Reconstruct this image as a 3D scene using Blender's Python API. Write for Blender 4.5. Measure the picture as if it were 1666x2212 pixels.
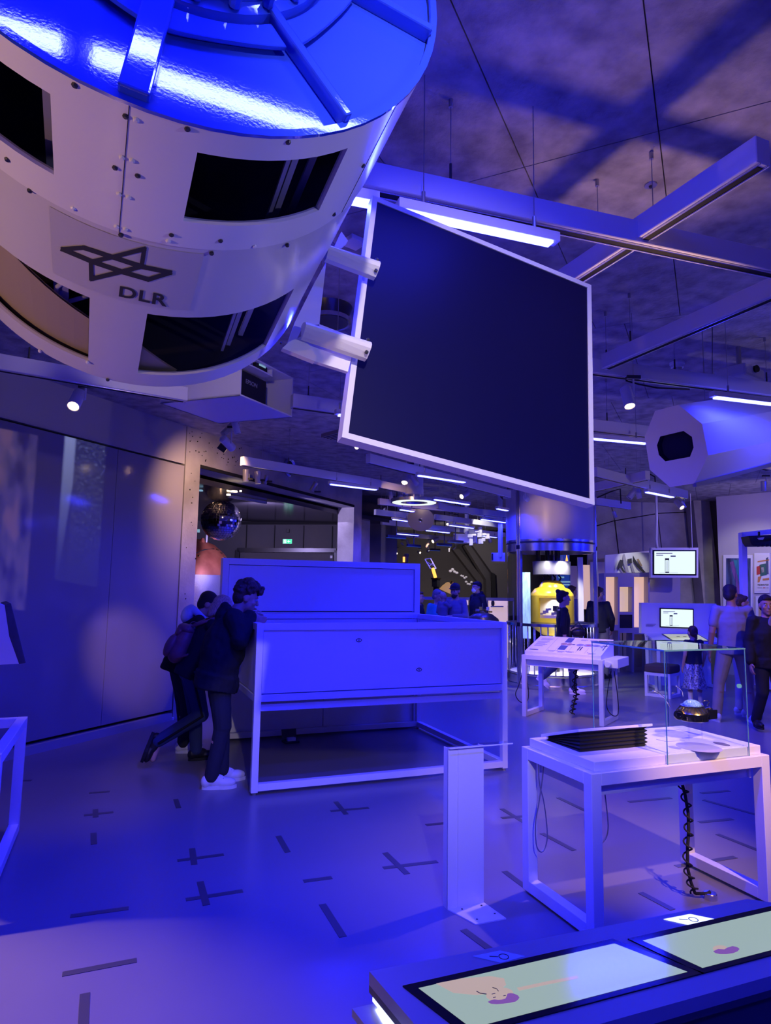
import bpy, bmesh, math, random
import numpy as np
from mathutils import Vector, Matrix, Quaternion
random.seed(7)
scene = bpy.context.scene
for o in list(bpy.data.objects): bpy.data.objects.remove(o)
COL = scene.collection
# ------------------------------------------------------------------ camera
F_PX, PW, PH, EYE = 1430.0, 1666.0, 2212.0, 1.65
def _n(v): return v/np.linalg.norm(v)
def _d(px, py): return np.array([(px-PW/2)/F_PX, -(py-PH/2)/F_PX, -1.0])
_dy = _n(_d(258, 1262)); _dx2 = _n(_d(4300, 1262+.0156*4042))
_z = _n(np.cross(_dx2, _dy)); _z = _z if _z[1] > 0 else -_z
_x = _n(np.cross(_dy, _z))
ROT = np.array([_x, _dy, _z]); CAM = np.array([0, 0, EYE])
cam = bpy.data.cameras.new('camera'); cam.sensor_fit = 'HORIZONTAL'; cam.sensor_width = 36
cam.lens = F_PX/PW*36; cam.clip_start = .05; cam.clip_end = 200
camo = bpy.data.objects.new('camera', cam); COL.objects.link(camo)
camo.matrix_world = Matrix.Translation(Vector(CAM)) @ Matrix(ROT.tolist()).to_4x4()
scene.camera = camo
# ------------------------------------------------------------------ exposure and dim hall light
scene.view_settings.view_transform = 'Standard'; scene.view_settings.look = 'None'
scene.view_settings.gamma = 1; scene.view_settings.use_curve_mapping = False
scene.view_settings.exposure = 0.0
wd = bpy.data.worlds.new('hall_dusk'); scene.world = wd; wd.use_nodes = True
wd.node_tree.nodes['Background'].inputs[0].default_value = (.20, .15, .75, 1)
wd.node_tree.nodes['Background'].inputs[1].default_value = 0.10
BLUE = (.007, .011, 1.0); WARM = (1.0, .57, .32)
LED_W, SPOT_W = 5.0, 1.0          # overall dimmers
# ------------------------------------------------------------------ pixel -> place in the hall
def ray(px, py): return _n(ROT @ _d(px, py))
def hz(px, py, z):
    r = ray(px, py); return Vector(CAM + r*((z-EYE)/r[2]))
def at(px, py, dist): return Vector(CAM + (ROT @ _d(px, py))*dist)
def above(px, py, P):
    r = ray(px, py); M = np.array([[r[0], 0], [r[1], 0], [r[2], -1]]); b = np.array([P[0], P[1], 0])-CAM
    return float(np.linalg.lstsq(M, b, rcond=None)[0][1])
def onv(px, py, A, B):
    A = np.array(A[:2], float); B = np.array(B[:2], float); nn = np.array([-(B-A)[1], (B-A)[0], 0.])
    r = ray(px, py); t = nn @ (np.array([A[0], A[1], 0])-CAM)/(nn @ r); return Vector(CAM+t*r)
def onplane(px, py, P0, N):
    r = Vector(ray(px, py)); c = Vector(CAM); return c + r*((P0-c).dot(N)/r.dot(N))
def proj(P):
    c = ROT.T @ (np.array(P, float)-CAM); return (PW/2+F_PX*c[0]/-c[2], PH/2-F_PX*c[1]/-c[2], -c[2])
FWD = Vector(ROT @ np.array([0, 0, -1.])); RGT = Vector(ROT @ np.array([1., 0, 0]))
FWD_H = Vector((FWD.x, FWD.y, 0)).normalized(); RGT_H = Vector((FWD_H.y, -FWD_H.x, 0))
UP = Vector((0, 0, 1))
# ------------------------------------------------------------------ materials
MATS = {}
def mat(name, col, rough=.5, metal=0.0, var=0.0, scale=4.0, bump=0.0, bscale=60.0, emit=None, estr=0.0, spec=.5, trans=0.0, coat=0.0, ior=1.45, col2=None, detail=4, stretch=None):
    m = bpy.data.materials.new(name); m.use_nodes = True; nt = m.node_tree; b = nt.nodes['Principled BSDF']
    b.inputs['Base Color'].default_value = (*col, 1); b.inputs['Roughness'].default_value = rough
    b.inputs['Metallic'].default_value = metal; b.inputs['Specular IOR Level'].default_value = spec
    b.inputs['Transmission Weight'].default_value = trans; b.inputs['Coat Weight'].default_value = coat; b.inputs['IOR'].default_value = ior
    if emit: b.inputs['Emission Color'].default_value = (*emit, 1); b.inputs['Emission Strength'].default_value = estr
    if var or bump or col2:
        tc = nt.nodes.new('ShaderNodeTexCoord'); src = tc.outputs['Object']
        if stretch:
            mp = nt.nodes.new('ShaderNodeMapping'); mp.inputs['Scale'].default_value = stretch; nt.links.new(src, mp.inputs[0]); src = mp.outputs[0]
    if var or col2:
        nz = nt.nodes.new('ShaderNodeTexNoise'); nz.inputs['Scale'].default_value = scale; nz.inputs['Detail'].default_value = detail
        nt.links.new(src, nz.inputs['Vector'])
        rp = nt.nodes.new('ShaderNodeValToRGB'); c2 = col2 or tuple(min(1, c*(1+var)) for c in col); c1 = col if col2 else tuple(c*(1-var) for c in col)
        rp.color_ramp.elements[0].position = .32; rp.color_ramp.elements[1].position = .68
        rp.color_ramp.elements[0].color = (*c1, 1); rp.color_ramp.elements[1].color = (*c2, 1)
        nt.links.new(nz.outputs['Fac'], rp.inputs['Fac']); nt.links.new(rp.outputs['Color'], b.inputs['Base Color'])
    if bump:
        nz = nt.nodes.new('ShaderNodeTexNoise'); nz.inputs['Scale'].default_value = bscale; nz.inputs['Detail'].default_value = 3
        nt.links.new(src, nz.inputs['Vector'])
        bp = nt.nodes.new('ShaderNodeBump'); bp.inputs['Strength'].default_value = bump; bp.inputs['Distance'].default_value = .01
        nt.links.new(nz.outputs['Fac'], bp.inputs['Height']); nt.links.new(bp.outputs['Normal'], b.inputs['Normal'])
    MATS[name] = m; return m
def glass(name, tint=(.93, .98, .97), rough=0.0, ior=1.45, boost=1.0):
    m = bpy.data.materials.new(name); m.use_nodes = True; nt = m.node_tree; nt.nodes.clear()
    out = nt.nodes.new('ShaderNodeOutputMaterial'); mx = nt.nodes.new('ShaderNodeMixShader'); tr = nt.nodes.new('ShaderNodeBsdfTransparent'); gl = nt.nodes.new('ShaderNodeBsdfGlossy')
    tr.inputs[0].default_value = (*tint, 1); gl.inputs['Roughness'].default_value = rough
    lw = nt.nodes.new('ShaderNodeFresnel'); lw.inputs['IOR'].default_value = ior
    ge = nt.nodes.new('ShaderNodeNewGeometry')
    ml = nt.nodes.new('ShaderNodeMath'); ml.operation = 'MULTIPLY'; ml.use_clamp = True
    nt.links.new(lw.outputs[0], ml.inputs[0])
    f2 = nt.nodes.new('ShaderNodeMath'); f2.operation = 'MULTIPLY'; f2.inputs[1].default_value = boost; ib = nt.nodes.new('ShaderNodeMath'); ib.operation = 'SUBTRACT'; ib.inputs[0].default_value = 1.0
    nt.links.new(ge.outputs['Backfacing'], ib.inputs[1]); nt.links.new(ib.outputs[0], f2.inputs[0]); nt.links.new(f2.outputs[0], ml.inputs[1]); nt.links.new(ml.outputs[0], mx.inputs[0])
    nt.links.new(tr.outputs[0], mx.inputs[1]); nt.links.new(gl.outputs[0], mx.inputs[2]); nt.links.new(mx.outputs[0], out.inputs[0])
    MATS[name] = m; return m
mat('white_paint', (.80, .79, .82), .38, spec=.4)
mat('white_gloss', (.82, .82, .84), .16, spec=.5)
mat('white_metal', (.74, .73, .76), .35)
mat('warm_white', (.80, .78, .74), .55)
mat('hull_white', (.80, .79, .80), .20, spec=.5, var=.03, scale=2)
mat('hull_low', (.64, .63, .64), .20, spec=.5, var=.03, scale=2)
mat('face_led_blue', (.022, .060, .62), .06, spec=1.0, bump=.018, bscale=160, coat=1.0)  # blue of the LED light put into the base colour
mat('grey_metal', (.45, .44, .46), .32, metal=.8)
mat('silver', (.72, .72, .74), .22, metal=1)
mat('brushed', (.62, .60, .60), .38, metal=.35)
mat('dark_metal', (.07, .07, .075), .3, metal=.6)
mat('black', (.012, .012, .014), .5)
mat('black_gloss', (.010, .010, .013), .10, spec=.35)
mat('panel_black', (.004, .004, .040), .38, spec=.3)
mat('rubber', (.015, .015, .017), .7)
mat('concrete', (.27, .255, .255), .75, col2=(.47, .45, .45), scale=1.8, bump=.4, bscale=25, detail=10)
mat('concrete_ceiling', (.25, .235, .25), .8, col2=(.52, .50, .51), scale=6.5, bump=.8, bscale=34, detail=14)
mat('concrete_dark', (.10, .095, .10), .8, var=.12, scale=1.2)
mat('hall_dark', (.095, .088, .088), .8, var=.1, scale=.8)
mat('hall_grey', (.13, .12, .115), .85, var=.08, scale=.8)
mat('floor', (.20, .185, .215), .28, var=.06, scale=.7, bump=.02, bscale=140, spec=.4)
mat('tape', (.07, .068, .075), .35)
mat('wall_panel', (.32, .30, .345), .10, spec=.5)
mat('wall_fascia', (.42, .40, .43), .45)
mat('groove', (.01, .01, .01), .8)
mat('copper', (.34, .085, .045), .42, metal=.35, col2=(.50, .15, .08), scale=5, bump=.2, bscale=40)
mat('foil', (.62, .58, .50), .28, metal=.9, bump=.8, bscale=55)
mat('mirror', (.85, .85, .88), .03, metal=1)
mat('ball_core', (.02, .02, .025), .6)
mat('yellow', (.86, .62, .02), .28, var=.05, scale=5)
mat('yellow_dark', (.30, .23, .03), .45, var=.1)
mat('gold', (.75, .55, .22), .22, metal=1)
mat('gold_panel', (.85, .70, .40), .45)
mat('bronze_disc', (.33, .29, .25), .35, metal=.5)
mat('leather', (.26, .10, .10), .5, var=.15, scale=9)
mat('cushion', (.10, .065, .05), .8, var=.1, scale=20)
mat('wood_board', (.055, .055, .06), .6, var=.3, scale=7, stretch=(1, 8, 1))
mat('ink', (.03, .03, .035), .7); mat('ink_grey', (.33, .32, .36), .7); mat('ink_tan', (.38, .27, .16), .7); mat('ink_red', (.55, .06, .05), .7); mat('ink_slate', (.08, .10, .17), .6)
mat('print_green', (.05, .16, .12), .7); mat('print_orange', (.62, .27, .09), .7); mat('print_cream', (.72, .66, .56), .7)
glass('glass'); glass('pane_dark', (.66, .66, .78), .02, 1.55, 1.3); glass('acrylic', (.97, .97, .99), .02, 1.42)
glass('glass_edge', (.55, .85, .80), .05, 1.5, 1.5)
glass('cyl_glass', (.93, .94, .97), .0, 1.3)
mat('led_face', (.8, .85, 1), .4, emit=(.055, .070, 1.0), estr=120)
mat('led_blue', (.8, .85, 1), .4, emit=(.055, .065, 1.0), estr=22)
mat('lamp_warm', (1, .9, .7), .4, emit=(1, .74, .42), estr=9)
mat('lamp_off', (.03, .03, .03), .2)
mat('screen_white', (.02, .02, .02), .15, emit=(.80, .95, .98), estr=1.05)
mat('screen_mint', (.02, .02, .02), .12, emit=(.42, .56, .52), estr=.75)
mat('screen_cyan', (.02, .02, .02), .15, emit=(.25, .45, .62), estr=.8)
mat('screen_blue', (.02, .02, .02), .15, emit=(.02, .06, .45), estr=.6)
mat('lit_peach', (.9, .75, .6), .6, emit=(1.0, .62, .42), estr=.62)
mat('lit_white', (.8, .8, .9), .4, emit=(.62, .70, 1.0), estr=1.6)
mat('lit_icon_dim', (.15, .15, .5), .4, emit=(.03, .05, .9), estr=.5)
mat('exit_green', (.0, .2, .1), .4, emit=(.02, .75, .28), estr=1.2)
mat('exit_white', (.7, .8, .7), .4, emit=(.8, 1, .85), estr=1.1)
mat('orange_glow', (.3, .1, .02), .5, emit=(1, .38, .06), estr=2.2)
mat('horn_glow', (.5, .35, .2), .5, emit=(1, .55, .2), estr=.35)
# ------------------------------------------------------------------ mesh helpers
class MB:
    def __init__(s): s.bm = bmesh.new()
    def poly(s, pts, flip=False):
        vs = [s.bm.verts.new(p) for p in pts]
        return s.bm.faces.new(vs[::-1] if flip else vs)
    def hexa(s, p):   # 8 corners: bottom 4 ccw, top 4 ccw
        v = [s.bm.verts.new(q) for q in p]
        for f in ((3, 2, 1, 0), (4, 5, 6, 7), (0, 1, 5, 4), (1, 2, 6, 5), (2, 3, 7, 6), (3, 0, 4, 7)): s.bm.faces.new([v[i] for i in f])
        return s
    def box(s, c, size, rz=0, M=None):
        x, y, z = [k/2 for k in size]; m = M or Matrix.Rotation(rz, 3, 'Z'); c = Vector(c)
        return s.hexa([c + m @ Vector(q) for q in ((-x, -y, -z), (x, -y, -z), (x, y, -z), (-x, y, -z), (-x, -y, z), (x, -y, z), (x, y, z), (-x, y, z))])
    def bar(s, a, b, w, h, up=UP):  # rectangular bar from a to b; w sideways, h along up
        a = Vector(a); b = Vector(b); d = (b-a).normalized(); sd = d.cross(up)
        sd = sd.normalized() if sd.length > 1e-4 else d.cross(Vector((0, 1, 0))).normalized()
        u = sd.cross(d); sd = sd*w/2; u = u*h/2
        return s.hexa([a-sd-u, b-sd-u, b+sd-u, a+sd-u, a-sd+u, b-sd+u, b+sd+u, a+sd+u])
    def prism(s, pts, off):   # extrude polygon by vector off
        pts = [Vector(p) for p in pts]; off = Vector(off); n = len(pts)
        a = [s.bm.verts.new(p) for p in pts]; b = [s.bm.verts.new(p+off) for p in pts]
        s.bm.faces.new(a[::-1]); s.bm.faces.new(b)
        for i in range(n): s.bm.faces.new([a[i], a[(i+1) % n], b[(i+1) % n], b[i]])
        return s
    def ring(s, c, ax, r, n=12, ph=0.0):
        ax = Vector(ax).normalized(); e = ax.orthogonal().normalized() if abs(ax.z) > .9 else ax.cross(UP).normalized(); g = ax.cross(e)
        return [s.bm.verts.new(Vector(c)+(e*math.cos(t)+g*math.sin(t))*r) for t in [ph+2*math.pi*i/n for i in range(n)]]
    def skin(s, rings, cap=True, close=False):
        for a, b in zip(rings, rings[1:]+([rings[0]] if close else [])):
            n = len(a)
            for i in range(n): s.bm.faces.new([a[i], a[(i+1) % n], b[(i+1) % n], b[i]])
        if cap and not close: s.bm.faces.new(rings[0][::-1]); s.bm.faces.new(rings[-1])
        return s
    def cyl(s, a, b, r, r2=None, n=16):
        a = Vector(a); b = Vector(b); ax = b-a
        return s.skin([s.ring(a, ax, r, n), s.ring(b, ax, r if r2 is None else r2, n)])
    def lathe(s, c, prof, ax=UP, n=32, cap=True):  # prof [(r,h)]
        c = Vector(c); ax = Vector(ax).normalized()
        return s.skin([s.ring(c+ax*h, ax, max(r, 1e-4), n) for r, h in prof], cap)
    def tubering(s, c, prof, ax=UP, n=32):   # closed profile revolve
        c = Vector(c); ax = Vector(ax).normalized()
        return s.skin([s.ring(c+ax*h, ax, r, n) for r, h in prof], close=True)
    def tube(s, pts, r, n=8, r1=None):
        pts = [Vector(p) for p in pts]; rings = []; e = None
        for i, p in enumerate(pts):
            d = (pts[min(i+1, len(pts)-1)]-pts[max(i-1, 0)]).normalized()
            if e is None: e = d.orthogonal().normalized()
            e = (e-d*e.dot(d)).normalized(); g = d.cross(e); rr = r if r1 is None else r+(r1-r)*i/(len(pts)-1)
            rings.append([s.bm.verts.new(p+(e*math.cos(t)+g*math.sin(t))*rr) for t in [2*math.pi*k/n for k in range(n)]])
        return s.skin(rings)
    def ell(s, c, r, M=None, n=12, m=8):
        c = Vector(c); M = M or Matrix.Identity(3); rings = []
        r = (r, r, r) if not hasattr(r, '__len__') else r
        for j in range(1, m):
            t = math.pi*j/m
            rings.append([s.bm.verts.new(c+M @ Vector((r[0]*math.sin(t)*math.cos(p), r[1]*math.sin(t)*math.sin(p), -r[2]*math.cos(t)))) for p in [2*math.pi*k/n for k in range(n)]])
        lo = s.bm.verts.new(c+M @ Vector((0, 0, -r[2]))); hi = s.bm.verts.new(c+M @ Vector((0, 0, r[2])))
        s.skin(rings, cap=False)
        for i in range(n):
            s.bm.faces.new([lo, rings[0][(i+1) % n], rings[0][i]]); s.bm.faces.new([hi, rings[-1][i], rings[-1][(i+1) % n]])
        return s
    def caps(s, a, ra, b, rb, n=10):   # tapered capsule
        a = Vector(a); b = Vector(b); d = b-a; L = d.length
        if L < 1e-5: return s.ell(a, ra, n=n)
        d /= L; rings = []
        for t in (-.95, -.6, -.2): rings.append(s.ring(a+d*ra*t, d, ra*math.sqrt(1-t*t), n))
        for t in (.2, .6, .95): rings.append(s.ring(b+d*rb*t, d, rb*math.sqrt(1-t*t), n))
        return s.skin(rings)
    def build(s, name, m, parent=None, bevel=0.0, smooth=False, loc=None, seg=2):
        bmesh.ops.recalc_face_normals(s.bm, faces=s.bm.faces)
        me = bpy.data.meshes.new(name); s.bm.to_mesh(me); s.bm.free()
        return link(name, me, m, parent, bevel, smooth, seg)
def link(name, me, m, parent=None, bevel=0.0, smooth=False, seg=2):
    o = bpy.data.objects.new(name, me); COL.objects.link(o)
    for q in (m if isinstance(m, (list, tuple)) else [m]): me.materials.append(MATS[q] if isinstance(q, str) else q)
    if parent is not None:
        o.parent = parent; o.matrix_parent_inverse = parent.matrix_basis.inverted()
    if smooth:
        for p in me.polygons: p.use_smooth = True
        if smooth == 'auto':
            md = o.modifiers.new('edges', 'EDGE_SPLIT'); md.split_angle = math.radians(35)
    if bevel:
        md = o.modifiers.new('bevel', 'BEVEL'); md.width = bevel; md.segments = seg; md.limit_method = 'ANGLE'
    return o
def tag(o, label=None, cat=None, group=None, kind=None):
    if label: o['label'] = label
    if cat: o['category'] = cat
    if group: o['group'] = group
    if kind: o['kind'] = kind
    return o
def thing(name, label, cat, loc=(0, 0, 0), group=None, rz=0):
    o = bpy.data.objects.new(name, None); COL.objects.link(o); o.location = loc; o.rotation_euler = (0, 0, rz)
    o.empty_display_size = .1; o.matrix_basis = Matrix.Translation(Vector(loc)) @ Matrix.Rotation(rz, 4, 'Z')
    return tag(o, label, cat, group)
def part(o, label): o['label'] = label; return o
def copy_tree(root, label, M, group=None):
    r = root.copy(); COL.objects.link(r); r['label'] = label
    if group: r['group'] = group
    def rec(src, dst):
        for ch in list(src.children):
            c = ch.copy(); COL.objects.link(c); c.parent = dst; c.matrix_parent_inverse = ch.matrix_parent_inverse.copy(); rec(ch, c)
    rec(root, r); r.matrix_basis = M; return r
def textmesh(name, txt, size, m, M, parent=None, align='LEFT', ext=.0004, xs=1.0, bold=0.0):
    cu = bpy.data.curves.new(name, 'FONT'); cu.body = txt; cu.size = size; cu.align_x = align; cu.extrude = ext; cu.offset = bold
    t = bpy.data.objects.new('tmp', cu); COL.objects.link(t); bpy.context.view_layer.update()
    me = bpy.data.meshes.new_from_object(t.evaluated_get(bpy.context.evaluated_depsgraph_get())); bpy.data.objects.remove(t)
    me.transform(M @ Matrix.Diagonal((xs, 1, 1, 1))); o = link(name, me, m, parent); return o
def frame_M(o, x, y):   # matrix with local x, y axes at origin o
    x = Vector(x).normalized(); z = x.cross(Vector(y)).normalized(); y = z.cross(x)
    return Matrix((x, y, z)).transposed().to_4x4() if False else Matrix.Translation(Vector(o)) @ Matrix((x, y, z)).transposed().to_4x4()
def lamp_area(name, P, D, w, h, power, col, parent=None, spread=180):
    l = bpy.data.lights.new(name, 'AREA'); l.shape = 'RECTANGLE'; l.size = w; l.size_y = h; l.energy = power; l.color = col; l.spread = math.radians(spread)
    o = bpy.data.objects.new(name, l); COL.objects.link(o); o.matrix_basis = D; o.matrix_basis.translation = Vector(P)
    if parent: o.parent = parent; o.matrix_parent_inverse = parent.matrix_basis.inverted()
    return o
def lamp_spot(name, P, target, power, col, ang, blend=.6, r=.03, parent=None):
    l = bpy.data.lights.new(name, 'SPOT'); l.energy = power*SPOT_W; l.color = col; l.spot_size = math.radians(ang); l.spot_blend = blend; l.shadow_soft_size = r
    o = bpy.data.objects.new(name, l); COL.objects.link(o); d = Vector(target)-Vector(P)
    o.matrix_basis = Matrix.Translation(Vector(P)) @ d.to_track_quat('-Z', 'Y').to_matrix().to_4x4()
    if parent: o.parent = parent; o.matrix_parent_inverse = parent.matrix_basis.inverted()
    return o
# ================================================================== THE SETTING
CEIL = 3.70
u42 = Vector((math.cos(math.radians(42.1)), math.sin(math.radians(42.1)), 0)); v42 = Vector((-u42.y, u42.x, 0))
# floor ------------------------------------------------------------
b = MB(); b.poly([(-9, -6, 0), (34, -6, 0), (34, 36, 0), (-9, 36, 0)])
floor = tag(b.build('floor', 'floor'), kind='structure')
# ceiling: cast concrete panels with recessed joints -----------------
b = MB(); b.prism([(-9, -6, CEIL+.035), (34, -6, CEIL+.035), (34, 36, CEIL+.035), (-9, 36, CEIL+.035)], (0, 0, .2))
ceil = tag(b.build('ceiling', 'concrete_ceiling'), kind='structure')
ROWS = [-1.35, .82, 2.99, 5.19, 7.365, 9.54, 11.72, 13.9]; OFFS = [.31, .14, .139, .531, .305, .10, .42, .22]
PANW = .607; npan = 0
far_b = MB(); far_n = 0
def gap_quad(u0, u1, v0, v1, g=.0028):
    q = [(u0+g, v0+g), (u1-g, v0+g), (u1-g, v1-g), (u0+g, v1-g)]
    return [u42*a+v42*c for a, c in q]
cand = []
for k in range(-2, 16):
    u0 = ROWS[0]+k*2.177 if k < 0 or k > 6 else ROWS[k]; u1 = u0+2.177 if k < 0 or k > 5 else ROWS[k+1]
    off = OFFS[k % 8] if k >= 0 else .2
    for j in range(-26, 30):
        v0 = off+j*PANW; q = gap_quad(u0, u1, v0, v0+PANW); c = sum(q, Vector())/4
        if not (-8 < c.x < 32 and -5 < c.y < 34): continue
        vis = False
        for w in q+[c]:
            x, y, dpt = proj((w.x, w.y, CEIL))
            if dpt > .3 and -150 < x < 1816 and -150 < y < 1300: vis = True
        dd = (c-Vector((0, 0, 0))).length
        cand.append((0 if vis else 1, dd, q))
cand.sort(key=lambda t: (t[0], t[1]))
for vis, dd, q in cand:
    if vis == 0 and npan < 290:
        m = MB(); m.prism([(p.x, p.y, CEIL) for p in q], (0, 0, .03)); m.build('ceiling_panel', 'concrete_ceiling', ceil); npan += 1
    else: far_b.prism([(p.x, p.y, CEIL) for p in q], (0, 0, .03))
tag(far_b.build('ceiling_panel', 'concrete_ceiling', ceil), kind='stuff')
# left wall: glossy sliding panels, fascia above, plinth below -------
ang = math.radians(43.6); uw = Vector((math.cos(ang), math.sin(ang), 0)); nw = Vector((uw.y, -uw.x, 0))   # nw points into the hall
W0 = hz(369, 1555, 0)
def wl(s, z, out=0.0): return W0 + uw*s + nw*out + UP*z
def wbox(b, s0, s1, z0, z1, o0, o1):
    b.hexa([wl(s0, z0, o1), wl(s1, z0, o1), wl(s1, z0, o0), wl(s0, z0, o0), wl(s0, z1, o1), wl(s1, z1, o1), wl(s1, z1, o0), wl(s0, z1, o0)])
sseam = (onv(238, 1250, W0, W0+uw)-W0).dot(uw)
b = MB(); wbox(b, -11, 0, 0, CEIL, -.30, -.06); wall_left = tag(b.build('wall_left', 'groove'), kind='structure')
zt = 3.19
edges = [.015, sseam, sseam-2.7, sseam-5.4, -11]
for e1, e0 in zip(edges, edges[1:]):
    b = MB(); wbox(b, e0+.003, e1-.003, .12, zt-.012, -.06, .0); b.build('wall_panel', 'wall_panel', wall_left, bevel=.002)
b = MB(); wbox(b, -11, .015, zt+.012, CEIL, -.06, -.002); b.build('fascia', 'wall_fascia', wall_left)
b = MB(); wbox(b, -11, -.02, 0, .085, -.06, .035); tag(b.build('baseboard_left', 'wall_fascia'), kind='structure')
b = MB(); b.lathe(wl(.0, 0, .02), [(.02, 0), (.02, .03), (.012, .035)], n=10); tag(b.build('floor_stop', 'white_paint'), 'small white floor stop at the end of the panel wall plinth', 'door stop')
# concrete wall with the wide opening --------------------------------
s_o0 = (onv(427, 1100, W0, W0+uw)-W0).dot(uw); s_o1 = (onv(763, 1150, W0, W0+uw)-W0).dot(uw); s_o2 = (onv(780, 1150, W0, W0+uw)-W0).dot(uw)
b = MB(); wbox(b, .02, s_o0, 0, CEIL, -.34, .01)
wb = tag(b.build('wall_back', 'concrete'), kind='structure')
b = MB(); wbox(b, s_o0, s_o1, 3.20, CEIL, -.34, .01); b.build('lintel', 'concrete', wb)
b = MB(); wbox(b, s_o0, s_o1, 3.20, 3.245, -.0, .018); b.build('track_groove', 'groove', wb)
b = MB(); wbox(b, s_o1, s_o2, 0, CEIL, -.34, .01); b.build('column', 'concrete', wb)
b = MB()
rng = random.Random(3)
for k in range(60):
    p = wl(rng.uniform(.05, s_o0+ (.9 if k % 3 else .0)), rng.uniform(.3, 3.66) if k % 3 == 0 else rng.uniform(3.3, 3.68), .0105); r = rng.uniform(.004, .012)
    b.ell(p, (r, r, r*.9), n=6, m=4)
tag(b.build('air_hole', 'groove', wb), kind='stuff')
# round air outlet on the lintel
P = onv(623, 1010, wl(0, 0, .01), wl(1, 0, .01)); o = thing('air_outlet', 'round chrome air outlet set into the concrete lintel', 'vent', P)
b = MB(); b.tubering(P, [(.12, 0), (.15, 0), (.155, .03), (.135, .06), (.105, .03)], nw, 36); b.build('ring', 'silver', o, smooth='auto')
b = MB(); b.lathe(P, [(.12, .002), (.09, .02), (.03, .06), (.03, .065)], nw, 24); b.build('nozzle', 'dark_metal', o, smooth='auto')
# side room seen through the opening ---------------------------------
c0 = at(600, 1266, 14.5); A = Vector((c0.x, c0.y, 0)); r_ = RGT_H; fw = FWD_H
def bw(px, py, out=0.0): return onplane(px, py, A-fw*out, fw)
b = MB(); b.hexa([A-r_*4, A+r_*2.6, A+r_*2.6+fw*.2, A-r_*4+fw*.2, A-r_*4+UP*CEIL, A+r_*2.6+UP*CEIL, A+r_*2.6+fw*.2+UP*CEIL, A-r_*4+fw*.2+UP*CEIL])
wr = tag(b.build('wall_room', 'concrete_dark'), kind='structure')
zc = bw(620, 1128).z
# room ceiling (glossy dark) between opening wall and back wall
q = [wl(-3.5, 0, -.34), wl(s_o2, 0, -.34), Vector((*(A+r_*2.6).xy, 0)), Vector((*(A-r_*4).xy, 0))]
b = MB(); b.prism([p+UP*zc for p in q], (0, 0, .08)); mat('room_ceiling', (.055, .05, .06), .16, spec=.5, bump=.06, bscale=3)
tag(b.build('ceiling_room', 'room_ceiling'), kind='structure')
# vertical joints of the room wall as recessed strips (dark thin ribs)
for px in (531, 592, 655, 717):
    b = MB(); p = bw(px, 1200, .01); b.box((p.x, p.y, 1.5), (.02, .02, 3.0), math.atan2(r_.y, r_.x)); b.build('joint_strip', 'groove', wr)
b = MB(); p0 = bw(510, 1130, .02); p1 = bw(728, 1130, .02); b.bar(p0, p1, .04, .06); b.build('joint_strip', 'groove', wr)
# room right reveal (lighter concrete return)
p0 = bw(727, 1200, .0); p1 = onv(764, 1200, A-fw*1.0, A-fw*1.0+r_)
b = MB(); b.prism([(p0.x, p0.y, 0), (p1.x, p1.y, 0), (p1.x+.5, p1.y+.4, 0), (p0.x+.5, p0.y+.4, 0)], (0, 0, zc)); tag(b.build('wall_room_return', 'concrete'), kind='structure')
# door with frame
dtl = bw(514, 1188, .03); dtr = bw(727, 1189, .03)
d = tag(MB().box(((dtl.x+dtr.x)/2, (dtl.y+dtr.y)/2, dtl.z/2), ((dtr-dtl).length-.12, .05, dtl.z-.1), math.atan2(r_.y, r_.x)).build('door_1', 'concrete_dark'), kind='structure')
b = MB()
for pa, pb in ((Vector((*dtl.xy, 0)), dtl), (dtl, dtr), (dtr, Vector((*dtr.xy, 0)))): b.bar(pa, pb, .09, .09, up=fw)
b.build('door_frame', 'dark_metal', d)
P = bw(716, 1203, .07); MB().box(P, (.05, .02, .06), math.atan2(r_.y, r_.x)).build('door_sticker', 'white_paint', d)
# dark wall box and exit sign
P = bw(622, 1146.5, .05); MB().box(P, (.075, .06, .075), math.atan2(r_.y, r_.x)).build('x', 'black', None, bevel=.004)
o = bpy.context.scene.objects['x']; o.name = 'wall_box'; tag(o, 'small black box on the dark wall above the green exit sign', 'box')
P = bw(621, 1169.5, .06); o = thing('exit_sign', 'lit green and white emergency exit sign above the door', 'sign', P)
Mx = frame_M(P, r_, UP)
w_, h_ = .195, .095
b = MB(); b.box((0, 0, -.02), (w_+.012, h_+.012, .04)); b.bm.transform(Mx); b.build('sign_body', 'white_paint', o)
b = MB(); b.box((0, 0, .002), (w_, h_, .004)); b.bm.transform(Mx); b.build('sign_face', 'exit_green', o)
b = MB(); b.box((-w_*.27, 0, .006), (w_*.30, h_*.8, .004)); b.bm.transform(Mx); b.build('door_symbol', 'exit_white', o)
b = MB(); b.box((.035, 0, .006), (.06, .016, .004)); b.prism([(.0, 0, .004), (.03, -.032, .004), (.03, .032, .004)], (0, 0, .004)); b.bm.transform(Mx); b.build('arrow_symbol', 'exit_white', o)
b = MB(); b.ell((-w_*.25, .022, .010), (.008, .008, .002), n=8, m=4); b.tube([(-w_*.25, .014, .009), (-w_*.28, -.008, .009), (-w_*.2, -.03, .009)], .004, 6); b.tube([(-w_*.28, -.008, .009), (-w_*.36, -.03, .009)], .004, 6); b.tube([(-w_*.33, .0, .009), (-w_*.25, .01, .009), (-w_*.18, .0, .009)], .003, 6); b.bm.transform(Mx); b.build('figure_symbol', 'exit_green', o)
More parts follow.
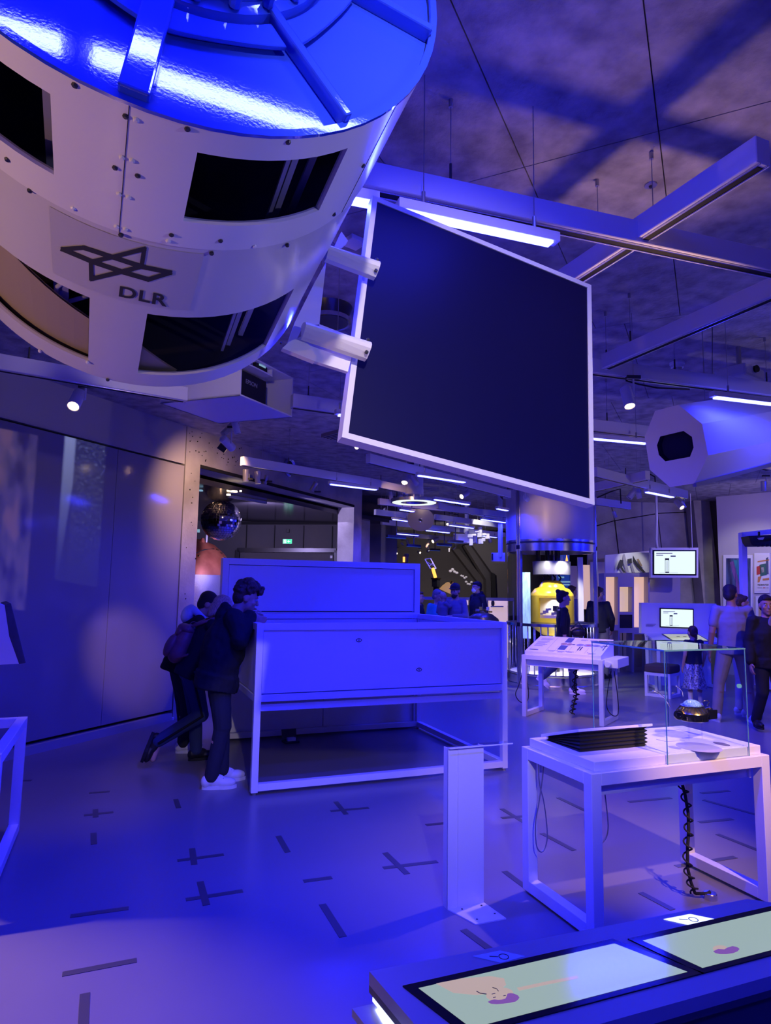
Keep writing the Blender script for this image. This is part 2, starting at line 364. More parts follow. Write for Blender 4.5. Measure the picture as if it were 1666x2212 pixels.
# far hall: end wall, slanted frame, paler slanted flank -------------
FD = 23.0
f0 = at(930, 1278, FD); F0 = Vector((f0.x, f0.y, 0))
def fw_(px, py, out=0.0): return onplane(px, py, F0-fw*out, fw)
b = MB(); b.hexa([F0-r_*7, F0+r_*16, F0+r_*16+fw*.3, F0-r_*7+fw*.3, F0-r_*7+UP*CEIL, F0+r_*16+UP*CEIL, F0+r_*16+fw*.3+UP*CEIL, F0-r_*7+fw*.3+UP*CEIL])
wf = tag(b.build('wall_far', 'hall_dark'), kind='structure')
def slab_px(name, pts, out, th, m, parent=None):
    b = MB(); b.prism([fw_(x, y, out) for x, y in pts], fw*th); return b.build(name, m, parent)
slab_px('slanted_rib', [(978, 1186), (992, 1186), (1049, 1255), (1053, 1300), (1040, 1300), (1036, 1262)], .5, .45, 'hall_dark', wf)
slab_px('slanted_rib', [(1004, 1178), (1030, 1172), (1064, 1240), (1066, 1305), (1052, 1305), (1050, 1252)], 1.1, .6, 'concrete_dark', wf)
slab_px('slanted_flank', [(1008, 1160), (1200, 1150), (1200, 1330), (1074, 1330), (1062, 1236)], 1.8, .4, 'hall_grey', wf)
slab_px('wall_gap', [(1062, 1236), (1070, 1240), (1074, 1320), (1062, 1320)], 1.95, .1, 'groove', wf)
# end of hall on the far left of the open part
b = MB(); P = hz(775, 1400, 0); 
# right-hand walls ----------------------------------------------------
g0 = at(1420, 1278, 15.0); G0 = Vector((g0.x, g0.y, 0))
def gw(px, py, out=0.0): return onplane(px, py, G0-fw*out, fw)
b = MB(); b.hexa([G0-r_*1.45, G0+r_*12, G0+r_*12+fw*.3, G0-r_*1.45+fw*.3, G0-r_*1.45+UP*CEIL, G0+r_*12+UP*CEIL, G0+r_*12+fw*.3+UP*CEIL, G0-r_*1.45+fw*.3+UP*CEIL])
wg = tag(b.build('wall_concrete', 'groove'), kind='structure')
# formwork panels of that wall, joints slanting as in the photo
def gpanel(pts): MB().prism([gw(x, y, .06) for x, y in pts], fw*.06).build('concrete_panel', 'concrete', wg)
gpanel([(1270, 1045), (1309, 1045), (1327, 1124), (1270, 1140)]); gpanel([(1311, 1045), (1420, 1045), (1420, 1108.5), (1329, 1123.5)])
gpanel([(1270, 1143), (1327, 1126), (1341, 1240), (1346, 1460), (1270, 1460)]); gpanel([(1330, 1125.5), (1420, 1110.5), (1435, 1240), (1446, 1460), (1348, 1460), (1343, 1240)])
gpanel([(1422, 1045), (1498, 1045), (1504, 1104), (1422, 1108)]); gpanel([(1422, 1110), (1504, 1106), (1520, 1460), (1448, 1460), (1437, 1240)])
# leaning concrete pillar
b = MB(); b.prism([gw(1494, 1040, .5), gw(1528, 1040, .5), gw(1562, 1335, .5), gw(1590, 1460, .5), gw(1540, 1460, .5), gw(1524, 1335, .5)], fw*.4)
tag(b.build('pillar', 'concrete'), kind='structure')
b = MB(); b.prism([gw(1526, 1040, .42), gw(1560, 1040, .42), gw(1563, 1240, .42), gw(1566, 1460, .42), gw(1590, 1460, .42), gw(1560, 1280, .42)], fw*.3)
tag(b.build('pillar_return', 'hall_grey'), kind='structure')
# smooth plastered wall on the right (carries the posters)
RW_A = at(1556, 1280, 13.9); RW_B = at(1800, 1283, 12.4)
def rw(px, py, out=0.0):
    n = Vector(((RW_B-RW_A).y, -(RW_B-RW_A).x, 0)).normalized(); return onplane(px, py, Vector((RW_A.x, RW_A.y, 0))+n*out, n)
RWn = Vector(((RW_B-RW_A).y, -(RW_B-RW_A).x, 0)).normalized(); RWu = Vector(((RW_B-RW_A).x, (RW_B-RW_A).y, 0)).normalized()
a_ = Vector((*RW_A.xy, 0)); e_ = a_+RWu*9
mat('wall_lilac', (.50, .47, .50), .6)
b = MB(); b.prism([a_, e_, e_-RWn*.3, a_-RWn*.3], (0, 0, CEIL)); tag(b.build('wall_right', 'wall_lilac'), kind='structure')
# enclosing walls behind and beside the viewer
b = MB(); b.prism([(-9, -6, 0), (34, -6, 0), (34, -6.2, 0), (-9, -6.2, 0)], (0, 0, CEIL)); tag(b.build('wall_entrance', 'concrete'), kind='structure')
b = MB(); b.prism([(-8.8, -6, 0), (-9, -6, 0), (-9, 36, 0), (-8.8, 36, 0)], (0, 0, CEIL)); tag(b.build('wall_side', 'concrete'), kind='structure')
# floor tape marks ----------------------------------------------------
def Z8(x, y): return (x/2.192, 1500+y/2.192)
def Z6(x, y): return (940+x/2.2948, 1560+y/2.2948)
TAPES = [(Z8(840, 787), Z8(1060, 758)), (Z8(880, 972), Z8(1150, 930)), (Z8(295, 1325), Z8(648, 1258)), (Z8(333, 1050), Z8(610, 1012)), (Z8(1437, 885), Z8(1572, 867)), (Z8(398, 573), Z8(537, 557)), (Z8(422, 467), Z8(520, 459)),
 ((714, 1752), (797, 1745)), ((828, 1875), (945, 1861)), (Z8(108, 408), Z8(150, 407)), (Z6(960, 395), Z6(1170, 375)), (Z6(1310, 496), Z6(1475, 480)), (Z6(1195, 715), Z6(1490, 668)), (Z6(330, 475), Z6(440, 466)), (Z6(1320, 352), Z6(1460, 340)), (Z6(-45, 510), Z6(52, 500)),
 (Z8(910, 729), Z8(920, 806)), (Z8(948, 886), Z8(978, 998)), (Z8(403, 1415), Z8(394, 1580)), (Z8(443, 656), Z8(445, 710)), (Z8(452, 544), Z8(453, 582)), (Z8(832, 496), Z8(846, 538)), (Z8(1318, 670), Z8(1363, 748)), (Z8(1527, 993), Z8(1625, 1148)), (Z8(1590, 508), Z8(1640, 568)),
 ((832, 1842), (880, 1888)), ((1001, 2008), (1057, 2049)), ((1090, 1882), (1149, 1926)), ((1206, 1723), (1267, 1752)), ((1084, 1747), (1132, 1776)), ((1171, 1800), (1241, 1837)), ((1384, 1928), (1454, 1965)), (Z6(1400, 555), Z6(1640, 650)), (Z6(1330, 385), Z6(1600, 460))]
TL = ['dark floor tape strip, long arm of the cross nearest the boy in white trainers', 'dark floor tape strip, long arm of the lower cross in mid floor', 'long dark floor tape strip in the warm light, nearest the camera', 'dark floor tape strip crossing the edge of the shadow on the floor', 'short dark floor tape strip alone below the two big crosses', 'dark tape strip, long arm of the small cross by the panel wall', 'faint dark tape strip near the standing foot of the bag carrier', 'dark tape strip, long arm of the cross under the tank leg', 'dark tape strip, long arm of the cross beside the bracket post', 'tiny dark tape strip beside the white frame leg', 'dark tape strip under the back of the glass case table', 'dark tape strip beyond the coiled cable', 'long dark tape strip behind the cable foot', 'dark tape strip, long arm of the cross beside the table leg', 'dark tape strip far under the glass case table', 'faint dark tape strip by the tank foot bar']
for i, (p, q) in enumerate(TAPES):
    zt2 = .001 if i < 16 else .0014; A_, B_ = hz(*p, zt2), hz(*q, zt2); b = MB(); b.bar(A_, B_, .038, .0016)
    lab = TL[i] if i < len(TL) else ['dark tape strip, short arm of the cross nearest the boy in trainers', 'dark tape strip, short arm of the lower cross in mid floor', 'dark tape strip pointing at the camera at the bottom edge', 'short dark tape piece below the small wall cross', 'short dark arm of the small cross by the panel wall', 'short dark tape piece in front of the white trainers', 'slanting dark tape piece below the tank leg', 'broad slanting dark tape piece left of the bracket foot', 'short arm of the cross under the tank leg', 'short arm of the cross beside the bracket post', 'slanting tape piece between bracket foot and console', 'slanting tape piece between bracket post and table', 'slanting tape piece just under the table front rail', 'short arm of the cross beside the table leg', 'slanting tape piece in the middle under the table', 'slanting tape piece in the table shadow', 'slanting tape piece right of the coiled cable', 'far slanting tape piece right of the coiled cable'][i-len(TL)]
    tag(b.build('floor_tape', 'tape'), lab, 'tape', 'dark tape marks on the floor')
# ================================================================== LIGHTING BEAMS, LED STRIPS, TRACK SPOTLIGHTS
def beam(a, b_, label, h=.105, w=.075, wires=(), slot=True, m='white_metal'):
    """a, b_ : centre line of the underside"""
    a = Vector(a); b_ = Vector(b_); o = thing('lighting_beam', label, 'beam', a, 'suspended lighting beams')
    z = UP*(h/2); MB().bar(a+z, b_+z, w, h).build('beam_body', m, o, bevel=.003, seg=1)
    if slot:
        d = (b_-a).normalized()
        MB().bar(a+d*.02-UP*.0015, b_-d*.02-UP*.0015, .030, .004).build('track_slot', 'groove', o)
        sd = d.cross(UP)
        for s in (-1, 1): MB().bar(a+sd*s*.019-UP*.003, b_+sd*s*.019-UP*.003, .006, .006).build('track_rail', 'silver', o)
    for f in wires:
        p = a.lerp(b_, f)+UP*h
        b = MB(); b.cyl(p+UP*.05, Vector((p.x, p.y, CEIL)), .0022, n=6); wv = b.build('hanging_wire', 'grey_metal', o)
        b = MB(); b.cyl(Vector((p.x, p.y, CEIL-.035)), Vector((p.x, p.y, CEIL)), .010, n=8); b.build('ceiling_ferrule', 'grey_metal', wv)
        b = MB(); b.cyl(p+UP*.02, p+UP*.09, .006, n=8); b.ell(p+UP*.012, (.008, .004, .014), n=8, m=6); b.build('adjuster', 'dark_metal', wv)
    return o
def strip(a, b_, label, w=.042, power=1.0, gap=.10, over=.03, lamp=True, tilt=0, m='led_blue', up=0.0):
    """LED strip light hung under a beam: a, b_ = ends of the glowing underside"""
    a = Vector(a); b_ = Vector(b_); o = thing('led_strip_light', label, 'light', a, 'blue LED strip lights'); d = (b_-a).normalized()
    MB().bar(a-d*over+UP*.022, b_+d*over+UP*.022, w+.008, .04).build('housing', 'white_metal', o)
    b = MB(); b.bar(a-UP*.004, b_-UP*.004, w, .010); b.build('diffuser', m, o)
    for f in (.12, .88):
        q = a.lerp(b_, f); MB().cyl(q+UP*.04, Vector((q.x, q.y, CEIL)), .0022, n=5).build('hanging_wire', 'grey_metal', o); MB().cyl(q+UP*.04, q+UP*gap, .008, n=8).build('mount', 'grey_metal', o)
    if lamp and power > 0:
        L = (b_-a).length; x = d; z = UP; y = z.cross(x)
        M = Matrix((x, y, z)).transposed().to_4x4() @ Matrix.Rotation(math.radians(tilt), 4, 'X')
        lamp_area('led_light', a.lerp(b_, .5)-UP*.012, M, L, w, power*LED_W, BLUE, o, 170)
        if up: lamp_area('added_uplight', a.lerp(b_, .5)+UP*.05, M @ Matrix.Rotation(math.pi, 4, 'X'), L, w, power*LED_W*up, BLUE, o, 175)  # extra upward lamp, added to brighten the ceiling
    return o
def Q(p, z): return hz(p[0], p[1], z)
ZB = 3.215
# main beam behind the satellite panel, crossing beams on the right
m1, m2 = Q((900, 434), ZB), Q((1666, 593), ZB); dm = (m2-m1).normalized()
beam(m1-dm*1.1, m2+dm*1.2, 'long white lighting beam passing just above the black square panel', wires=(.30, .545, .9))
c1, c2 = Q((1258, 602), ZB+.02), Q((1651, 354), ZB+.02); dc = (c2-c1).normalized()
beam(c1-dc*.6, c2, 'white lighting beam crossing over the long beam, its end near the ceiling shadow', wires=(.45,))
d1, d2 = Q((1334, 787), ZB+.02), Q((1666, 646), ZB+.02); dd_ = (d2-d1).normalized()
beam(d1-dd_*.12, d2+dd_*.8, 'second white crossing beam, running above the round smoke detector', wires=(.12, .75))
s1_, s2_ = Q((1283, 808), ZB), Q((1666, 857), ZB); ds = (s2_-s1_).normalized()
beam(s1_-ds*.9, s2_+ds*1.5, 'white lighting beam carrying the big warm spotlight beside the panel', wires=(.25, .40, .62))
# strips near
strip(Q((895, 462), 3.10)-dm*.04, Q((1190, 525), 3.10), 'glaring blue LED strip light half hidden behind the top edge of the black panel', power=16)
strip(Q((745, 430), 3.10)-dm*.25, Q((800, 440), 3.10), 'short visible end of a blue LED strip between the hull and the black panel', power=5)
strip(Q((1545, 858), 3.08), Q((1666, 872), 3.08)+ds*.5, 'blue LED strip light above the white octagonal housing', power=3.5)
strip(Q((1283, 948), 3.08)-ds*.3, Q((1395, 958), 3.08), 'blue LED strip light running from the black panel to the octagonal housing', power=10)
beam(Q((1284, 930), 3.17)-ds*.5, Q((1404, 945), 3.17)+ds*.3, 'white beam over the LED strip between panel and octagonal housing', wires=(.45,))
strip((-.47, .735, 3.12), (-.17, .745, 3.12), 'blue LED strip over the glossy end face, shortest of three', power=0, gap=.5, m='led_face')
strip((-.10, .748, 3.12), (.62, .758, 3.12), 'blue LED strip over the glossy end face, middle of three', power=0, gap=.5, m='led_face')
strip((.90, 1.46, 3.60), (1.50, 1.45, 3.60), 'added blue LED strip that gives the black panel its glow', power=1.9, gap=.1, tilt=40)  # unseen strip, added to put the blue glow on the panel
strip((-2.3, 3.4, 3.1), (-1.3, 3.33, 3.1), 'added blue LED strip over the white frame table', power=3.5, gap=.6)  # unseen strip, added to light the panel wall
# strips behind the viewer along the same beam grid
beam((-1.5, -1.1, ZB), (4.2, -1.5, ZB), 'white lighting beam above the visitor entrance', wires=(.2, .8))
for i, (x, y) in enumerate(((-1.1, -1.12), (1.2, -1.29), (3.0, -1.4))):
    strip((x, y, 3.10), (x+.9, y-.07, 3.10), ['blue LED strip nearest the side wall over the entrance', 'blue LED strip in the middle over the entrance', 'blue LED strip farthest along the entrance beam'][i], power=10, up=.7)
# left beam passing under the hull in front of the panel wall
lb1, lb2 = Q((0, 800), 3.05), Q((345, 858), 3.05); dl = (lb2-lb1).normalized()
beam(lb1-dl*1.6, lb2+dl*.2, 'white lighting beam in front of the panel wall, under the satellite hull', wires=(.62,))
# beams and strips toward the far hall
FB = [((522, 1005), (820, 1053), 3.12, 'silver white beam in front of the lintel with three spotlights'), ((795, 1000), (1100, 1075), 3.10, 'white beam just under the lower edge of the black panel'),
 ((780, 1046), (912, 1072), 3.16, 'pale beam with a warm glint behind the column'), ((818, 1090), (1100, 1118), 3.10, 'far hall beam behind the round ring lamp'), ((945, 1098), (1095, 1125), 3.13, 'far hall beam right of the bronze disc'), ((810, 1112), (885, 1120), 3.08, 'far hall beam ending behind the bronze disc'),
 ((940, 1122), (1095, 1142), 3.08, 'pinkish far hall beam right of the bronze disc with two spotlights'), ((824, 1133), (1090, 1160), 3.02, 'long far hall beam under the bronze disc'), ((789, 1153), (1000, 1170), 3.0, 'farthest plain beam in the dark end of the hall'), ((1285, 1029), (1482, 1077), 2.98, 'beam over the hanging screen, below the octagonal housing'), ((1285, 1090), (1360, 1100), 2.98, 'short beam end with one spotlight beside the concrete wall'),
 ((1600, 1000), (1662, 1016), 2.9, 'short beam stub above the white portal frame'), ((630, 880), (745, 896), 3.10, 'white beam between the projector box and the black panel'), ((1284, 1062), (1400, 1036), 3.0, 'thin pale beam behind the octagonal housing')]
for p, q, z, lab in FB:
    A_, B_ = Q(p, z), Q(q, z); beam(A_, B_, lab, h=.11, w=.07, wires=(.3,), slot=abs(p[1]) < 1100)
FS = [((715, 1046), (812, 1058), 3.02, 'blue LED strip under the lintel beam, nearest the column', 9), ((905, 1027), (1003, 1042), 3.0, 'blue LED strip just under the black panel, right of two spotlights', 8), ((940, 1079), (1012, 1090), 3.0, 'blue LED strip right of the ring lamp', 7), ((866, 1101), (893, 1105), 3.0, 'short blue LED strip left of the bronze disc top', 4), ((850, 1122), (882, 1126), 2.98, 'short blue LED strip left of the bronze disc', 3),
 ((973, 1135), (1022, 1141), 2.98, 'blue LED strip under the pinkish far beam', 4), ((1041, 1122), (1093, 1129), 3.02, 'blue LED strip left of the glass cylinder, lower one', 5), ((1075, 1099), (1096, 1103), 3.04, 'blue LED strip left of the glass cylinder, upper one', 3), ((922, 1146), (970, 1151), 2.96, 'blue LED strip below the bronze disc, upper of two', 3), ((858, 1153), (903, 1157), 2.96, 'blue LED strip below the bronze disc, lower of two', 3), ((1045, 1158), (1072, 1161), 2.94, 'blue LED strip behind the white space station model', 2),
 ((1398, 1063), (1453, 1074), 2.90, 'blue LED strip above the hanging screen', 18), ((683, 742), (735, 757), 3.10, 'blue LED strip seen through the bracket frame of the satellite', 15), ((732, 896), (748, 898), 3.03, 'short end of a blue LED strip at the lower edge of the black panel', 3)]
for p, q, z, lab, pw in FS: strip(Q(p, z), Q(q, z), lab, power=pw*1.3, w=.05)
# dim strips far down the dark hall
for k, (p, q) in enumerate((((782, 1166), (802, 1168)), ((782, 1172), (808, 1175)), ((836, 1161), (876, 1164)), ((818, 1186), (848, 1188)), ((880, 1180), (908, 1182)), ((945, 1178), (975, 1180)), ((968, 1171), (1000, 1173)), ((930, 1189), (950, 1190)))):
    A_, B_ = Q(p, 2.7), Q(q, 2.7)
    o = thing('led_strip_light', ['upper dim blue strip just right of the column, dark end of hall', 'lower dim blue strip just right of the column, dark end of hall', 'dim blue strip left of the bronze disc, dark end of hall', 'lowest dim blue strip at the left of the dark hall end', 'dim blue strip below the bronze disc, dark end of hall', 'dim blue strip above the masked man, dark end of hall', 'dim blue strip next to the pale projector housing', 'dim blue strip beside the round ball camera'][k], 'light', A_, 'dim blue strips in the dark end of the hall')
    MB().bar(A_+UP*.03, B_+UP*.03, .06, .05).build('housing', 'dark_metal', o); MB().bar(A_, B_, .05, .012).build('diffuser', 'screen_blue', o); C_ = A_.lerp(B_, .5); MB().cyl(C_+UP*.05, (C_.x, C_.y, CEIL), .012, n=6).build('mount', 'dark_metal', o)
# ---- track spotlights
def spot(p_top, p_end, dist, label, lit=None, m='brushed', stem_to=None, r=None, lens_dir=None, name='track_spotlight', group=None, toward=0.0):
    """p_top, p_end: pixels of the two ends of the tube's axis; dist: depth in metres; toward: how far the lens end leans to the viewer"""
    a = at(*p_top, dist); e = at(*p_end, dist-toward); ax = (e-a).normalized(); L = (e-a).length; r = r or L*.24
    o = thing(name, label, 'spotlight', a, group)
    b = MB(); b.lathe(a, [(r*.75, 0), (r, L*.05), (r, L*.97), (r*.92, L), (r*.80, L*.96)], ax, 20); body = b.build('lamp_tube', m, o, smooth='auto')
    b = MB(); b.lathe(a+ax*L*.955, [(r*.8, 0), (r*.8, L*.012)], ax, 20); b.build('lens', 'lamp_warm' if lit else 'lamp_off', o)
    mid = a.lerp(e, .35); top = Vector((mid.x, mid.y, mid.z))+RGT_H*r*1.25
    zt = stem_to if stem_to else mid.z+L*.8
    MB().cyl(Vector((top.x, top.y, zt)), Vector((top.x, top.y, CEIL)), .0025, n=5).build('hanging_wire', 'grey_metal', o)
    b = MB(); b.cyl(top-UP*L*.1, Vector((top.x, top.y, zt)), r*.16, n=8); b.cyl(top-UP*L*.08, mid, r*.2, n=8); b.build('stem', m, o)
    b = MB(); b.box((top.x, top.y, zt+.01), (.10, .03, .025), math.atan2(RGT_H.y, RGT_H.x)); b.build('track_adapter', 'dark_metal', o)
    if lit:
        power, target, cang = lit; lamp_spot('spot_light', e+ax*.06, target, power, WARM, cang, 1.0, r*.6, o)
    return o
dL = (lb1-Vector(CAM)).dot(FWD)
spot((173, 848), (158, 878), dL+.4, 'lit white spotlight hanging from the beam in front of the panel wall', lit=(30, hz(150, 1720, 0), 50), m='white_metal', stem_to=3.05, toward=.13)
spot((1351, 838), (1361, 878), 4.85, 'large lit spotlight with a warm lens right beside the black panel', lit=(150, hz(1280, 1640, .6), 60), m='white_metal', stem_to=3.2, toward=.08)
spot((505, 908), (514, 937), 7.6, 'unlit spotlight just below the projector box', m='white_metal')
spot((480, 946), (503, 969), 7.6, 'lit spotlight aimed down beside the lintel, below the projector box', lit=(95, wl(.32, 2.7), 98), m='white_metal', toward=-.15)
spot((531, 1013), (531, 1040), 9.2, 'spotlight nearest the beam end in front of the lintel', lit=(50, wl(.2, 2.2), 46), stem_to=3.12)
spot((556, 1017), (558, 1045), 9.3, 'second spotlight from the beam end, glowing downwards', lit=(40, wl(.35, .3, 1.0), 40), stem_to=3.12)
spot((577, 1026), (571, 1046), 9.4, 'third spotlight from the beam end, turned away', stem_to=3.12, m='grey_metal')
spot((684, 1041), (673, 1060), 10.2, 'spotlight alone between the air outlet and the blue strip', stem_to=3.1, m='grey_metal')
SP2 = [((879, 1019), (874, 1043), 9.5, 'lit', 'lit spotlight left of the LED strip under the black panel'), ((888, 1027), (903, 1047), 9.5, None, 'tilted chrome spotlight touching the LED strip under the panel'), ((843, 1062), (846, 1082), 11.5, None, 'upright spotlight of the pair above the disc, nearer the column'), ((868, 1069), (855, 1084), 11.5, None, 'slanting spotlight of the pair above the disc'), ((1011, 1064), (997, 1073), 11.0, 'lit', 'glowing spotlight pointing sideways between ring lamp and cylinder'), ((1103, 1071), (1084, 1073), 10.5, None, 'chrome spotlight with black barn doors at the glass cylinder'),
 ((951, 1089), (955, 1104), 13, None, 'first spotlight right of the ring lamp'), ((970, 1088), (970, 1104), 13, None, 'second spotlight right of the ring lamp'), ((980, 1092), (987, 1102), 13, 'lit', 'third spotlight right of the ring lamp, lens glowing'), ((817, 1099), (823, 1112), 13.5, None, 'left one of the spotlight pair beside the column'), ((830, 1098), (838, 1111), 13.5, None, 'right one of the spotlight pair beside the column'), ((969, 1119), (968, 1133), 14.5, 'lit', 'spotlight on the pinkish beam with lit end'), ((981, 1118), (981, 1131), 14.5, None, 'unlit spotlight on the pinkish beam'),
 ((1375, 1054), (1359, 1076), 9.5, None, 'chrome spotlight slanting down over the hanging screen, first of pair'), ((1377, 1055), (1382, 1077), 9.6, None, 'chrome spotlight hanging straighter over the hanging screen, second of pair'), ((1460, 1082), (1474, 1097), 9.8, 'lit', 'spotlight with lit edge right of the strip above the screen'), ((1471, 1082), (1480, 1097), 10, None, 'spotlight just behind the lit one right of the strip'), ((1325, 1104), (1331, 1118), 11.5, None, 'spotlight alone in front of the concrete wall'), ((1649, 1039), (1650, 1061), 9.5, None, 'spotlight above the white portal frame'), ((1055, 1156), (1060, 1172), 17, None, 'tiny spotlight beside the space station model'),
 ((850, 1140), (842, 1152), 17, None, 'pinkish spotlight in the far hall left of the disc'), ((840, 1150), (830, 1160), 18, None, 'small spotlight below the pinkish one in the far hall'), ((879, 1166), (883, 1178), 19, None, 'pinkish tube spotlight near the dark end wall'), ((947, 1163), (935, 1170), 18, 'lit', 'tiny lit spotlight pointing sideways in the far hall'), ((926, 1172), (920, 1182), 18, None, 'tiny spotlight beside the camera boom'), ((806, 1160), (809, 1169), 20, None, 'first of three tiny spotlights behind the column'), ((813, 1161), (818, 1169), 20, None, 'second of three tiny spotlights behind the column'), ((822, 1162), (826, 1170), 20, 'lit', 'third of three tiny spotlights, lens glowing'),
 ((848, 1190), (852, 1196), 20, 'lit', 'left tiny lamp of the glowing twin near the end wall'), ((854, 1190), (857, 1196), 20, 'lit', 'right tiny lamp of the glowing twin near the end wall'), ((866, 1172), (872, 1178), 19, None, 'tiny dark spotlight beside the twin lamps'), ((903, 1192), (908, 1194), 20, 'lit', 'tiny glowing lamp left of the ball camera'), ((985, 1182), (978, 1187), 19, None, 'tiny spotlight above the slanted rib'), ((970, 1184), (970, 1192), 20, None, 'tiny upright spotlight above the slanted rib')]
FLR = [hz(1000, 1500, 0), hz(960, 1560, 0)]
for p, q, dist, lit, lab in SP2:
    big = dist < 12
    spot(p, q, dist, lab, lit=((26 if big else 12), at(p[0]+(q[0]-p[0])*6, p[1]+60, dist+.6), 50) if lit else None, stem_to=None, toward=.12 if lit else 0)
# barn door leaf on the cylinder spot
b = MB(); P = at(1080, 1073, 10.4); b.prism([P, at(1087, 1067, 10.45), at(1087, 1080, 10.45)], FWD*.01); o = b.build('barn_door_flap', 'black', None); tag(o, 'black triangular barn door leaf on the chrome spotlight by the cylinder', 'flap')
o.parent = bpy.data.objects[[x.name for x in bpy.data.objects if x.get('label', '').startswith('chrome spotlight with black barn')][0]]; o.matrix_parent_inverse = o.parent.matrix_basis.inverted(); del o['label']; del o['category']
# unseen track spotlights, some of them added to brighten single surfaces
cpos_drum = at(1175, 1110, 11.3)
def track(P, T, power, cang, lab, col=WARM):
    P = Vector(P); T = Vector(T); ax = (T-P).normalized(); o = thing('track_spotlight', lab, 'spotlight', P)
    b = MB(); b.lathe(P, [(.03, 0), (.04, .01), (.04, .17), (.034, .175)], ax, 16); b.build('lamp_tube', 'white_metal', o, smooth='auto')
    MB().cyl(P, (P.x, P.y, CEIL), .008, n=8).build('stem', 'white_metal', o)
    lamp_spot('spot_light', P+ax*.19, T, power, col, cang, .9, .03, o)
track((-2.1, 5.3, 3.15), (-.85, 2.6, 0), 760, 50, 'spotlight over the white frame table lighting the floor')
track((.2, -.9, 3.3), (2.2, 5.5, .9), 290, 44, 'added neutral spotlight over the entrance brightening the white tank', (1, .85, .85))  # unseen lamp added to whiten the tank
track((2.5, -.5, 2.0), (.42, 1.6, 2.5), 85, 40, 'added neutral spotlight beside the entrance brightening the satellite hull', (.65, .60, 1))  # unseen lamp added to lift the hull's right side
track((.35, 3.7, 3.1), wl(-.74, .80), 260, 15, 'narrow spotlight behind the hull aimed low at the panel wall')
track((.6, 3.2, 3.1), wl(-1.6, 3.5), 24, 84, 'added spotlight brightening the top of the panel wall', (1, .75, .75))  # lamp added behind the hull, lifts the dark wall top
track((2.9, .6, 3.1), (3.1, 3.0, .8), 500, 32, 'spotlight over the console aimed at the glass case table')
track((-2.3, .7, 1.75), (-.1, 1.6, 2.6), 100, 60, 'spotlight low on the side aimed at the satellite hull')
track((4.3, 6.0, 3.1), (5.9, 7.4, .8), 240, 50, 'spotlight above the floor aimed at the lectern table')
track((5.6, 8.4, 3.05), cpos_drum, 26, 40, 'spotlight aimed at the drum of the glass cylinder')
track((5.2, 3.0, 3.15), (7.2, 6.9, .3), 190, 56, 'spotlight over the portal aimed at the visitors')
track((10.6, 7.0, 3.1), gw(1440, 1180, .06), 95, 80, 'added spotlight brightening the concrete wall', (.85, .62, 1))  # unseen lamp added because the concrete wall was too dark
strip((9.2, 5.6, 3.1), (10.4, 5.5, 3.1), 'added blue LED strip beyond the portal frame', power=18, tilt=50, up=.6)  # this strip and the next are added to wash the right-hand walls
strip((11.3, 6.4, 3.1), (12.3, 6.3, 3.1), 'added blue LED strip in front of the poster wall', power=18, tilt=50, up=.6)
# spotlight turned up at the ceiling: throws the shadow of the crossing beams
sh = Vector((*hz(1440, 292, CEIL).xy, CEIL)); jn = Vector((*hz(1425, 505, 3.3).xy, 3.3)); dv = (jn-sh).normalized()
UPL = jn+dv*((jn.z-2.75)/-dv.z)
print('UPL', UPL, proj(UPL))
lamp_spot('up_light', UPL, sh, 13, WARM, 110, .6, .05)

o = thing('fill_uplighter', 'slim floor uplighter added unseen to brighten the ceiling', 'lamp', (7.4, 2.6, 0)); b = MB(); b.lathe((7.4, 2.6, 0), [(.14, 0), (.14, .02), (.02, .03), (.02, 2.0), (.08, 2.03), (.09, 2.1), (.07, 2.06)], n=20); b.build('lamp_body', 'white_metal', o, smooth='auto'); lamp_spot('up_light', (7.4, 2.6, 2.13), (6.6, 3.6, 3.7), 55, (1, .8, .92), 150, .9, .05, o)  # unseen lamp and post, added only to brighten the ceiling
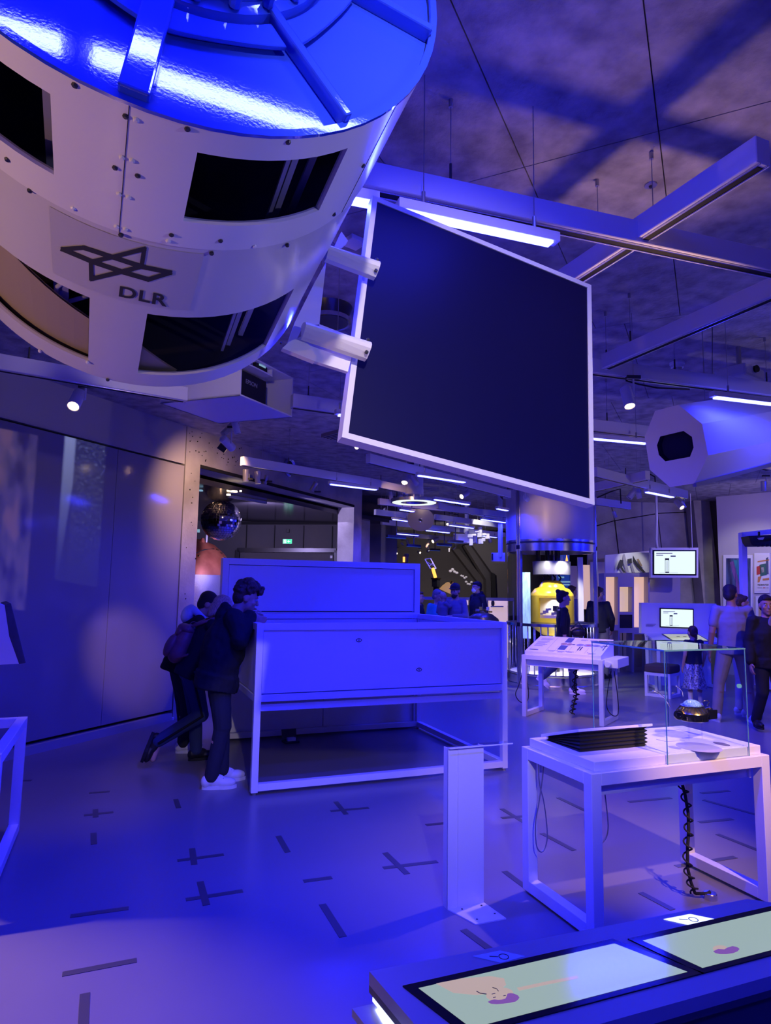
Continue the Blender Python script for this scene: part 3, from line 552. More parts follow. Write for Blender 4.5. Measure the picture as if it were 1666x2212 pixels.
# unseen projector added to imitate two reflected pictures on the glossy panel wall
PJ = Vector((-2.4, .4, 2.75)); o = thing('ceiling_projector', 'added white projector imitating reflected pictures on the panel wall', 'projector', PJ)
pdir = (wl(-2.2, 1.95)-PJ).normalized(); MB().bar(PJ-pdir*.36-UP*.03, PJ-pdir*.02-UP*.03, .3, .12).build('projector_body', 'white_metal', o, bevel=.02); MB().cyl((PJ.x, PJ.y, 3.03), (PJ.x, PJ.y, CEIL), .015, n=8).build('ceiling_mount', 'grey_metal', o)
def gobo(name, quad, power, build):
    """spotlight whose beam carries a picture inside the rectangle spanned by quad on the panel wall"""
    c = sum(quad, Vector())/4; l = bpy.data.lights.new(name, 'SPOT'); l.energy = power; l.spot_size = math.radians(30); l.spot_blend = .1; l.shadow_soft_size = .01; l.use_nodes = True
    lo = bpy.data.objects.new(name, l); COL.objects.link(lo); M = Matrix.Translation(PJ+pdir*.03) @ (c-PJ).to_track_quat('-Z', 'Y').to_matrix().to_4x4(); lo.matrix_basis = M; lo.parent = o; lo.matrix_parent_inverse = o.matrix_basis.inverted()
    q = [M.inverted() @ p for p in quad]; us = [p.x/-p.z for p in q]; vs = [p.y/-p.z for p in q]; u0, u1, v0, v1 = (us[0]+us[3])/2, (us[1]+us[2])/2, (vs[0]+vs[1])/2, (vs[2]+vs[3])/2
    nt = l.node_tree; N = nt.nodes; L = nt.links; em = N['Emission']; tc = N.new('ShaderNodeTexCoord'); sx = N.new('ShaderNodeSeparateXYZ'); L.new(tc.outputs['Normal'], sx.inputs[0])
    def mth(op, a, b_=None, clamp=False):
        n = N.new('ShaderNodeMath'); n.operation = op; n.use_clamp = clamp
        for i, v in enumerate((a, b_)):
            if v is None: continue
            if isinstance(v, (int, float)): n.inputs[i].default_value = v
            else: L.new(v, n.inputs[i])
        return n.outputs[0]
    az = mth('ABSOLUTE', sx.outputs[2]); u = mth('DIVIDE', mth('SUBTRACT', mth('DIVIDE', sx.outputs[0], az), u0), u1-u0); v = mth('DIVIDE', mth('SUBTRACT', mth('DIVIDE', sx.outputs[1], az), v0), v1-v0)
    def box(a, lo_, hi_): return mth('MULTIPLY', mth('GREATER_THAN', a, lo_), mth('LESS_THAN', a, hi_))
    mask = mth('MULTIPLY', box(u, 0, 1), box(v, 0, 1)); cm = N.new('ShaderNodeCombineXYZ'); L.new(u, cm.inputs[0]); L.new(v, cm.inputs[1])
    build(N, L, em, mth, box, u, v, mask, cm.outputs[0])
def face_pic(N, L, em, mth, box, u, v, mask, vec):
    nz = N.new('ShaderNodeTexNoise'); nz.inputs['Scale'].default_value = 3.2; nz.inputs['Detail'].default_value = 3; L.new(vec, nz.inputs['Vector'])
    rp = N.new('ShaderNodeValToRGB'); L.new(nz.outputs['Fac'], rp.inputs['Fac']); e = rp.color_ramp.elements; e[0].position = .38; e[0].color = (.05, .03, .06, 1); e[1].position = .62; e[1].color = (.75, .42, .42, 1); k = e.new(.5); k.color = (.32, .24, .42, 1)
    L.new(rp.outputs['Color'], em.inputs['Color']); L.new(mth('MULTIPLY', mask, 1.0), em.inputs['Strength'])
def city_pic(N, L, em, mth, box, u, v, mask, vec):
    mp = N.new('ShaderNodeMapping'); mp.inputs['Scale'].default_value = (26, 46, 1); L.new(vec, mp.inputs[0]); nz = N.new('ShaderNodeTexNoise'); nz.inputs['Scale'].default_value = 1; nz.inputs['Detail'].default_value = 3; L.new(mp.outputs[0], nz.inputs['Vector'])
    spk = mth('MULTIPLY', mth('POWER', mth('MULTIPLY', nz.outputs['Fac'], 1.55), 9), mth('MULTIPLY', v, 1.1)); strip_ = mth('MULTIPLY', mth('LESS_THAN', u, .26), mth('MULTIPLY', mth('POWER', v, 1.6), 2.6)); edge = mth('MULTIPLY', mth('LESS_THAN', mth('ADD', u, mth('MULTIPLY', v, -.3)), .06), strip_)
    L.new(mth('MULTIPLY', mask, mth('ADD', mth('ADD', mth('MULTIPLY', spk, mth('GREATER_THAN', u, .26)), edge), .10)), em.inputs['Strength']); em.inputs['Color'].default_value = (.50, .62, 1.0, 1)
def wq(x0, y0, x1, y1): return [onv(x, y, W0, W0+uw) for x, y in ((x0, y1), (x1, y1), (x1, y0), (x0, y0))]
gobo('picture_light', wq(-60, 926, 69, 1312), 1100, face_pic)
gobo('picture_light', wq(129, 948, 221, 1262), 1500, city_pic)
# ================================================================== SATELLITE MODEL (cylinder hull, glossy end face, black square panel)
SN = Vector((0.038, -0.982, 0.186)).normalized(); SC = Vector((0.046, 1.181, 2.941)); SR = .53025
SA = SN.cross(UP).normalized(); SB = SN.cross(SA)      # angle 0 -> SA, 90deg -> SB (downwards)
def sp(t, ph, r=SR): a = math.radians(ph); return SC - SN*t + (SA*math.cos(a)+SB*math.sin(a))*r
def cylhit(px, py, r=SR):
    ry = Vector(ray(px, py)); o = Vector(CAM)-SC; op = o-SN*o.dot(SN); rp = ry-SN*ry.dot(SN)
    A_ = rp.dot(rp); B_ = 2*op.dot(rp); C_ = op.dot(op)-r*r; D_ = B_*B_-4*A_*C_
    t = (-B_-math.sqrt(max(D_, 0)))/(2*A_); q = Vector(CAM)+ry*t-SC
    return -q.dot(SN), math.degrees(math.atan2(q.dot(SB), q.dot(SA)))
sat = thing('satellite_model', 'huge white cylindrical satellite model hung from the ceiling with a square black panel', 'satellite', SC)
def hull(name, t0, t1, wins, tw0, tw1, m, r0=SR, th=.012):
    """curved sheet t0..t1 with window holes (list of (phi0, phi1))"""
    phs = sorted(set([round(p, 2) for w in wins for p in w]+[round(x*4.0, 2) for x in range(90)]))
    phs = [p for i, p in enumerate(phs) if i == 0 or p-phs[i-1] > .3 or any(abs(p-x) < .01 for w in wins for x in w)]
    ts = [t0, tw0, tw1, t1]; bm = MB(); grid = {}
    for k, r in ((0, r0), (1, r0-th)):
        for i, t in enumerate(ts):
            for j, p in enumerate(phs): grid[k, i, j] = bm.bm.verts.new(sp(t, p, r))
    n = len(phs)
    def hole(j):
        c = phs[j]+((phs[(j+1) % n]-phs[j]) % 360)/2
        return any((c-w[0]) % 360 < (w[1]-w[0]) for w in wins)
    for i in range(3):
        for j in range(n):
            jn = (j+1) % n
            if i == 1 and hole(j): 
                for q in (i, i+1): bm.bm.faces.new([grid[0, q, j], grid[0, q, jn], grid[1, q, jn], grid[1, q, j]])
                if not hole(j-1): bm.bm.faces.new([grid[0, i, j], grid[0, i+1, j], grid[1, i+1, j], grid[1, i, j]])
                if not hole(jn): bm.bm.faces.new([grid[0, i, jn], grid[0, i+1, jn], grid[1, i+1, jn], grid[1, i, jn]])
                continue
            for k in (0, 1): bm.bm.faces.new([grid[k, i, j], grid[k, i, jn], grid[k, i+1, jn], grid[k, i+1, j]]).material_index = k
    for i in (0, 3):
        for j in range(n): bm.bm.faces.new([grid[0, i, j], grid[0, i, (j+1) % n], grid[1, i, (j+1) % n], grid[1, i, j]])
    return bm.build(name, [m, 'dark_metal'], sat, smooth='auto')
def arcs(c, half, n=6): return [((c+k*360/n)-half, (c+k*360/n)+half) for k in range(n)]
WF = arcs(111, 17.0); WR = arcs(112.7, 22.8)
WF = [(a % 360, a % 360+(b_-a)) for a, b_ in WF]; WR = [(a % 360, a % 360+(b_-a)) for a, b_ in WR]
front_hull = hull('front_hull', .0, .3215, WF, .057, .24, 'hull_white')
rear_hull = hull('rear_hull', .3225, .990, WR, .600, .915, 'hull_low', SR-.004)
def pane(name, w, ta, tb, m, r):
    b = MB(); k = 8; row = [[b.bm.verts.new(sp(t, w[0]+(w[1]-w[0])*i/k, r)) for i in range(k+1)] for t in (ta, tb)]
    for i in range(k): b.bm.faces.new([row[0][i], row[0][i+1], row[1][i+1], row[1][i]])
    return b.build(name, m, sat, smooth=True)
for w in WF: pane('window_pane', w, .057, .24, 'pane_dark', SR-.008)
for w in WR: pane('window_pane', w, .600, .915, 'pane_dark', SR-.012)
# seams (grooves) between hull plates, and rivets
for k in range(6):
    ph = 81.4+60*k
    b = MB()
    b.bar(sp(.004, ph, SR+.0003), sp(.3215, ph, SR+.0003), .0011, .0010, up=sp(0, ph)-sp(0, ph, 0)); b.build('plate_seam', 'groove', front_hull)
def rivet(px, py, dark):
    t, ph = cylhit(px, py); ax = (sp(0, ph)-sp(0, ph, 0)).normalized()
    b = MB(); b.lathe(sp(t, ph, SR-.002), [(.0052, 0), (.0052, .004), (.0028, .0062)], ax, 8); b.build('rivet', 'dark_metal' if dark else 'white_metal', front_hull if t < .322 else rear_hull)
def Z1(x, y): return (x/1.7537, y/1.7537)
def Z2(x, y): return (x/1.96, 400+y/1.96)
for q in [Z1(283, 322), Z1(476, 440), Z1(436, 635), Z1(522, 665), Z1(710, 488), Z1(1092, 538), Z1(1375, 627), Z1(28, 604), Z1(113, 722), Z1(1265, 812), Z2(512, 211), Z2(726, 210), Z2(934, 235), Z2(896, 289), Z2(1217, 254), Z2(1414, 122), Z2(456, 824), Z2(1238, 698)]: rivet(*q, True)
for q in [Z1(516, 454), Z1(463, 596), Z1(501, 608), Z1(452, 735), Z1(487, 747), Z1(442, 858), Z1(475, 868), Z2(310, 98), Z2(712, 236), Z2(1077, 258), Z2(169, 703), Z2(370, 750)]: rivet(*q, False)
# decal label plate, logo and letters
tA, pA = cylhit(104, 447); tB, pB = cylhit(410, 673)
LR = SR-.004
b = MB(); k = 8; row = [[b.bm.verts.new(sp(t, pA+(pB-pA)*i/k, LR+.0012)) for i in range(k+1)] for t in (tA, tB)]
for i in range(k): b.bm.faces.new([row[0][i], row[0][i+1], row[1][i+1], row[1][i]])
mat('decal', (.52, .51, .53), .3); b.build('logo_decal', 'decal', rear_hull, smooth=True)
def lp(x, y, r=LR+.0026):
    t, ph = cylhit(*Z2(x, y)); return sp(t, ph, r)
def stroke(name, pts, wpx, parent, m='ink', closed=False):
    b = MB(); pts = [Vector((*p, 0)) for p in pts]
    if closed: pts = pts+[pts[0]]
    for p, q in zip(pts, pts[1:]):
        d = (q-p).normalized(); nn = Vector((-d.y, d.x, 0))*wpx/2; p2 = p-d*wpx*.35; q2 = q+d*wpx*.35; K = 4
        for i in range(K):
            a_, c_ = p2.lerp(q2, i/K), p2.lerp(q2, (i+1)/K)
            b.poly([lp(*(a_-nn).xy), lp(*(c_-nn).xy), lp(*(c_+nn).xy), lp(*(a_+nn).xy)])
    return b.build(name, m, parent)
def shape_px(name, polys, parent, m):
    b = MB()
    for pl in polys: b.poly([lp(*p) for p in pl])
    return b.build(name, m, parent)
for pts in ([(262, 273), (388, 326), (520, 371), (628, 402)], [(352, 267), (480, 309), (600, 348), (722, 373)], [(262, 273), (352, 267)], [(722, 373), (628, 402)], [(384, 327), (490, 303), (612, 272)], [(611, 272), (599, 347)], [(384, 327), (386, 399)], [(386, 399), (500, 372), (599, 347)]):
    stroke('emblem_stroke', pts, 19, rear_hull)
# letters D L R, laid over the curved hull
cu = bpy.data.curves.new('t', 'FONT'); cu.body = 'DLR'; cu.size = 1; cu.space_character = 1.08; cu.offset = .022; cu.resolution_u = 4
tmp = bpy.data.objects.new('t', cu); COL.objects.link(tmp); bpy.context.view_layer.update()
me = bpy.data.meshes.new_from_object(tmp.evaluated_get(bpy.context.evaluated_depsgraph_get())); bpy.data.objects.remove(tmp)
xs = [v.co.x for v in me.vertices]; ys = [v.co.y for v in me.vertices]; x0, x1, y0, y1 = min(xs), max(xs), min(ys), max(ys)
for v in me.vertices:
    f_, g_ = (v.co.x-x0)/(x1-x0), (v.co.y-y0)/(y1-y0)
    tl, tr, br, bl = (508, 429), (713, 470), (706, 518), (502, 473)
    X = (1-g_)*((1-f_)*bl[0]+f_*br[0])+g_*((1-f_)*tl[0]+f_*tr[0]); Y = (1-g_)*((1-f_)*bl[1]+f_*br[1])+g_*((1-f_)*tl[1]+f_*tr[1])
    v.co = lp(X, Y)
link('lettering', me, 'ink', rear_hull)
# interior seen through the windows
b = MB(); b.lathe(SC-SN*.03, [(.20, 0), (.20, .93)], -SN, 28); b.build('inner_core', 'black_gloss', sat, smooth='auto')
b = MB(); b.lathe(SC-SN*.95, [(SR-.02, 0), (SR-.02, .02)], -SN, 48); b.build('rear_bulkhead', 'dark_metal', sat)
b = MB(); b.tubering(SC-SN*.40, [(SR-.02, 0), (SR-.02, .01), (.2, .01), (.2, 0)], -SN, 48); b.build('mid_bulkhead', 'dark_metal', sat)
def gold_sheet(ph0, ph1, ta, tb):   # curved gold foil sheet just inside the hull; ta, tb = upper edge at both ends
    b = MB(); K = 8; rows = []
    for r in (.500, .494):
        rows.append([[b.bm.verts.new(sp(t, ph0+(ph1-ph0)*i/K, r)) for t in (ta+(tb-ta)*i/K, .945)] for i in range(K+1)])
    for i in range(K):
        b.bm.faces.new([rows[0][i][0], rows[0][i+1][0], rows[0][i+1][1], rows[0][i][1]]); b.bm.faces.new([rows[1][i][0], rows[1][i+1][0], rows[1][i+1][1], rows[1][i][1]])
    b.build('inner_plate', 'gold_panel', sat)
gold_sheet(40, 74.5, .60, .74); gold_sheet(89, 103, .80, .944)
for k, (ph, r, w) in enumerate(((122, .46, .012), (125, .44, .008), (118.5, .47, .008), (62, .45, .02), (131, .45, .014), (66, .47, .014))):
    b = MB(); b.bar(sp(.06+.0*k, ph, r), sp(.92, ph+(2 if k < 3 else 0), r), w, .01, up=SB); b.build('inner_strut', 'white_metal', sat)
for k in range(3):
    b = MB(); b.tube([sp(.62+.1*k, 70+2*k, .45), sp(.7+.08*k, 64, .48), sp(.9, 62-3*k, .46)], .006, 6); b.build('inner_cable', 'white_paint', sat, smooth=True)
# end face with rim, hub flange, radial ribs
face = MB().lathe(SC-SN*.012, [(SR-.0125, 0), (SR-.0125, .010)], -SN, 64).build('end_face', 'face_led_blue', sat)
b = MB(); b.tubering(SC, [(SR+.002, .003), (SR+.002, -.004), (SR-.013, -.004), (SR-.013, .003)], -SN, 64); b.build('end_rim', 'face_led_blue', face, smooth='auto')
b = MB(); b.lathe(SC-SN*.012, [(.285, 0), (.278, -.025), (.255, -.03), (.25, -.055), (.2, -.06), (.12, -.05), (.06, -.05)], -SN, 48); b.build('hub', 'face_led_blue', face, smooth='auto')
for k in range(24):
    a = 15*k+4; c = SC+SN*.018+(SA*math.cos(math.radians(a))+SB*math.sin(math.radians(a)))*.264
    b = MB(); b.lathe(c, [(.011, 0), (.011, -.02), (.008, -.024)], -SN, 8); b.build('flange_bolt', 'face_led_blue', face)
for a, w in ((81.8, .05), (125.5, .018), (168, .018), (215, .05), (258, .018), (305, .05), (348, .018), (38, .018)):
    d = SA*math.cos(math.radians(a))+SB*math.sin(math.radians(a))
    b = MB(); b.bar(SC+SN*.004+d*.26, SC+SN*.004+d*(SR-.012), w, .034, up=SN); b.build('rib', 'face_led_blue', face, bevel=.004)
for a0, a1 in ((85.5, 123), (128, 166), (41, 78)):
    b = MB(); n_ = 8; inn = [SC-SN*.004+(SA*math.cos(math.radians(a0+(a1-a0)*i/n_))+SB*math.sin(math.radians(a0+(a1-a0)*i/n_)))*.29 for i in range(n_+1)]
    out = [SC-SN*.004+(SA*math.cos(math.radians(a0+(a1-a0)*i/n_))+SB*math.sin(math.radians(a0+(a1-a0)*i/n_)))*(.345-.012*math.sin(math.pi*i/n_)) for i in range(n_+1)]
    b.prism(inn+out[::-1], SN*.01); b.build('rib_web', 'face_led_blue', face, bevel=.003)
# square black panel on the right, two channel arms and the bracket frame
PC = [Vector(p) for p in ((0.772, 2.114, 3.064), (1.742, 2.116, 2.909), (1.59, 1.939, 1.963), (.62, 1.938, 2.118))]   # TL TR BR BL
ex = (PC[1]-PC[0]).normalized(); ey = (PC[0]-PC[3]).normalized(); en = ex.cross(ey).normalized(); 
if en.y > 0: en = -en
bd = .020; th = .045
inn = [PC[0]+ex*bd-ey*bd, PC[1]-ex*bd-ey*bd, PC[2]-ex*bd+ey*bd, PC[3]+ex*bd+ey*bd]
pf = None
for i in range(4):
    j = (i+1) % 4; b = MB(); b.prism([PC[i], PC[j], inn[j], inn[i]], -en*th); b.build('panel_frame', 'white_metal', sat)
b = MB(); b.prism([p-en*.004 for p in inn], -en*.02); b.build('black_panel', 'panel_black', sat)
b = MB(); b.prism([p-en*.03 for p in inn], -en*.012); b.build('panel_back', 'white_metal', sat)
def pp(px, py, out=0.0): return onplane(px, py, PC[0]+en*out, en)
def arm(pts_l, pts_r, name='channel_arm'):   # pts: left top, left bottom / right top, right bottom in pixels, curved shell
    b = MB(); L0, L1 = pp(*pts_l[0], .05), pp(*pts_l[1], .05); R0, R1 = pp(*pts_r[0], .05), pp(*pts_r[1], .05); K = 6
    for sgn in (0,):
        rows = []
        for A0, A1 in ((L0, L1), (R0, R1)):
            rows.append([A0.lerp(A1, i/K)+en*(.035*math.sin(math.pi*i/K)) for i in range(K+1)]+[A1.lerp(A0, i/K)-en*.02 for i in range(K+1)])
        b.skin([[b.bm.verts.new(p) for p in rw_] for rw_ in rows])
    o_ = b.build(name, 'white_metal', sat)
    for fx in (.95,):
        for fy in (.14, .86):
            q = L0.lerp(R0, fx).lerp(L1.lerp(R1, fx), fy)+en*.018
            b = MB(); b.lathe(q, [(.006, 0), (.006, .006), (.003, .008)], en, 8); b.build('screw', 'dark_metal', o_)
arm([(700, 532), (705, 558)], [(816, 566), (812, 599)]); arm([(655, 697), (654, 727)], [(797, 738), (793, 775)])
def bplate(pts, out, thk, name='bracket_plate'):
    b = MB(); b.prism([pp(x, y, out) for x, y in pts], -en*thk); return b.build(name, 'white_metal', sat)
bplate([(712, 556), (738, 500), (752, 520), (706, 562)], .02, .02)
bplate([(705, 565), (690, 700), (655, 705), (640, 735), (622, 740), (640, 690), (680, 610)], .0, .02)
bplate([(690, 700), (768, 730), (762, 760), (690, 735)], .0, .015)
bplate([(625, 738), (655, 725), (684, 770), (680, 780), (610, 752)], .02, .02)
bplate([(655, 728), (690, 735), (762, 762), (752, 803), (680, 780)], .01, .015)
# suspension cables of the model
for q in (sp(.15, 300, SR-.01), sp(.15, 240, SR-.01), sp(.85, 300, SR-.01), sp(.85, 240, SR-.01)):
    b = MB(); b.cyl(q, Vector((q.x, q.y, CEIL)), .004, n=6); b.build('suspension_cable', 'grey_metal', sat)
# ================================================================== WHITE TANK with back panel wall
X0, X1, Y0, Y1 = 1.06, 3.425, 5.455, 7.42
T = thing('exhibit_tank', 'large white square tank on a tubular frame the teenagers lean on', 'display', ((X0+X1)/2, (Y0+Y1)/2, 0))
tw = .055; ZT, ZB2 = 1.35, .70
def tbar(p, q, name='frame_bar', w=tw): MB().bar(p, q, w, w).build(name, 'white_paint', T, bevel=.002, seg=1)
for x in (X0+tw/2, X1-tw/2):
    for y in (Y0+tw/2, Y1-tw/2):
        MB().box((x, y, ZT/2+.01), (tw, tw, ZT-.02)).build('leg', 'white_paint', T, bevel=.002, seg=1)
        MB().lathe((x, y, 0), [(.018, 0), (.018, .015), (.008, .016), (.008, .03)], n=10).build('foot', 'grey_metal', T)
for y in (Y0+tw/2, Y1-tw/2):
    tbar((X0+tw, y, ZT-tw/2), (X1-tw, y, ZT-tw/2)); tbar((X0+tw, y, .03+tw/2), (X1-tw, y, .03+tw/2)); tbar((X0+tw, y, ZB2+.05), (X1-tw, y, ZB2+.05))
    tbar((X0+tw, y+(.035 if y < 6 else -.035), ZB2-.03), (X1-tw, y+(.035 if y < 6 else -.035), ZB2-.03), 'lower_rail')
for x in (X0+tw/2, X1-tw/2):
    tbar((x, Y0+tw, ZT-tw/2), (x, Y1-tw, ZT-tw/2)); tbar((x, Y0+tw, ZB2+.05), (x, Y1-tw, ZB2+.05))
tbar((X1-tw/2, Y0+tw, .03+tw/2), (X1-tw/2, Y1-tw, .03+tw/2))
def tpanel(c, s, name='side_panel', m='white_paint'): return MB().box(c, s).build(name, m, T)
yc = (Y0+Y1)/2; xc = (X0+X1)/2; zc2 = (ZT-tw+ZB2+.08)/2; hh = ZT-tw-ZB2-.08-.012
fpn = tpanel((xc, Y0+.03, zc2), (X1-X0-2*tw-.012, .02, hh)); tpanel((xc, Y1-.03, zc2), (X1-X0-2*tw-.012, .02, hh))
tpanel((X0+.022, yc, zc2), (.02, Y1-Y0-2*tw-.012, hh)); tpanel((X1-.022, yc, zc2), (.02, Y1-Y0-2*tw-.012, hh))
tpanel((xc, yc, ZB2+.06), (X1-X0-.12, Y1-Y0-.12, .02), 'bottom_panel')
MB().box((xc, yc, .92), (X1-X0-.13, Y1-Y0-.13, .02)).build('inner_tray', 'wall_lilac', T)
MB().box((X1-.058, Y1-.058, 1.18), (.006, .006, .2)).build('corner_strip', 'wall_lilac', T)
for px, py in ((775.5, 1383), (905.5, 1446.5)):
    P = onplane(px, py, Vector((0, Y0+.0195, 0)), Vector((0, 1, 0)))
    b = MB(); b.prism([P+Vector((.028*math.cos(t), 0, .017*math.sin(t)*(1-.35*abs(math.cos(t))**3))) for t in [2*math.pi*k/20 for k in range(20)]], (0, -.002, 0)); m_ = b.build('eye_symbol', 'ink', fpn)
    b = MB(); b.prism([P+Vector((.021*math.cos(t), -.002, .011*math.sin(t)*(1-.3*abs(math.cos(t))**3))) for t in [2*math.pi*k/20 for k in range(20)]], (0, -.001, 0)); b.build('eye_white', 'white_paint', fpn)
    b = MB(); b.tubering(P+Vector((0, -.003, 0)), [(.0085, 0), (.0085, -.001), (.0055, -.001), (.0055, 0)], (0, 1, 0), 16); b.lathe(P+Vector((0, -.003, 0)), [(.003, 0), (.003, -.001)], (0, 1, 0), 8); b.build('eye_ring', 'ink', fpn)
# ---- white display wall behind the tank (own frame, reaches the floor)
pl, pr = 1.10, 3.44; yb = 7.46; zt_ = above(907, 1218, (pr, yb, 0)); xl = onplane(478, 1300, Vector((0, yb, 0)), Vector((0, 1, 0))).x
Wp = thing('display_wall', 'white framed display wall standing behind the tank', 'display', ((xl+pr)/2, yb+.08, 0))
fw2 = .07
for x in (xl+fw2/2, pr-fw2/2): MB().box((x, yb+.075, zt_/2+.01), (fw2, .15, zt_-.02)).build('frame_post', 'white_paint', Wp, bevel=.002, seg=1)
for z in (zt_-fw2/2, .04, 1.33): MB().box(((xl+pr)/2, yb+.075, z), (pr-xl-2*fw2, .15, fw2 if z > .1 else .06)).build('frame_bar', 'white_paint', Wp, bevel=.002, seg=1)
MB().box(((xl+pr)/2, yb+.03, (zt_-fw2+1.37)/2), (pr-xl-2*fw2-.012, .02, zt_-fw2-1.37-.012)).build('upper_panel', 'white_paint', Wp)
xm = onplane(699, 1550, Vector((0, yb, 0)), Vector((0, 1, 0))).x
for a_, c_ in ((xl+fw2, xm), (xm, pr-fw2)): MB().box(((a_+c_)/2, yb+.03, (1.29+.07)/2), (c_-a_-.008, .02, 1.29-.07-.01)).build('lower_panel', 'white_paint', Wp)
MB().box(((xl+pr)/2, yb+.09, zt_/2), (pr-xl-.02, .02, zt_-.05)).build('back_panel', 'dark_metal', Wp)
# little objects: floor socket under the tank, tiny lamp at the wall foot
P = hz(628, 1604, 0); o = thing('floor_socket', 'open floor socket box with a plug under the white tank', 'socket', P)
MB().box(P+UP*.012, (.16, .12, .024), .1).build('socket_box', 'dark_metal', o, bevel=.004); MB().box(P+UP*.04+Vector((0, -.02, 0)), (.09, .05, .035), .1).build('plug', 'white_paint', o, bevel=.006)
MB().hexa([P+Vector(q) for q in ((-.08, .06, .02), (.08, .06, .02), (.08, .065, .02), (-.08, .065, .02), (-.08, .1, .12), (.08, .1, .12), (.08, .105, .12), (-.08, .105, .12))]).build('lid', 'dark_metal', o)
# ================================================================== GLASS CASE TABLE
TX0, TX1, TY0, TY1, TZ = 2.165, 3.365, 2.705, 3.305, .775
G = thing('exhibit_table', 'white tubular exhibit table carrying the glass case and black bellows', 'table', ((TX0+TX1)/2, (TY0+TY1)/2, 0))
def frame_table(root, x0, x1, y0, y1, z, w=.06, m='white_paint', foot_all=False, apron=True):
    for x in (x0+w/2, x1-w/2):
        for y in (y0+w/2, y1-w/2):
            MB().box((x, y, z/2+.008), (w, w, z-.016)).build('leg', m, root, bevel=.002, seg=1)
            MB().lathe((x, y, 0), [(.018, 0), (.018, .008), (.007, .009), (.007, .02)], n=10).build('foot', 'grey_metal', root)
        MB().bar((x, y0+w, .016+w/2), (x, y1-w, .016+w/2), w, w).build('foot_rail', m, root, bevel=.002, seg=1)
        MB().bar((x, y0+w, z-w/2), (x, y1-w, z-w/2), w, w).build('top_rail', m, root, bevel=.002, seg=1)
    for y in (y0+w/2, y1-w/2):
        MB().bar((x0+w, y, z-w/2), (x1-w, y, z-w/2), w, w).build('top_rail', m, root, bevel=.002, seg=1)
    if apron:
        for y in (y0+w+.02, y1-w-.02): MB().box(((x0+x1)/2, y, z-w-.03), (x1-x0-2*w, .015, .075)).build('apron', m, root)
        for x in (x0+w+.02, x1-w-.02): MB().box((x, (y0+y1)/2, z-w-.03), (.015, y1-y0-2*w, .075)).build('apron', m, root)
frame_table(G, TX0, TX1, TY0, TY1, TZ)
SLX0, SLX1, SLY0, SLY1, SLZ = TX0+.04, TX1-.03, TY0+.028, TY1-.02, .822
MB().box(((SLX0+SLX1)/2, (SLY0+SLY1)/2, (TZ+SLZ)/2), (SLX1-SLX0, SLY1-SLY0, SLZ-TZ)).build('top_slab', 'white_paint', G, bevel=.003)
P = onplane(1484, 1670, Vector((0, TY0+.06+.0125, 0)), Vector((0, 1, 0))); MB().lathe(P, [(.007, 0), (.007, -.004), (.004, -.005), (.004, -.002)], (0, 1, 0), 12).build('lock', 'dark_metal', G)
# plinth plate with printed star chart under the glass, graphics
gx0 = 2.66; gx1 = 3.235; gy0 = TY0+.018; gy1 = TY1-.012
pl = MB().box(((gx0+gx1)/2+.01, (gy0+gy1)/2, SLZ+.002), (gx1-gx0-.05, gy1-gy0-.05, .004)).build('case_base', 'warm_white', G)
mat('chart_grey', (.42, .40, .44), .6); mat('chart_dark', (.20, .17, .20), .6)
def disc_px(px, py, rx, ry, m, name):
    c = hz(px, py, SLZ+.0045); MB().prism([c+Vector((rx*math.cos(t), ry*math.sin(t), 0)) for t in [2*math.pi*k/24 for k in range(24)]], (0, 0, .0006)).build(name, m, pl)
disc_px(1510, 1614, .11, .12, 'chart_grey', 'printed_disc'); disc_px(1559, 1607, .03, .05, 'chart_dark', 'printed_moon'); disc_px(1458, 1615, .024, .04, 'chart_grey', 'printed_moon')
b = MB(); b.tube([hz(1418, 1597, SLZ+.0048), hz(1440, 1602, SLZ+.0048), hz(1480, 1600, SLZ+.0048)], .0015, 4); b.build('printed_line', 'chart_grey', pl)
# glass case: five panes with greenish edges
GC = thing('glass_case', 'clear glass display case over the gold gadget on the white table', 'case', ((gx0+gx1)/2, (gy0+gy1)/2, TZ))
gz = 1.345; t_ = .008
MB().box(((gx0+gx1)/2, gy0+t_/2, (TZ+gz)/2), (gx1-gx0, t_, gz-TZ)).build('front_pane', 'glass', GC); MB().box(((gx0+gx1)/2, gy1-t_/2, (TZ+gz)/2), (gx1-gx0, t_, gz-TZ)).build('back_pane', 'glass', GC)
MB().box((gx0+t_/2, (gy0+gy1)/2, (SLZ+.005+gz)/2), (t_, gy1-gy0-2*t_, gz-SLZ-.005)).build('side_pane', 'glass', GC); MB().box((gx1-t_/2, (gy0+gy1)/2, (SLZ+.005+gz)/2), (t_, gy1-gy0-2*t_, gz-SLZ-.005)).build('side_pane', 'glass', GC)
MB().box(((gx0+gx1)/2, (gy0+gy1)/2, gz+t_/2), (gx1-gx0+.004, gy1-gy0+.004, t_)).build('top_pane', 'glass', GC)
mat('edge_green', (.10, .30, .28), .15, spec=.6)
for x, y in ((gx0, gy0), (gx1, gy0), (gx0, gy1), (gx1, gy1)): MB().box((x, y, (TZ+gz)/2), (.004, .004, gz-TZ)).build('glass_edge', 'edge_green', GC)
for y in (gy0-.003, gy1+.003): MB().box(((gx0+gx1)/2, y, gz+t_/2), (gx1-gx0+.006, .002, t_)).build('glass_edge', 'edge_green', GC)
for x in (gx0-.003, gx1+.003): MB().box((x, (gy0+gy1)/2, gz+t_/2), (.002, gy1-gy0, t_)).build('glass_edge', 'edge_green', GC)
MB().lathe((gx1+.001, gy0+.05, 1.14), [(.012, 0), (.012, .012)], (1, 0, 0), 12).build('case_lock', 'screen_cyan', GC)
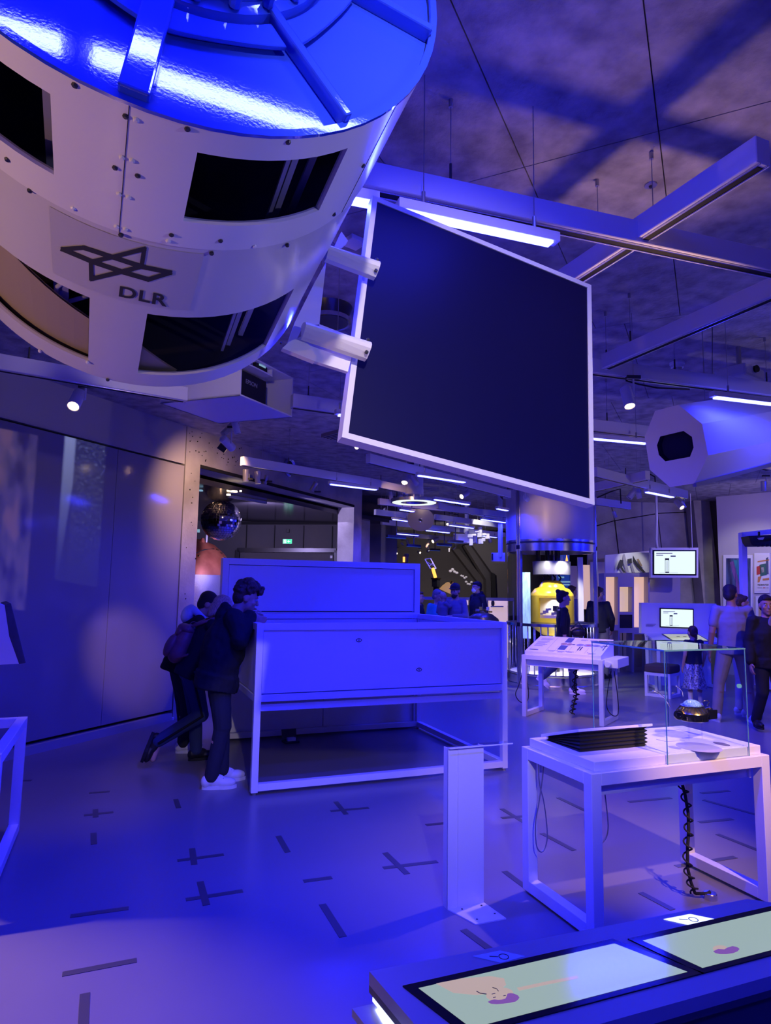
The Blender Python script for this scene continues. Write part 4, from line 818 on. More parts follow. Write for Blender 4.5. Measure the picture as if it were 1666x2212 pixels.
# gadget inside the case
GP = hz(1490, 1552, .98); gyc = (gy0+gy1)/2-.06
s_ = (gyc)/GP.y; GX = 0
gp = onplane(1496, 1540, Vector((0, gyc, 0)), Vector((0, 1, 0))); gx, gzc = gp.x, gp.z
gad = thing('space_gadget', 'small domed gold and black spacecraft gadget with antennae in the glass case', 'model', (gx, gyc, SLZ))
px_m = gp.y/F_PX*1.02     # metres per pixel at that depth
R0_ = 42*px_m
b = MB(); b.lathe((gx, gyc, gzc), [(R0_*.80, -.042), (R0_*.95, -.036), (R0_, -.004), (R0_, .003)], n=40); b.build('lower_drum', 'black_gloss', gad, smooth='auto')
b = MB(); b.lathe((gx, gyc, gzc), [(R0_, .003), (R0_*.97, .008), (R0_*.66, .038), (R0_*.60, .040)], n=40); b.build('upper_cone', 'gold', gad, smooth='auto')
for k in range(28):
    a = 2*math.pi*k/28; c, s = math.cos(a), math.sin(a)
    b = MB(); b.bar((gx+c*R0_*.96, gyc+s*R0_*.96, gzc+.009), (gx+c*R0_*.70, gyc+s*R0_*.70, gzc+.036), .0022, .003); b.build('rib', 'dark_metal', gad)
    if k % 2 == 0: b = MB(); b.bar((gx+c*R0_*.99, gyc+s*R0_*.99, gzc-.030), (gx+c*R0_*1.005, gyc+s*R0_*1.005, gzc-.012), .003, .003); b.build('vent_fin', 'gold', gad)
mat('star_dome', (.05, .22, .42), .08, col2=(.55, .80, .90), scale=160, spec=.8, detail=6)
b = MB(); b.lathe((gx, gyc, gzc+.040), [(R0_*.60, 0), (R0_*.55, .012), (R0_*.42, .024), (R0_*.22, .032), (.001, .034)], n=32); b.build('dome', 'star_dome', gad, smooth=True)
b = MB(); b.tubering((gx, gyc, gzc+.040), [(R0_*.60, -.003), (R0_*.70, -.002), (R0_*.70, .003), (R0_*.60, .004)], n=40); b.build('dome_ring', 'silver', gad, smooth='auto')
for sgn, dx in ((-1, -1.38), (1, 1.32)):
    c = Vector((gx+R0_*dx, gyc-.02, gzc+.0))
    b = MB(); b.tubering(c, [(.024, -.012), (.026, 0), (.024, .012), (.016, .012), (.016, -.012)], (.75*sgn, -1, .1), 24); lz = b.build('lens_ring', 'black_gloss', gad, smooth='auto')
    b = MB(); b.tubering(c, [(.0262, -.003), (.0272, 0), (.0262, .003), (.025, 0)], (.75*sgn, -1, .1), 24); b.build('gold_band', 'gold', lz, smooth='auto')
    b = MB(); b.bar((gx+R0_*.9*sgn, gyc, gzc+.012), c+UP*.024, .014, .012); b.build('lens_bracket', 'gold', gad)
def gpt(px, py): return onplane(px, py, Vector((0, gyc, 0)), Vector((0, 1, 0)))
for pts, m in (([(1448, 1527), (1438, 1510), (1424, 1497), (1411, 1493)], 'silver'), ([(1476, 1505), (1475, 1494), (1468, 1486), (1461, 1482)], 'silver')):
    b = MB(); b.tube([gpt(*p) for p in pts], .0028, 6); o_ = b.build('antenna', m, gad, smooth=True); MB().ell(gpt(*pts[-1]), .005).build('antenna_tip', 'silver', o_, smooth=True)
b = MB(); b.tube([gpt(*p) for p in ((1519, 1515), (1530, 1513), (1533, 1518), (1528, 1524))], .0028, 6); b.build('antenna', 'gold', gad, smooth=True)
b = MB(); b.tube([gpt(*p) for p in ((1498, 1518), (1506, 1519), (1508, 1533), (1508, 1545))], .003, 6); b.build('side_hose', 'gold', gad, smooth=True)
b = MB(); b.prism([gpt(1509, 1528)+Vector((0, -R0_*.9, 0)), gpt(1534, 1530)+Vector((0, -R0_*.6, 0)), gpt(1534, 1549)+Vector((0, -R0_*.6, 0)), gpt(1509, 1549)+Vector((0, -R0_*.9, 0))], (0, .01, 0)); b.build('side_box', 'black_gloss', gad, bevel=.002)
for px in (1484, 1498, 1513):
    a = gpt(px, 1557); b = MB(); b.cyl((a.x, a.y+(.03 if px == 1498 else -.01), SLZ+.005), (a.x, a.y+(.03 if px == 1498 else -.01), gzc-.036), .0045, n=10); b.build('acrylic_leg', 'acrylic', gad, smooth=True)
# black bellows with tilted plate
BX0, BX1, BY0, BY1 = 2.315, 2.600, 2.845, 3.215
BP = hz(1253, 1624.5, SLZ); BQ = hz(1399.5, 1612, SLZ); BL = hz(1181, 1599, SLZ)
BX0, BX1, BY0, BY1 = BP.x, BQ.x, BP.y, BL.y
bel = thing('bellows', 'black folded bellows with a tilted white plate on the glass case table', 'bellows', ((BX0+BX1)/2, (BY0+BY1)/2, SLZ))
zf = above(1241, 1581, (BX0, BY0, 0)); zb = above(1171, 1590, (BX0, BY1, 0)); K = 5
rings_ = []; b = MB()
for k in range(2*K+1):
    f_ = k/(2*K); off = 0.0 if k % 2 == 0 else -.012
    def cz(y): return SLZ+.001+(zf+(zb-zf)*(y-BY0)/(BY1-BY0)-SLZ)*f_
    rings_.append([b.bm.verts.new((x, y, cz(y))) for x, y in ((BX0-off-.006, BY0-off-.006), (BX1+off+.006, BY0-off-.006), (BX1+off+.006, BY1+off+.006), (BX0-off-.006, BY1+off+.006))])
b.skin(rings_); b.build('folds', 'rubber', bel)
b = MB(); e_ = .025; sl = (zb-zf)/(BY1-BY0)
b.hexa([(x, y, zf+sl*(y-BY0)+dz+.001) for dz in (0, .014) for x, y in ((BX0-e_, BY0-e_), (BX1+e_, BY0-e_), (BX1+e_, BY1+e_), (BX0-e_, BY1+e_))]); b.build('tilted_plate', 'white_paint', bel, bevel=.002)
# loops of tube and black coiled cable under the table
def loop(px_pts, y, label, r=.0035, m='grey_metal'):
    pts = [onplane(px, py, Vector((0, y, 0)), Vector((0, 1, 0))) for px, py in px_pts]; out = []
    for i in range(len(pts)-1):
        p0, p1, p2, p3 = pts[max(i-1, 0)], pts[i], pts[i+1], pts[min(i+2, len(pts)-1)]
        for k in range(6):
            t = k/6; out.append(.5*((2*p1)+(-p0+p2)*t+(2*p0-5*p1+4*p2-p3)*t*t+(-p0+3*p1-3*p2+p3)*t**3))
    out.append(pts[-1]); b = MB(); b.tube(out, r, 6); return tag(b.build('steel_cable', m, None, smooth=True), label, 'cable')
loop([Z6(540, 205), Z6(530, 300), Z6(515, 400), Z6(499, 500), Z6(503, 610), Z6(527, 644), Z6(550, 610), Z6(556, 540), Z6(540, 400), Z6(517, 300), Z6(512, 205)], 3.16, 'thin twisted steel cable loop hanging at the back corner of the case table')
loop([Z6(757, 280), Z6(748, 420), Z6(742, 500), Z6(755, 575), Z6(800, 608), Z6(840, 585), Z6(858, 530), Z6(852, 440), Z6(835, 300)], 2.86, 'thin steel cable loop hanging behind the front leg of the case table')
cab = thing('coiled_cable', 'black coiled cable running from the case table down to a floor plug', 'cable', (0, 0, 0))
core_px = [Z6(1222, 295), Z6(1240, 360), Z6(1255, 450), Z6(1258, 540), Z6(1252, 620), Z6(1252, 720), Z6(1268, 790), Z6(1290, 850)]
yA, yB = 2.98, hz(*Z6(1300, 870), 0).y; pts = []
for i, p in enumerate(core_px):
    y = yA+(yB-yA)*(i/7); pts.append(onplane(*p, Vector((0, y, 0)), Vector((0, 1, 0))))
cab.location = pts[-1]; cab.matrix_basis = Matrix.Translation(pts[-1])
def dense(pts, n):
    out = []
    for i in range(len(pts)-1):
        for k in range(n): out.append(pts[i].lerp(pts[i+1], k/n))
    return out+[pts[-1]]
dp = dense(pts, 16); b = MB(); b.tube(dense(pts, 4), .0085, 8); b.build('straight_cable', 'rubber', cab, smooth=True)
N_ = len(dp); turns = 8.5; b = MB(); b.tube([p+Vector((math.cos(2*math.pi*turns*i/N_), math.sin(2*math.pi*turns*i/N_)*.9, 0))*.024 for i, p in enumerate(dp)], .0048, 6); b.build('coil', 'rubber', cab, smooth=True)
P = hz(*Z6(1365, 875), 0); o = thing('floor_plug', 'round chrome floor socket where the coiled cable ends', 'socket', P)
b = MB(); b.lathe(P, [(.036, 0), (.036, .028), (.032, .032), (.004, .033)], n=28); b.build('socket_can', 'silver', o, smooth='auto'); b = MB(); b.tube([pts[-1]+UP*.0, P+Vector((-.02, .0, .03)), P+UP*.036], .008, 8); b.build('plug_lead', 'rubber', o, smooth=True)
# ================================================================== BRACKET POST
BZ = .83
bp0, bp1 = hz(966, 1965, 0), hz(1050, 1950, 0); bx0, bx1, by = bp0.x, bp1.x-.015, 3.255
BR = thing('bracket_post', 'white folded sheet metal bracket post with a clear strip on top', 'stand', ((bx0+bx1)/2, by, 0))
BZ = above(966, 1617, (bx0, by, 0))
b = MB(); b.box(((bx0+bx1)/2, by, BZ/2), (bx1-bx0, .006, BZ)); b.build('post_plate', 'white_paint', BR)
MB().box((bx0+.003, by+.025, BZ/2), (.006, .05, BZ)).build('side_flange', 'white_paint', BR); MB().box((bx1-.003, by+.025, BZ/2), (.006, .05, BZ)).build('side_flange', 'white_paint', BR)
MB().box((bx0+.058, by-.004, BZ/2), (.004, .003, BZ-.004)).build('fold_line', 'white_metal', BR)
fpl = MB().prism([(bx0, by, 0), (bx0+.06, by-.19, 0), (bx1+.02, by-.19, 0), (bx1, by, 0)], (0, 0, .006)).build('foot_plate', 'white_paint', BR)
for x, y in ((bx0+.07, by-.03), (bx1-.03, by-.03), (bx0+.09, by-.15), (bx1-.01, by-.13)): MB().lathe((x, y, .006), [(.006, 0), (.005, .002)], n=8).build('screw', 'dark_metal', fpl)
xr = onplane(1104, 1606, Vector((0, by, 0)), Vector((0, 1, 0))).x
MB().box(((bx0+xr)/2, by+.005, BZ+.004), (xr-bx0, .05, .007)).build('clear_shelf', 'acrylic', BR)
MB().box(((bx0+bx1)/2, by, BZ+.0015), (bx1-bx0, .02, .003)).build('top_fold', 'white_paint', BR)
MB().box(((bx0+xr)/2, by-.0205, BZ+.004), (xr-bx0, .001, .007)).build('shelf_edge', 'white_gloss', BR)
# ================================================================== FOREGROUND CONSOLE
CZ = .75
cA, cB = hz(798, 2098, CZ), hz(1615, 1942, CZ); cx0, cx1, cyb = cA.x, cB.x, (cA.y+cB.y)/2
cyf = hz(1296, 2212, CZ).y
CO = thing('touch_console', 'dark grey console with two built in touch screens at the bottom edge', 'console', ((cx0+cx1)/2, (cyb+cyf)/2, 0))
mat('console_grey', (.30, .30, .33), .38); mat('console_dark', (.05, .05, .06), .45)
yb0 = cA.y; yb1 = cB.y
top = [(cx0, yb0), (cx0+.035, cyf), (cx1+.10, cyf), (cx1+.06, yb1-.05), (cx1, yb1)]
b = MB(); b.prism([(x, y, CZ-.03) for x, y in top], (0, 0, .03)); b.build('top_plate', 'console_grey', CO)
b = MB(); b.prism([(cx0, yb0, CZ-.046), (cx0+.035, cyf, CZ-.046), (cx1+.10, cyf, CZ-.046), (cx1+.06, yb1-.05, CZ-.046), (cx1, yb1, CZ-.046)], (0, 0, .016)); b.build('apron', 'console_dark', CO)
b = MB(); b.prism([(cx0+.05, yb0-.05, 0), (cx0+.09, cyf+.05, 0), (cx1, cyf+.05, 0), (cx1-.03, yb1-.05, 0)], (0, 0, CZ-.046)); b.build('body', 'console_dark', CO)
b = MB(); b.prism([(cx0-.045, yb0-.01, CZ-.085), (cx0+.0, cyf-.02, CZ-.085), (cx0+.12, cyf-.02, CZ-.085), (cx0+.10, yb0-.01, CZ-.085)], (0, 0, .018)); b.build('ledge', 'console_grey', CO)
ea, eb = Vector((cx0+.006, yb0-.02, CZ-.051)), Vector((cx0+.040, cyf, CZ-.051)); MB().bar(ea, eb, .010, .009).build('edge_light', 'lit_white', CO)
lamp_area('edge_glow', ea.lerp(eb, .5)+Vector((-.012, 0, -.01)), Matrix.Rotation(math.radians(-25), 4, 'Y') @ Matrix.Rotation(math.radians(90), 4, 'Z'), .3, .012, .5, (.4, .45, 1), CO)
def scr(quad, m, name):
    P = [hz(x, y, CZ+.001) for x, y in quad]; b = MB(); b.prism(P, (0, 0, .002)); o = b.build(name, 'black_gloss', CO); c = sum(P, Vector())/4
    return o, P
sx0, sy1 = hz(870, 2132, CZ).x, hz(870, 2132, CZ).y; sx1 = hz(1334, 2038, CZ).x; sy0 = hz(1532, 2101, CZ).y; sy0b = hz(985, 2212, CZ).y
def screen(x0, x1, y0, y1, sk0=.055, sk1=.10):
    fr = [(x0, y1), (x0+sk0, y0), (x1+sk1, y0), (x1, y1)]; b = MB(); b.prism([(x, y, CZ) for x, y in fr], (0, 0, .003)); o = b.build('touch_screen', 'black_gloss', CO)
    d = .022; ii = [(x0+.03, y1-d), (x0+sk0+.02, y0+.016), (x1+sk1-.035, y0+.016), (x1-.012, y1-d)]
    b = MB(); b.prism([(x, y, CZ+.003) for x, y in ii], (0, 0, .0006)); b.build('lit_display', 'screen_mint', o)
    return o, ii
so, ii = screen(sx0, sx1, sy0, sy1)
s2x = hz(1343, 2033, CZ); so2, ii2 = screen(s2x.x+.02, s2x.x+.62, sy0-.0, s2x.y)
mat('disp_skin', (.02, .02, .02), .12, emit=(.60, .46, .42), estr=.8); mat('disp_purple', (.02, .02, .02), .12, emit=(.25, .10, .45), estr=.8); mat('disp_pale', (.02, .02, .02), .12, emit=(.55, .58, .70), estr=.8); mat('disp_yellow', (.02, .02, .02), .12, emit=(.62, .55, .08), estr=.8)
def disp(o, pts, m, z, name):
    b = MB(); b.prism([hz(x, y, CZ+.0036+z) for x, y in pts], (0, 0, .0003)); b.build(name, m, o)
def Z6b(x, y): return (780+x/3.204, 2020+y/3.204)
def ellp(cx_, cy_, rx, ry, n=20, rot=0.0): return [(cx_+rx*math.cos(t)*math.cos(rot)-ry*math.sin(t)*math.sin(rot), cy_+rx*math.cos(t)*math.sin(rot)+ry*math.sin(t)*math.cos(rot)) for t in [2*math.pi*k/n for k in range(n)]]
disp(so, [Z6b(*p) for p in ((520, 335), (700, 300), (900, 285), (990, 300), (1005, 345), (930, 400), (800, 415), (640, 400))], 'disp_skin', .0001, 'cartoon_body')
disp(so, [Z6b(*p) for p in ellp(960, 410, 95, 46, rot=-.1)], 'disp_skin', .0003, 'cartoon_face')
disp(so, [Z6b(*p) for p in ((878, 462), (890, 471), (905, 476), (940, 478), (980, 475), (1030, 469), (1070, 460), (1088, 447), (1097, 432), (1085, 417), (1060, 406), (1036, 402), (1015, 406), (1008, 425), (1000, 440), (975, 447), (950, 449), (925, 446), (905, 449))], 'disp_purple', .0006, 'cartoon_hair')
for p, q in (((915, 432), (935, 428)), ((985, 420), (1003, 417)), ((905, 408), (930, 403))):
    a_, c_ = hz(*Z6b(*p), CZ+.0047), hz(*Z6b(*q), CZ+.0047); MB().bar(a_, c_, .0015, .0004).build('face_line', 'ink', so)
b = MB(); b.tube([hz(*Z6b(*p), CZ+.0045) for p in ((800, 388), (825, 402), (870, 408))], .0008, 4); b.build('face_line', 'ink', so)
b = MB(); b.tube([hz(*Z6b(*p), CZ+.0045) for p in ((910, 362), (940, 372), (952, 388))], .0008, 4); b.build('face_line', 'ink', so)
disp(so, [Z6b(*p) for p in ((1080, 365), (1300, 318), (1500, 280), (1505, 300), (1300, 340), (1095, 385))], 'disp_skin', .0001, 'cartoon_bar')
disp(so2, [(1541, 2055), (1552, 2050), (1565, 2051), (1572, 2047), (1583, 2044), (1593, 2046), (1598, 2050), (1594, 2055), (1584, 2059), (1570, 2061), (1556, 2061), (1546, 2059)], 'disp_purple', .0003, 'cartoon_hair')
disp(so2, ellp(1556, 2049, 16, 7), 'disp_skin', .0001, 'cartoon_face')
for quad, m, nm in (([(1022, 2066), (1080, 2054), (1134, 2066), (1082, 2080)], 'lit_icon_dim', 'dim'), ([(1434, 1986), (1491, 1975), (1545, 1986), (1487, 1998)], 'lit_white', 'lit')):
    b = MB(); b.prism([hz(x, y, CZ+.0005) for x, y in quad], (0, 0, .001)); o = b.build('icon_field', m, CO)
    cx_ = sum(q[0] for q in quad)/4; cy_ = sum(q[1] for q in quad)/4
    b = MB(); c = hz(cx_+9, cy_, CZ+.002); rr = .013; b.tubering(c, [(rr, 0), (rr, .0006), (rr-.0022, .0006), (rr-.0022, 0)], UP, 20); d = hz(cx_-3, cy_, CZ+.002); e = hz(cx_-22, cy_-1, CZ+.002); b.bar(d, e, .0022, .0008); b.build('magnifier_symbol', 'ink', o)
# ================================================================== WHITE FRAME TABLE AT THE SIDE with tilted speaker box
LT = thing('frame_table', 'white tubular frame table cut by the picture edge beside the panel wall', 'table', (-.9, 4.7, 0))
frame_table(LT, -1.75, -.525, 4.1, 5.175, .752, w=.06, apron=False)
def lx(px, py): return onplane(px, py, Vector((0, 4.35, 0)), Vector((0, 1, 0)))
bx = thing('tilted_display_box', 'white tilted box with a dark wooden front board above the frame table', 'box', (-.95, 4.4, .752))
p = [lx(12, 1304), lx(25, 1302), lx(52, 1395), lx(55, 1430), lx(38, 1435), lx(20, 1372)]
b = MB(); b.prism([lx(10, 1307), lx(24, 1303), lx(56, 1432), lx(41, 1435), lx(20, 1375)], (-.10, .55, 0)); b.build('front_board', 'wood_board', bx, bevel=.004)
a1, a2, a3 = lx(10, 1307), lx(20, 1375), lx(41, 1434)
n1 = Vector((-.62, .16, -.03))
b = MB(); b.prism([a1, a2, a3, a3+Vector((-.1, .5, 0)), a1+Vector((-.1, .5, 0))], n1); b.build('box_body', 'white_paint', bx)
b = MB(); b.bar(a2+n1*.5+Vector((0, .2, -.02)), Vector((a2.x-.35, 4.6, .76)), .06, .06, up=Vector((0, 1, 0))); b.box((a2.x-.35, 4.6, .757), (.2, .2, .01)); b.build('support', 'white_paint', bx)
# ================================================================== LECTERN TABLE (info desk)
LA, LB, LC, LD = hz(1128, 1547, 0), hz(1305, 1570, 0), hz(1354, 1555, 0), hz(1180, 1534, 0)   # front-left, front-right, back-right, back-left
lu = (LB-LA).normalized(); lw = LA+0*lu; Ltot = (LB-LA).length; lv = Vector((-lu.y, lu.x, 0)); Dtot = max((LD-LA).dot(lv), .55)
LZ = .80; LM = math.atan2(lu.y, lu.x)
LT2 = thing('lectern_table', 'white table with a sloping printed info board in front of the glass cylinder', 'table', LA+lu*Ltot/2+lv*Dtot/2)
def lp3(s, t, z): return LA+lu*s+lv*t+UP*z
w = .055
for s in (w/2, Ltot-w/2):
    for t in (w/2, Dtot-w/2): MB().box(lp3(s, t, LZ/2), (w, w, LZ), LM).build('leg', 'white_paint', LT2, bevel=.002, seg=1)
    MB().bar(lp3(s, w, .03), lp3(s, Dtot-w, .03), w, w).build('foot_rail', 'white_paint', LT2); MB().bar(lp3(s, w, LZ-w/2), lp3(s, Dtot-w, LZ-w/2), w, w).build('top_rail', 'white_paint', LT2)
for t in (w/2, Dtot-w/2):
    MB().bar(lp3(w, t, LZ-w/2), lp3(Ltot-w, t, LZ-w/2), w, w).build('top_rail', 'white_paint', LT2)
    MB().bar(lp3(w, t+(.03 if t < .1 else -.03), LZ-w-.04), lp3(Ltot-w, t+(.03 if t < .1 else -.03), LZ-w-.04), .015, .09).build('apron', 'white_paint', LT2)
z0, z1 = LZ+.05, LZ+.22
b = MB(); s0, s1, t0, t1 = .03, Ltot-.03, .04, Dtot-.03
b.hexa([lp3(s0, t0, LZ), lp3(s1, t0, LZ), lp3(s1, t1, LZ), lp3(s0, t1, LZ), lp3(s0, t0, z0), lp3(s1, t0, z0), lp3(s1, t1, z1), lp3(s0, t1, z1)]); lec = b.build('sloping_board', 'white_paint', LT2, bevel=.003)
def brd(f, g, out=.002): return lp3(s0+(s1-s0)*f, t0+(t1-t0)*g, z0+(z1-z0)*g+out)
bM = frame_M(brd(0, 0), brd(1, 0)-brd(0, 0), brd(0, 1)-brd(0, 0)); bW = (brd(1, 0)-brd(0, 0)).length; bH = (brd(0, 1)-brd(0, 0)).length
def bpoly(name, pts, m): MB().prism([brd(*p) for p in pts], UP*.0008).build(name, m, lec)
def brect(name, f0, f1, g0, g1, m): bpoly(name, [(f0, g0), (f1, g0), (f1, g1), (f0, g1)], m)
brect('printed_panel', .41, .50, .66, .95, 'ink_slate'); brect('printed_panel', .40, .50, .20, .46, 'ink_slate')
for c, g, rx, ry, m in ((.425, .55, .045, .07, 'ink_tan'), (.50, .55, .035, .07, 'ink_tan'), (.555, .55, .022, .025, 'ink'), (.64, .55, .05, .075, 'ink_grey'), (.75, .55, .062, .085, 'ink_grey'), (.855, .55, .05, .06, 'ink_grey')): bpoly('printed_module', ellp(c, g, rx, ry, 18), m); bpoly('printed_module', [(x, y) for x, y in ellp(c, g+.0, rx*.6, ry*.25, 12)], 'ink_red' if rx > .05 else 'ink_tan')
bpoly('printed_module', [(.90, .52), (.945, .62), (.945, .42)], 'ink_grey')
brect('printed_bar', .655, .67, .22, .44, 'ink'); brect('printed_bar', .685, .70, .22, .44, 'ink'); brect('printed_bar', .965, .975, .30, .80, 'ink'); brect('printed_bar', .94, .995, .54, .58, 'ink')
for f in (.27, .38, .56, .66, .78, .88): brect('printed_line', f, f+.002, .08, .93 if f < .3 else .40, 'ink_grey')
for i in range(6): brect('text_line', .05, .21-.02*(i % 3), .62-.055*i, .64-.055*i, 'ink_grey')
for i in range(3): brect('text_line', .06, .24-.02*i, .82-.05*i, .835-.05*i, 'ink_grey')
for f, g in ((.31, .10), (.43, .08), (.55, .10), (.83, .08), (.60, .86), (.72, .86), (.83, .87), (.93, .88)): brect('text_line', f, f+.09, g, g+.025, 'ink_grey'); brect('text_line', f, f+.07, g-.04, g-.02, 'ink_grey')
for f in (.295, .415, .535, .815): bpoly('printed_dot', ellp(f, .12, .006, .02, 8), 'ink')
brect('text_line', .04, .16, .10, .13, 'ink')
b = MB(); b.box(lp3(Ltot+.08, Dtot*.55, LZ-.04), (.16, Dtot*.8, .11), LM); b.build('side_box', 'white_paint', LT2, bevel=.003)
b = MB(); b.cyl(lp3(Ltot+.05, .03, LZ-.05), lp3(Ltot+.05, .10, LZ-.05), .035, n=14); b.build('earphone', 'lit_white' if False else 'white_gloss', LT2, smooth='auto')
for s_px, lab in ((((1133, 1440), (1121, 1480), (1114, 1500), (1124, 1516), (1138, 1516), (1142, 1496), (1136, 1450)), 'thin black listening cable loop at the near leg of the lectern table'), (((1320, 1450), (1312, 1500), (1312, 1530), (1325, 1546), (1336, 1540), (1334, 1500), (1327, 1450)), 'thin black listening cable loop below the earphone of the lectern table')):
    c_ = LA if s_px[0][0] < 1200 else LB
    loop(s_px, c_.y+.12, lab, .006, 'rubber')
pts = [onplane(*p, LA+lv*.3, lv) for p in ((1246, 1446), (1241, 1480), (1246, 1500), (1240, 1520), (1236, 1542))]
cb = thing('coiled_cable', 'black coiled cable hanging from the lectern table to the floor', 'cable', pts[-1])
dp = dense(pts, 14); b = MB(); b.tube(dense(pts, 3), .012, 6); b.build('straight_cable', 'rubber', cab if False else cb, smooth=True)
b = MB(); b.tube([p+Vector((math.cos(6.283*8*i/len(dp)), math.sin(6.283*8*i/len(dp)), 0))*.035 for i, p in enumerate(dp)], .008, 6); b.build('coil', 'rubber', cb, smooth=True)
# ================================================================== GLASS CYLINDER with the yellow capsule
CYD = 12.0; cc = at(1190, 1278, CYD); CC = Vector((cc.x, cc.y, 0)); CR = .79
pxm = CYD/F_PX
def cz(py): return EYE+(1278-py)*pxm
GCY = thing('glass_cylinder', 'tall round glass cylinder exhibit with metal posts holding a yellow capsule', 'display', CC)
b = MB(); b.lathe(CC, [(CR+.04, 0), (CR+.04, .06), (CR, .07), (CR, .20), (CR-.02, .21)], n=64); b.build('base_ring', 'silver', GCY, smooth='auto')
b = MB(); b.lathe(CC, [(CR-.06, .21), (CR-.06, .225)], n=48); b.build('base_floor', 'white_metal', GCY)
def cring(z0, z1, th, m, name): b = MB(); b.tubering(CC, [(CR+.005, z0), (CR+.005, z1), (CR-th, z1), (CR-th, z0)], n=64); return b.build(name, m, GCY, smooth='auto')
zr0, zr1 = cz(1196), cz(1180)
cring(zr0, zr1, .05, 'silver', 'upper_ring'); cring(zr1+.012, zr1+.03, .04, 'dark_metal', 'dark_ring'); cring(zr1+.035, zr1+.07, .04, 'silver', 'upper_ring')  # dark metal ring set between the two silver ones
cring(zr1+.07, CEIL-.02, .03, 'white_metal', 'upper_drum'); cring(1.04, 1.09, .05, 'silver', 'hand_rail'); cring(.22, .24, .03, 'silver', 'lower_ring')
VA = math.atan2(-CC.y, -CC.x)       # direction toward the viewer
def cpos(dev, r=CR): a = VA+math.radians(dev); return CC+Vector((math.cos(a), math.sin(a), 0))*r
for dev in (-42.0, 76.0, 175.0):
    a = VA+math.radians(dev); p = cpos(dev)
    for k in (-.032, .0, .032):
        q = p+Vector((-math.sin(a), math.cos(a), 0))*k
        MB().box(q+UP*(CEIL/2-.02), (.06, .026, CEIL-.06), a).build('post', 'silver' if k else 'grey_metal', GCY, bevel=.003, seg=1)
    for z in (1.065, (zr0+zr1)/2): MB().box(p+Vector((math.cos(a), math.sin(a), 0))*.02+UP*z, (.04, .07, .07), a).build('clamp', 'black', GCY, bevel=.004)
for k in range(40):
    dev = -175+k*9.0; p = cpos(dev, CR-.03)
    if -38 < dev < 30 or abs(dev) > 90: MB().cyl(p+UP*.23, p+UP*1.05, .012, n=8).build('baluster', 'silver', GCY, smooth=True)
def gl_arc(d0, d1, z0, z1):
    b = MB(); K = 16; rows = [[b.bm.verts.new(cpos(d0+(d1-d0)*i/K, CR-.015)+UP*z) for i in range(K+1)] for z in (z0, z1)]
    for i in range(K): b.bm.faces.new([rows[0][i], rows[0][i+1], rows[1][i+1], rows[1][i]])
    b.build('glass_pane', 'cyl_glass', GCY, smooth=True)
for d0, d1 in ((-38, 72), (80, 171), (179, 314)): gl_arc(d0, d1, 1.09, zr0); gl_arc(d0, d1, .24, 1.04)
# yellow capsule with a window, inner dark mechanism and grey crown plate
yc_ = CC+Vector((0, 0, 0)); mX = 1192.5; off = RGT_H*((mX-1190)*pxm); yC = CC+off; R_ = 46*pxm
YC = thing('yellow_capsule', 'bright yellow diving capsule with a square window inside the glass cylinder', 'capsule', yC+UP*.9)
def ybody(prof, name, m): b = MB(); b.lathe(Vector((yC.x, yC.y, 0)), prof, n=48); return b.build(name, m, YC, smooth='auto')
zt = cz(1256)
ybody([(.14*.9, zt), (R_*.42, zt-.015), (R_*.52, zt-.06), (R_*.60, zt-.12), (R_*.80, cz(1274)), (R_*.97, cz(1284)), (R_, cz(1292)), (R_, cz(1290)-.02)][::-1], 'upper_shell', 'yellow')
YF = -FWD_H
# shell wall with a true window hole (angles around the viewer direction)
w0_, w1_ = math.degrees(math.asin(-(1190-1163)*1.0/47)), math.degrees(math.asin(.52)); wz0, wz1 = cz(1335), cz(1290)
b = MB(); angs = [w0_+i*((w1_-w0_)/6) for i in range(7)]+[w1_+(360-(w1_-w0_))*i/30 for i in range(1, 30)]
zs_ = [cz(1344), wz0, wz1, cz(1288)]; gr = {}
def ya(dev, r): a = VA+math.radians(dev); return Vector((yC.x+math.cos(a)*r, yC.y+math.sin(a)*r, 0))
nA = len(angs)
for k, r in ((0, R_), (1, R_-.02)):
    for i, z in enumerate(zs_):
        for j, a in enumerate(angs): gr[k, i, j] = b.bm.verts.new(ya(a, r)+UP*z)
for i in range(3):
    for j in range(nA):
        jn = (j+1) % nA
        if i == 1 and j < 6:
            for q in (1, 2): b.bm.faces.new([gr[0, q, j], gr[0, q, jn], gr[1, q, jn], gr[1, q, j]])
            continue
        for k in (0, 1): b.bm.faces.new([gr[k, i, j], gr[k, i, jn], gr[k, i+1, jn], gr[k, i+1, j]])
b.build('middle_shell', 'yellow', YC, smooth='auto')
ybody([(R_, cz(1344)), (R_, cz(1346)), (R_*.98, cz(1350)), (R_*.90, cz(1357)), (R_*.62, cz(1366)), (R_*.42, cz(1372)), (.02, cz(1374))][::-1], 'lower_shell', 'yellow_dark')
MB().box(yC+UP*((wz0+wz1)/2)+FWD_H*.1, (.5, .02, wz1-wz0), LM).build('inner_back_wall', 'white_metal', YC)
b = MB()
for k in range(9): b.box(yC+RGT_H*(-.22+.05*k)+UP*(wz0+.03+.028*(k % 4)+.04)-FWD_H*.12, (.04, .05, .04+.02*(k % 3)), VA)
tag(b.build('instrument_block', 'grey_metal', YC), kind='stuff')
lamp_spot('niche_light', yC+UP*(wz1-.03), yC+UP*wz0-FWD_H*.05, 12, (1, .95, .9), 150)  # added lamp, lights the capsule interior
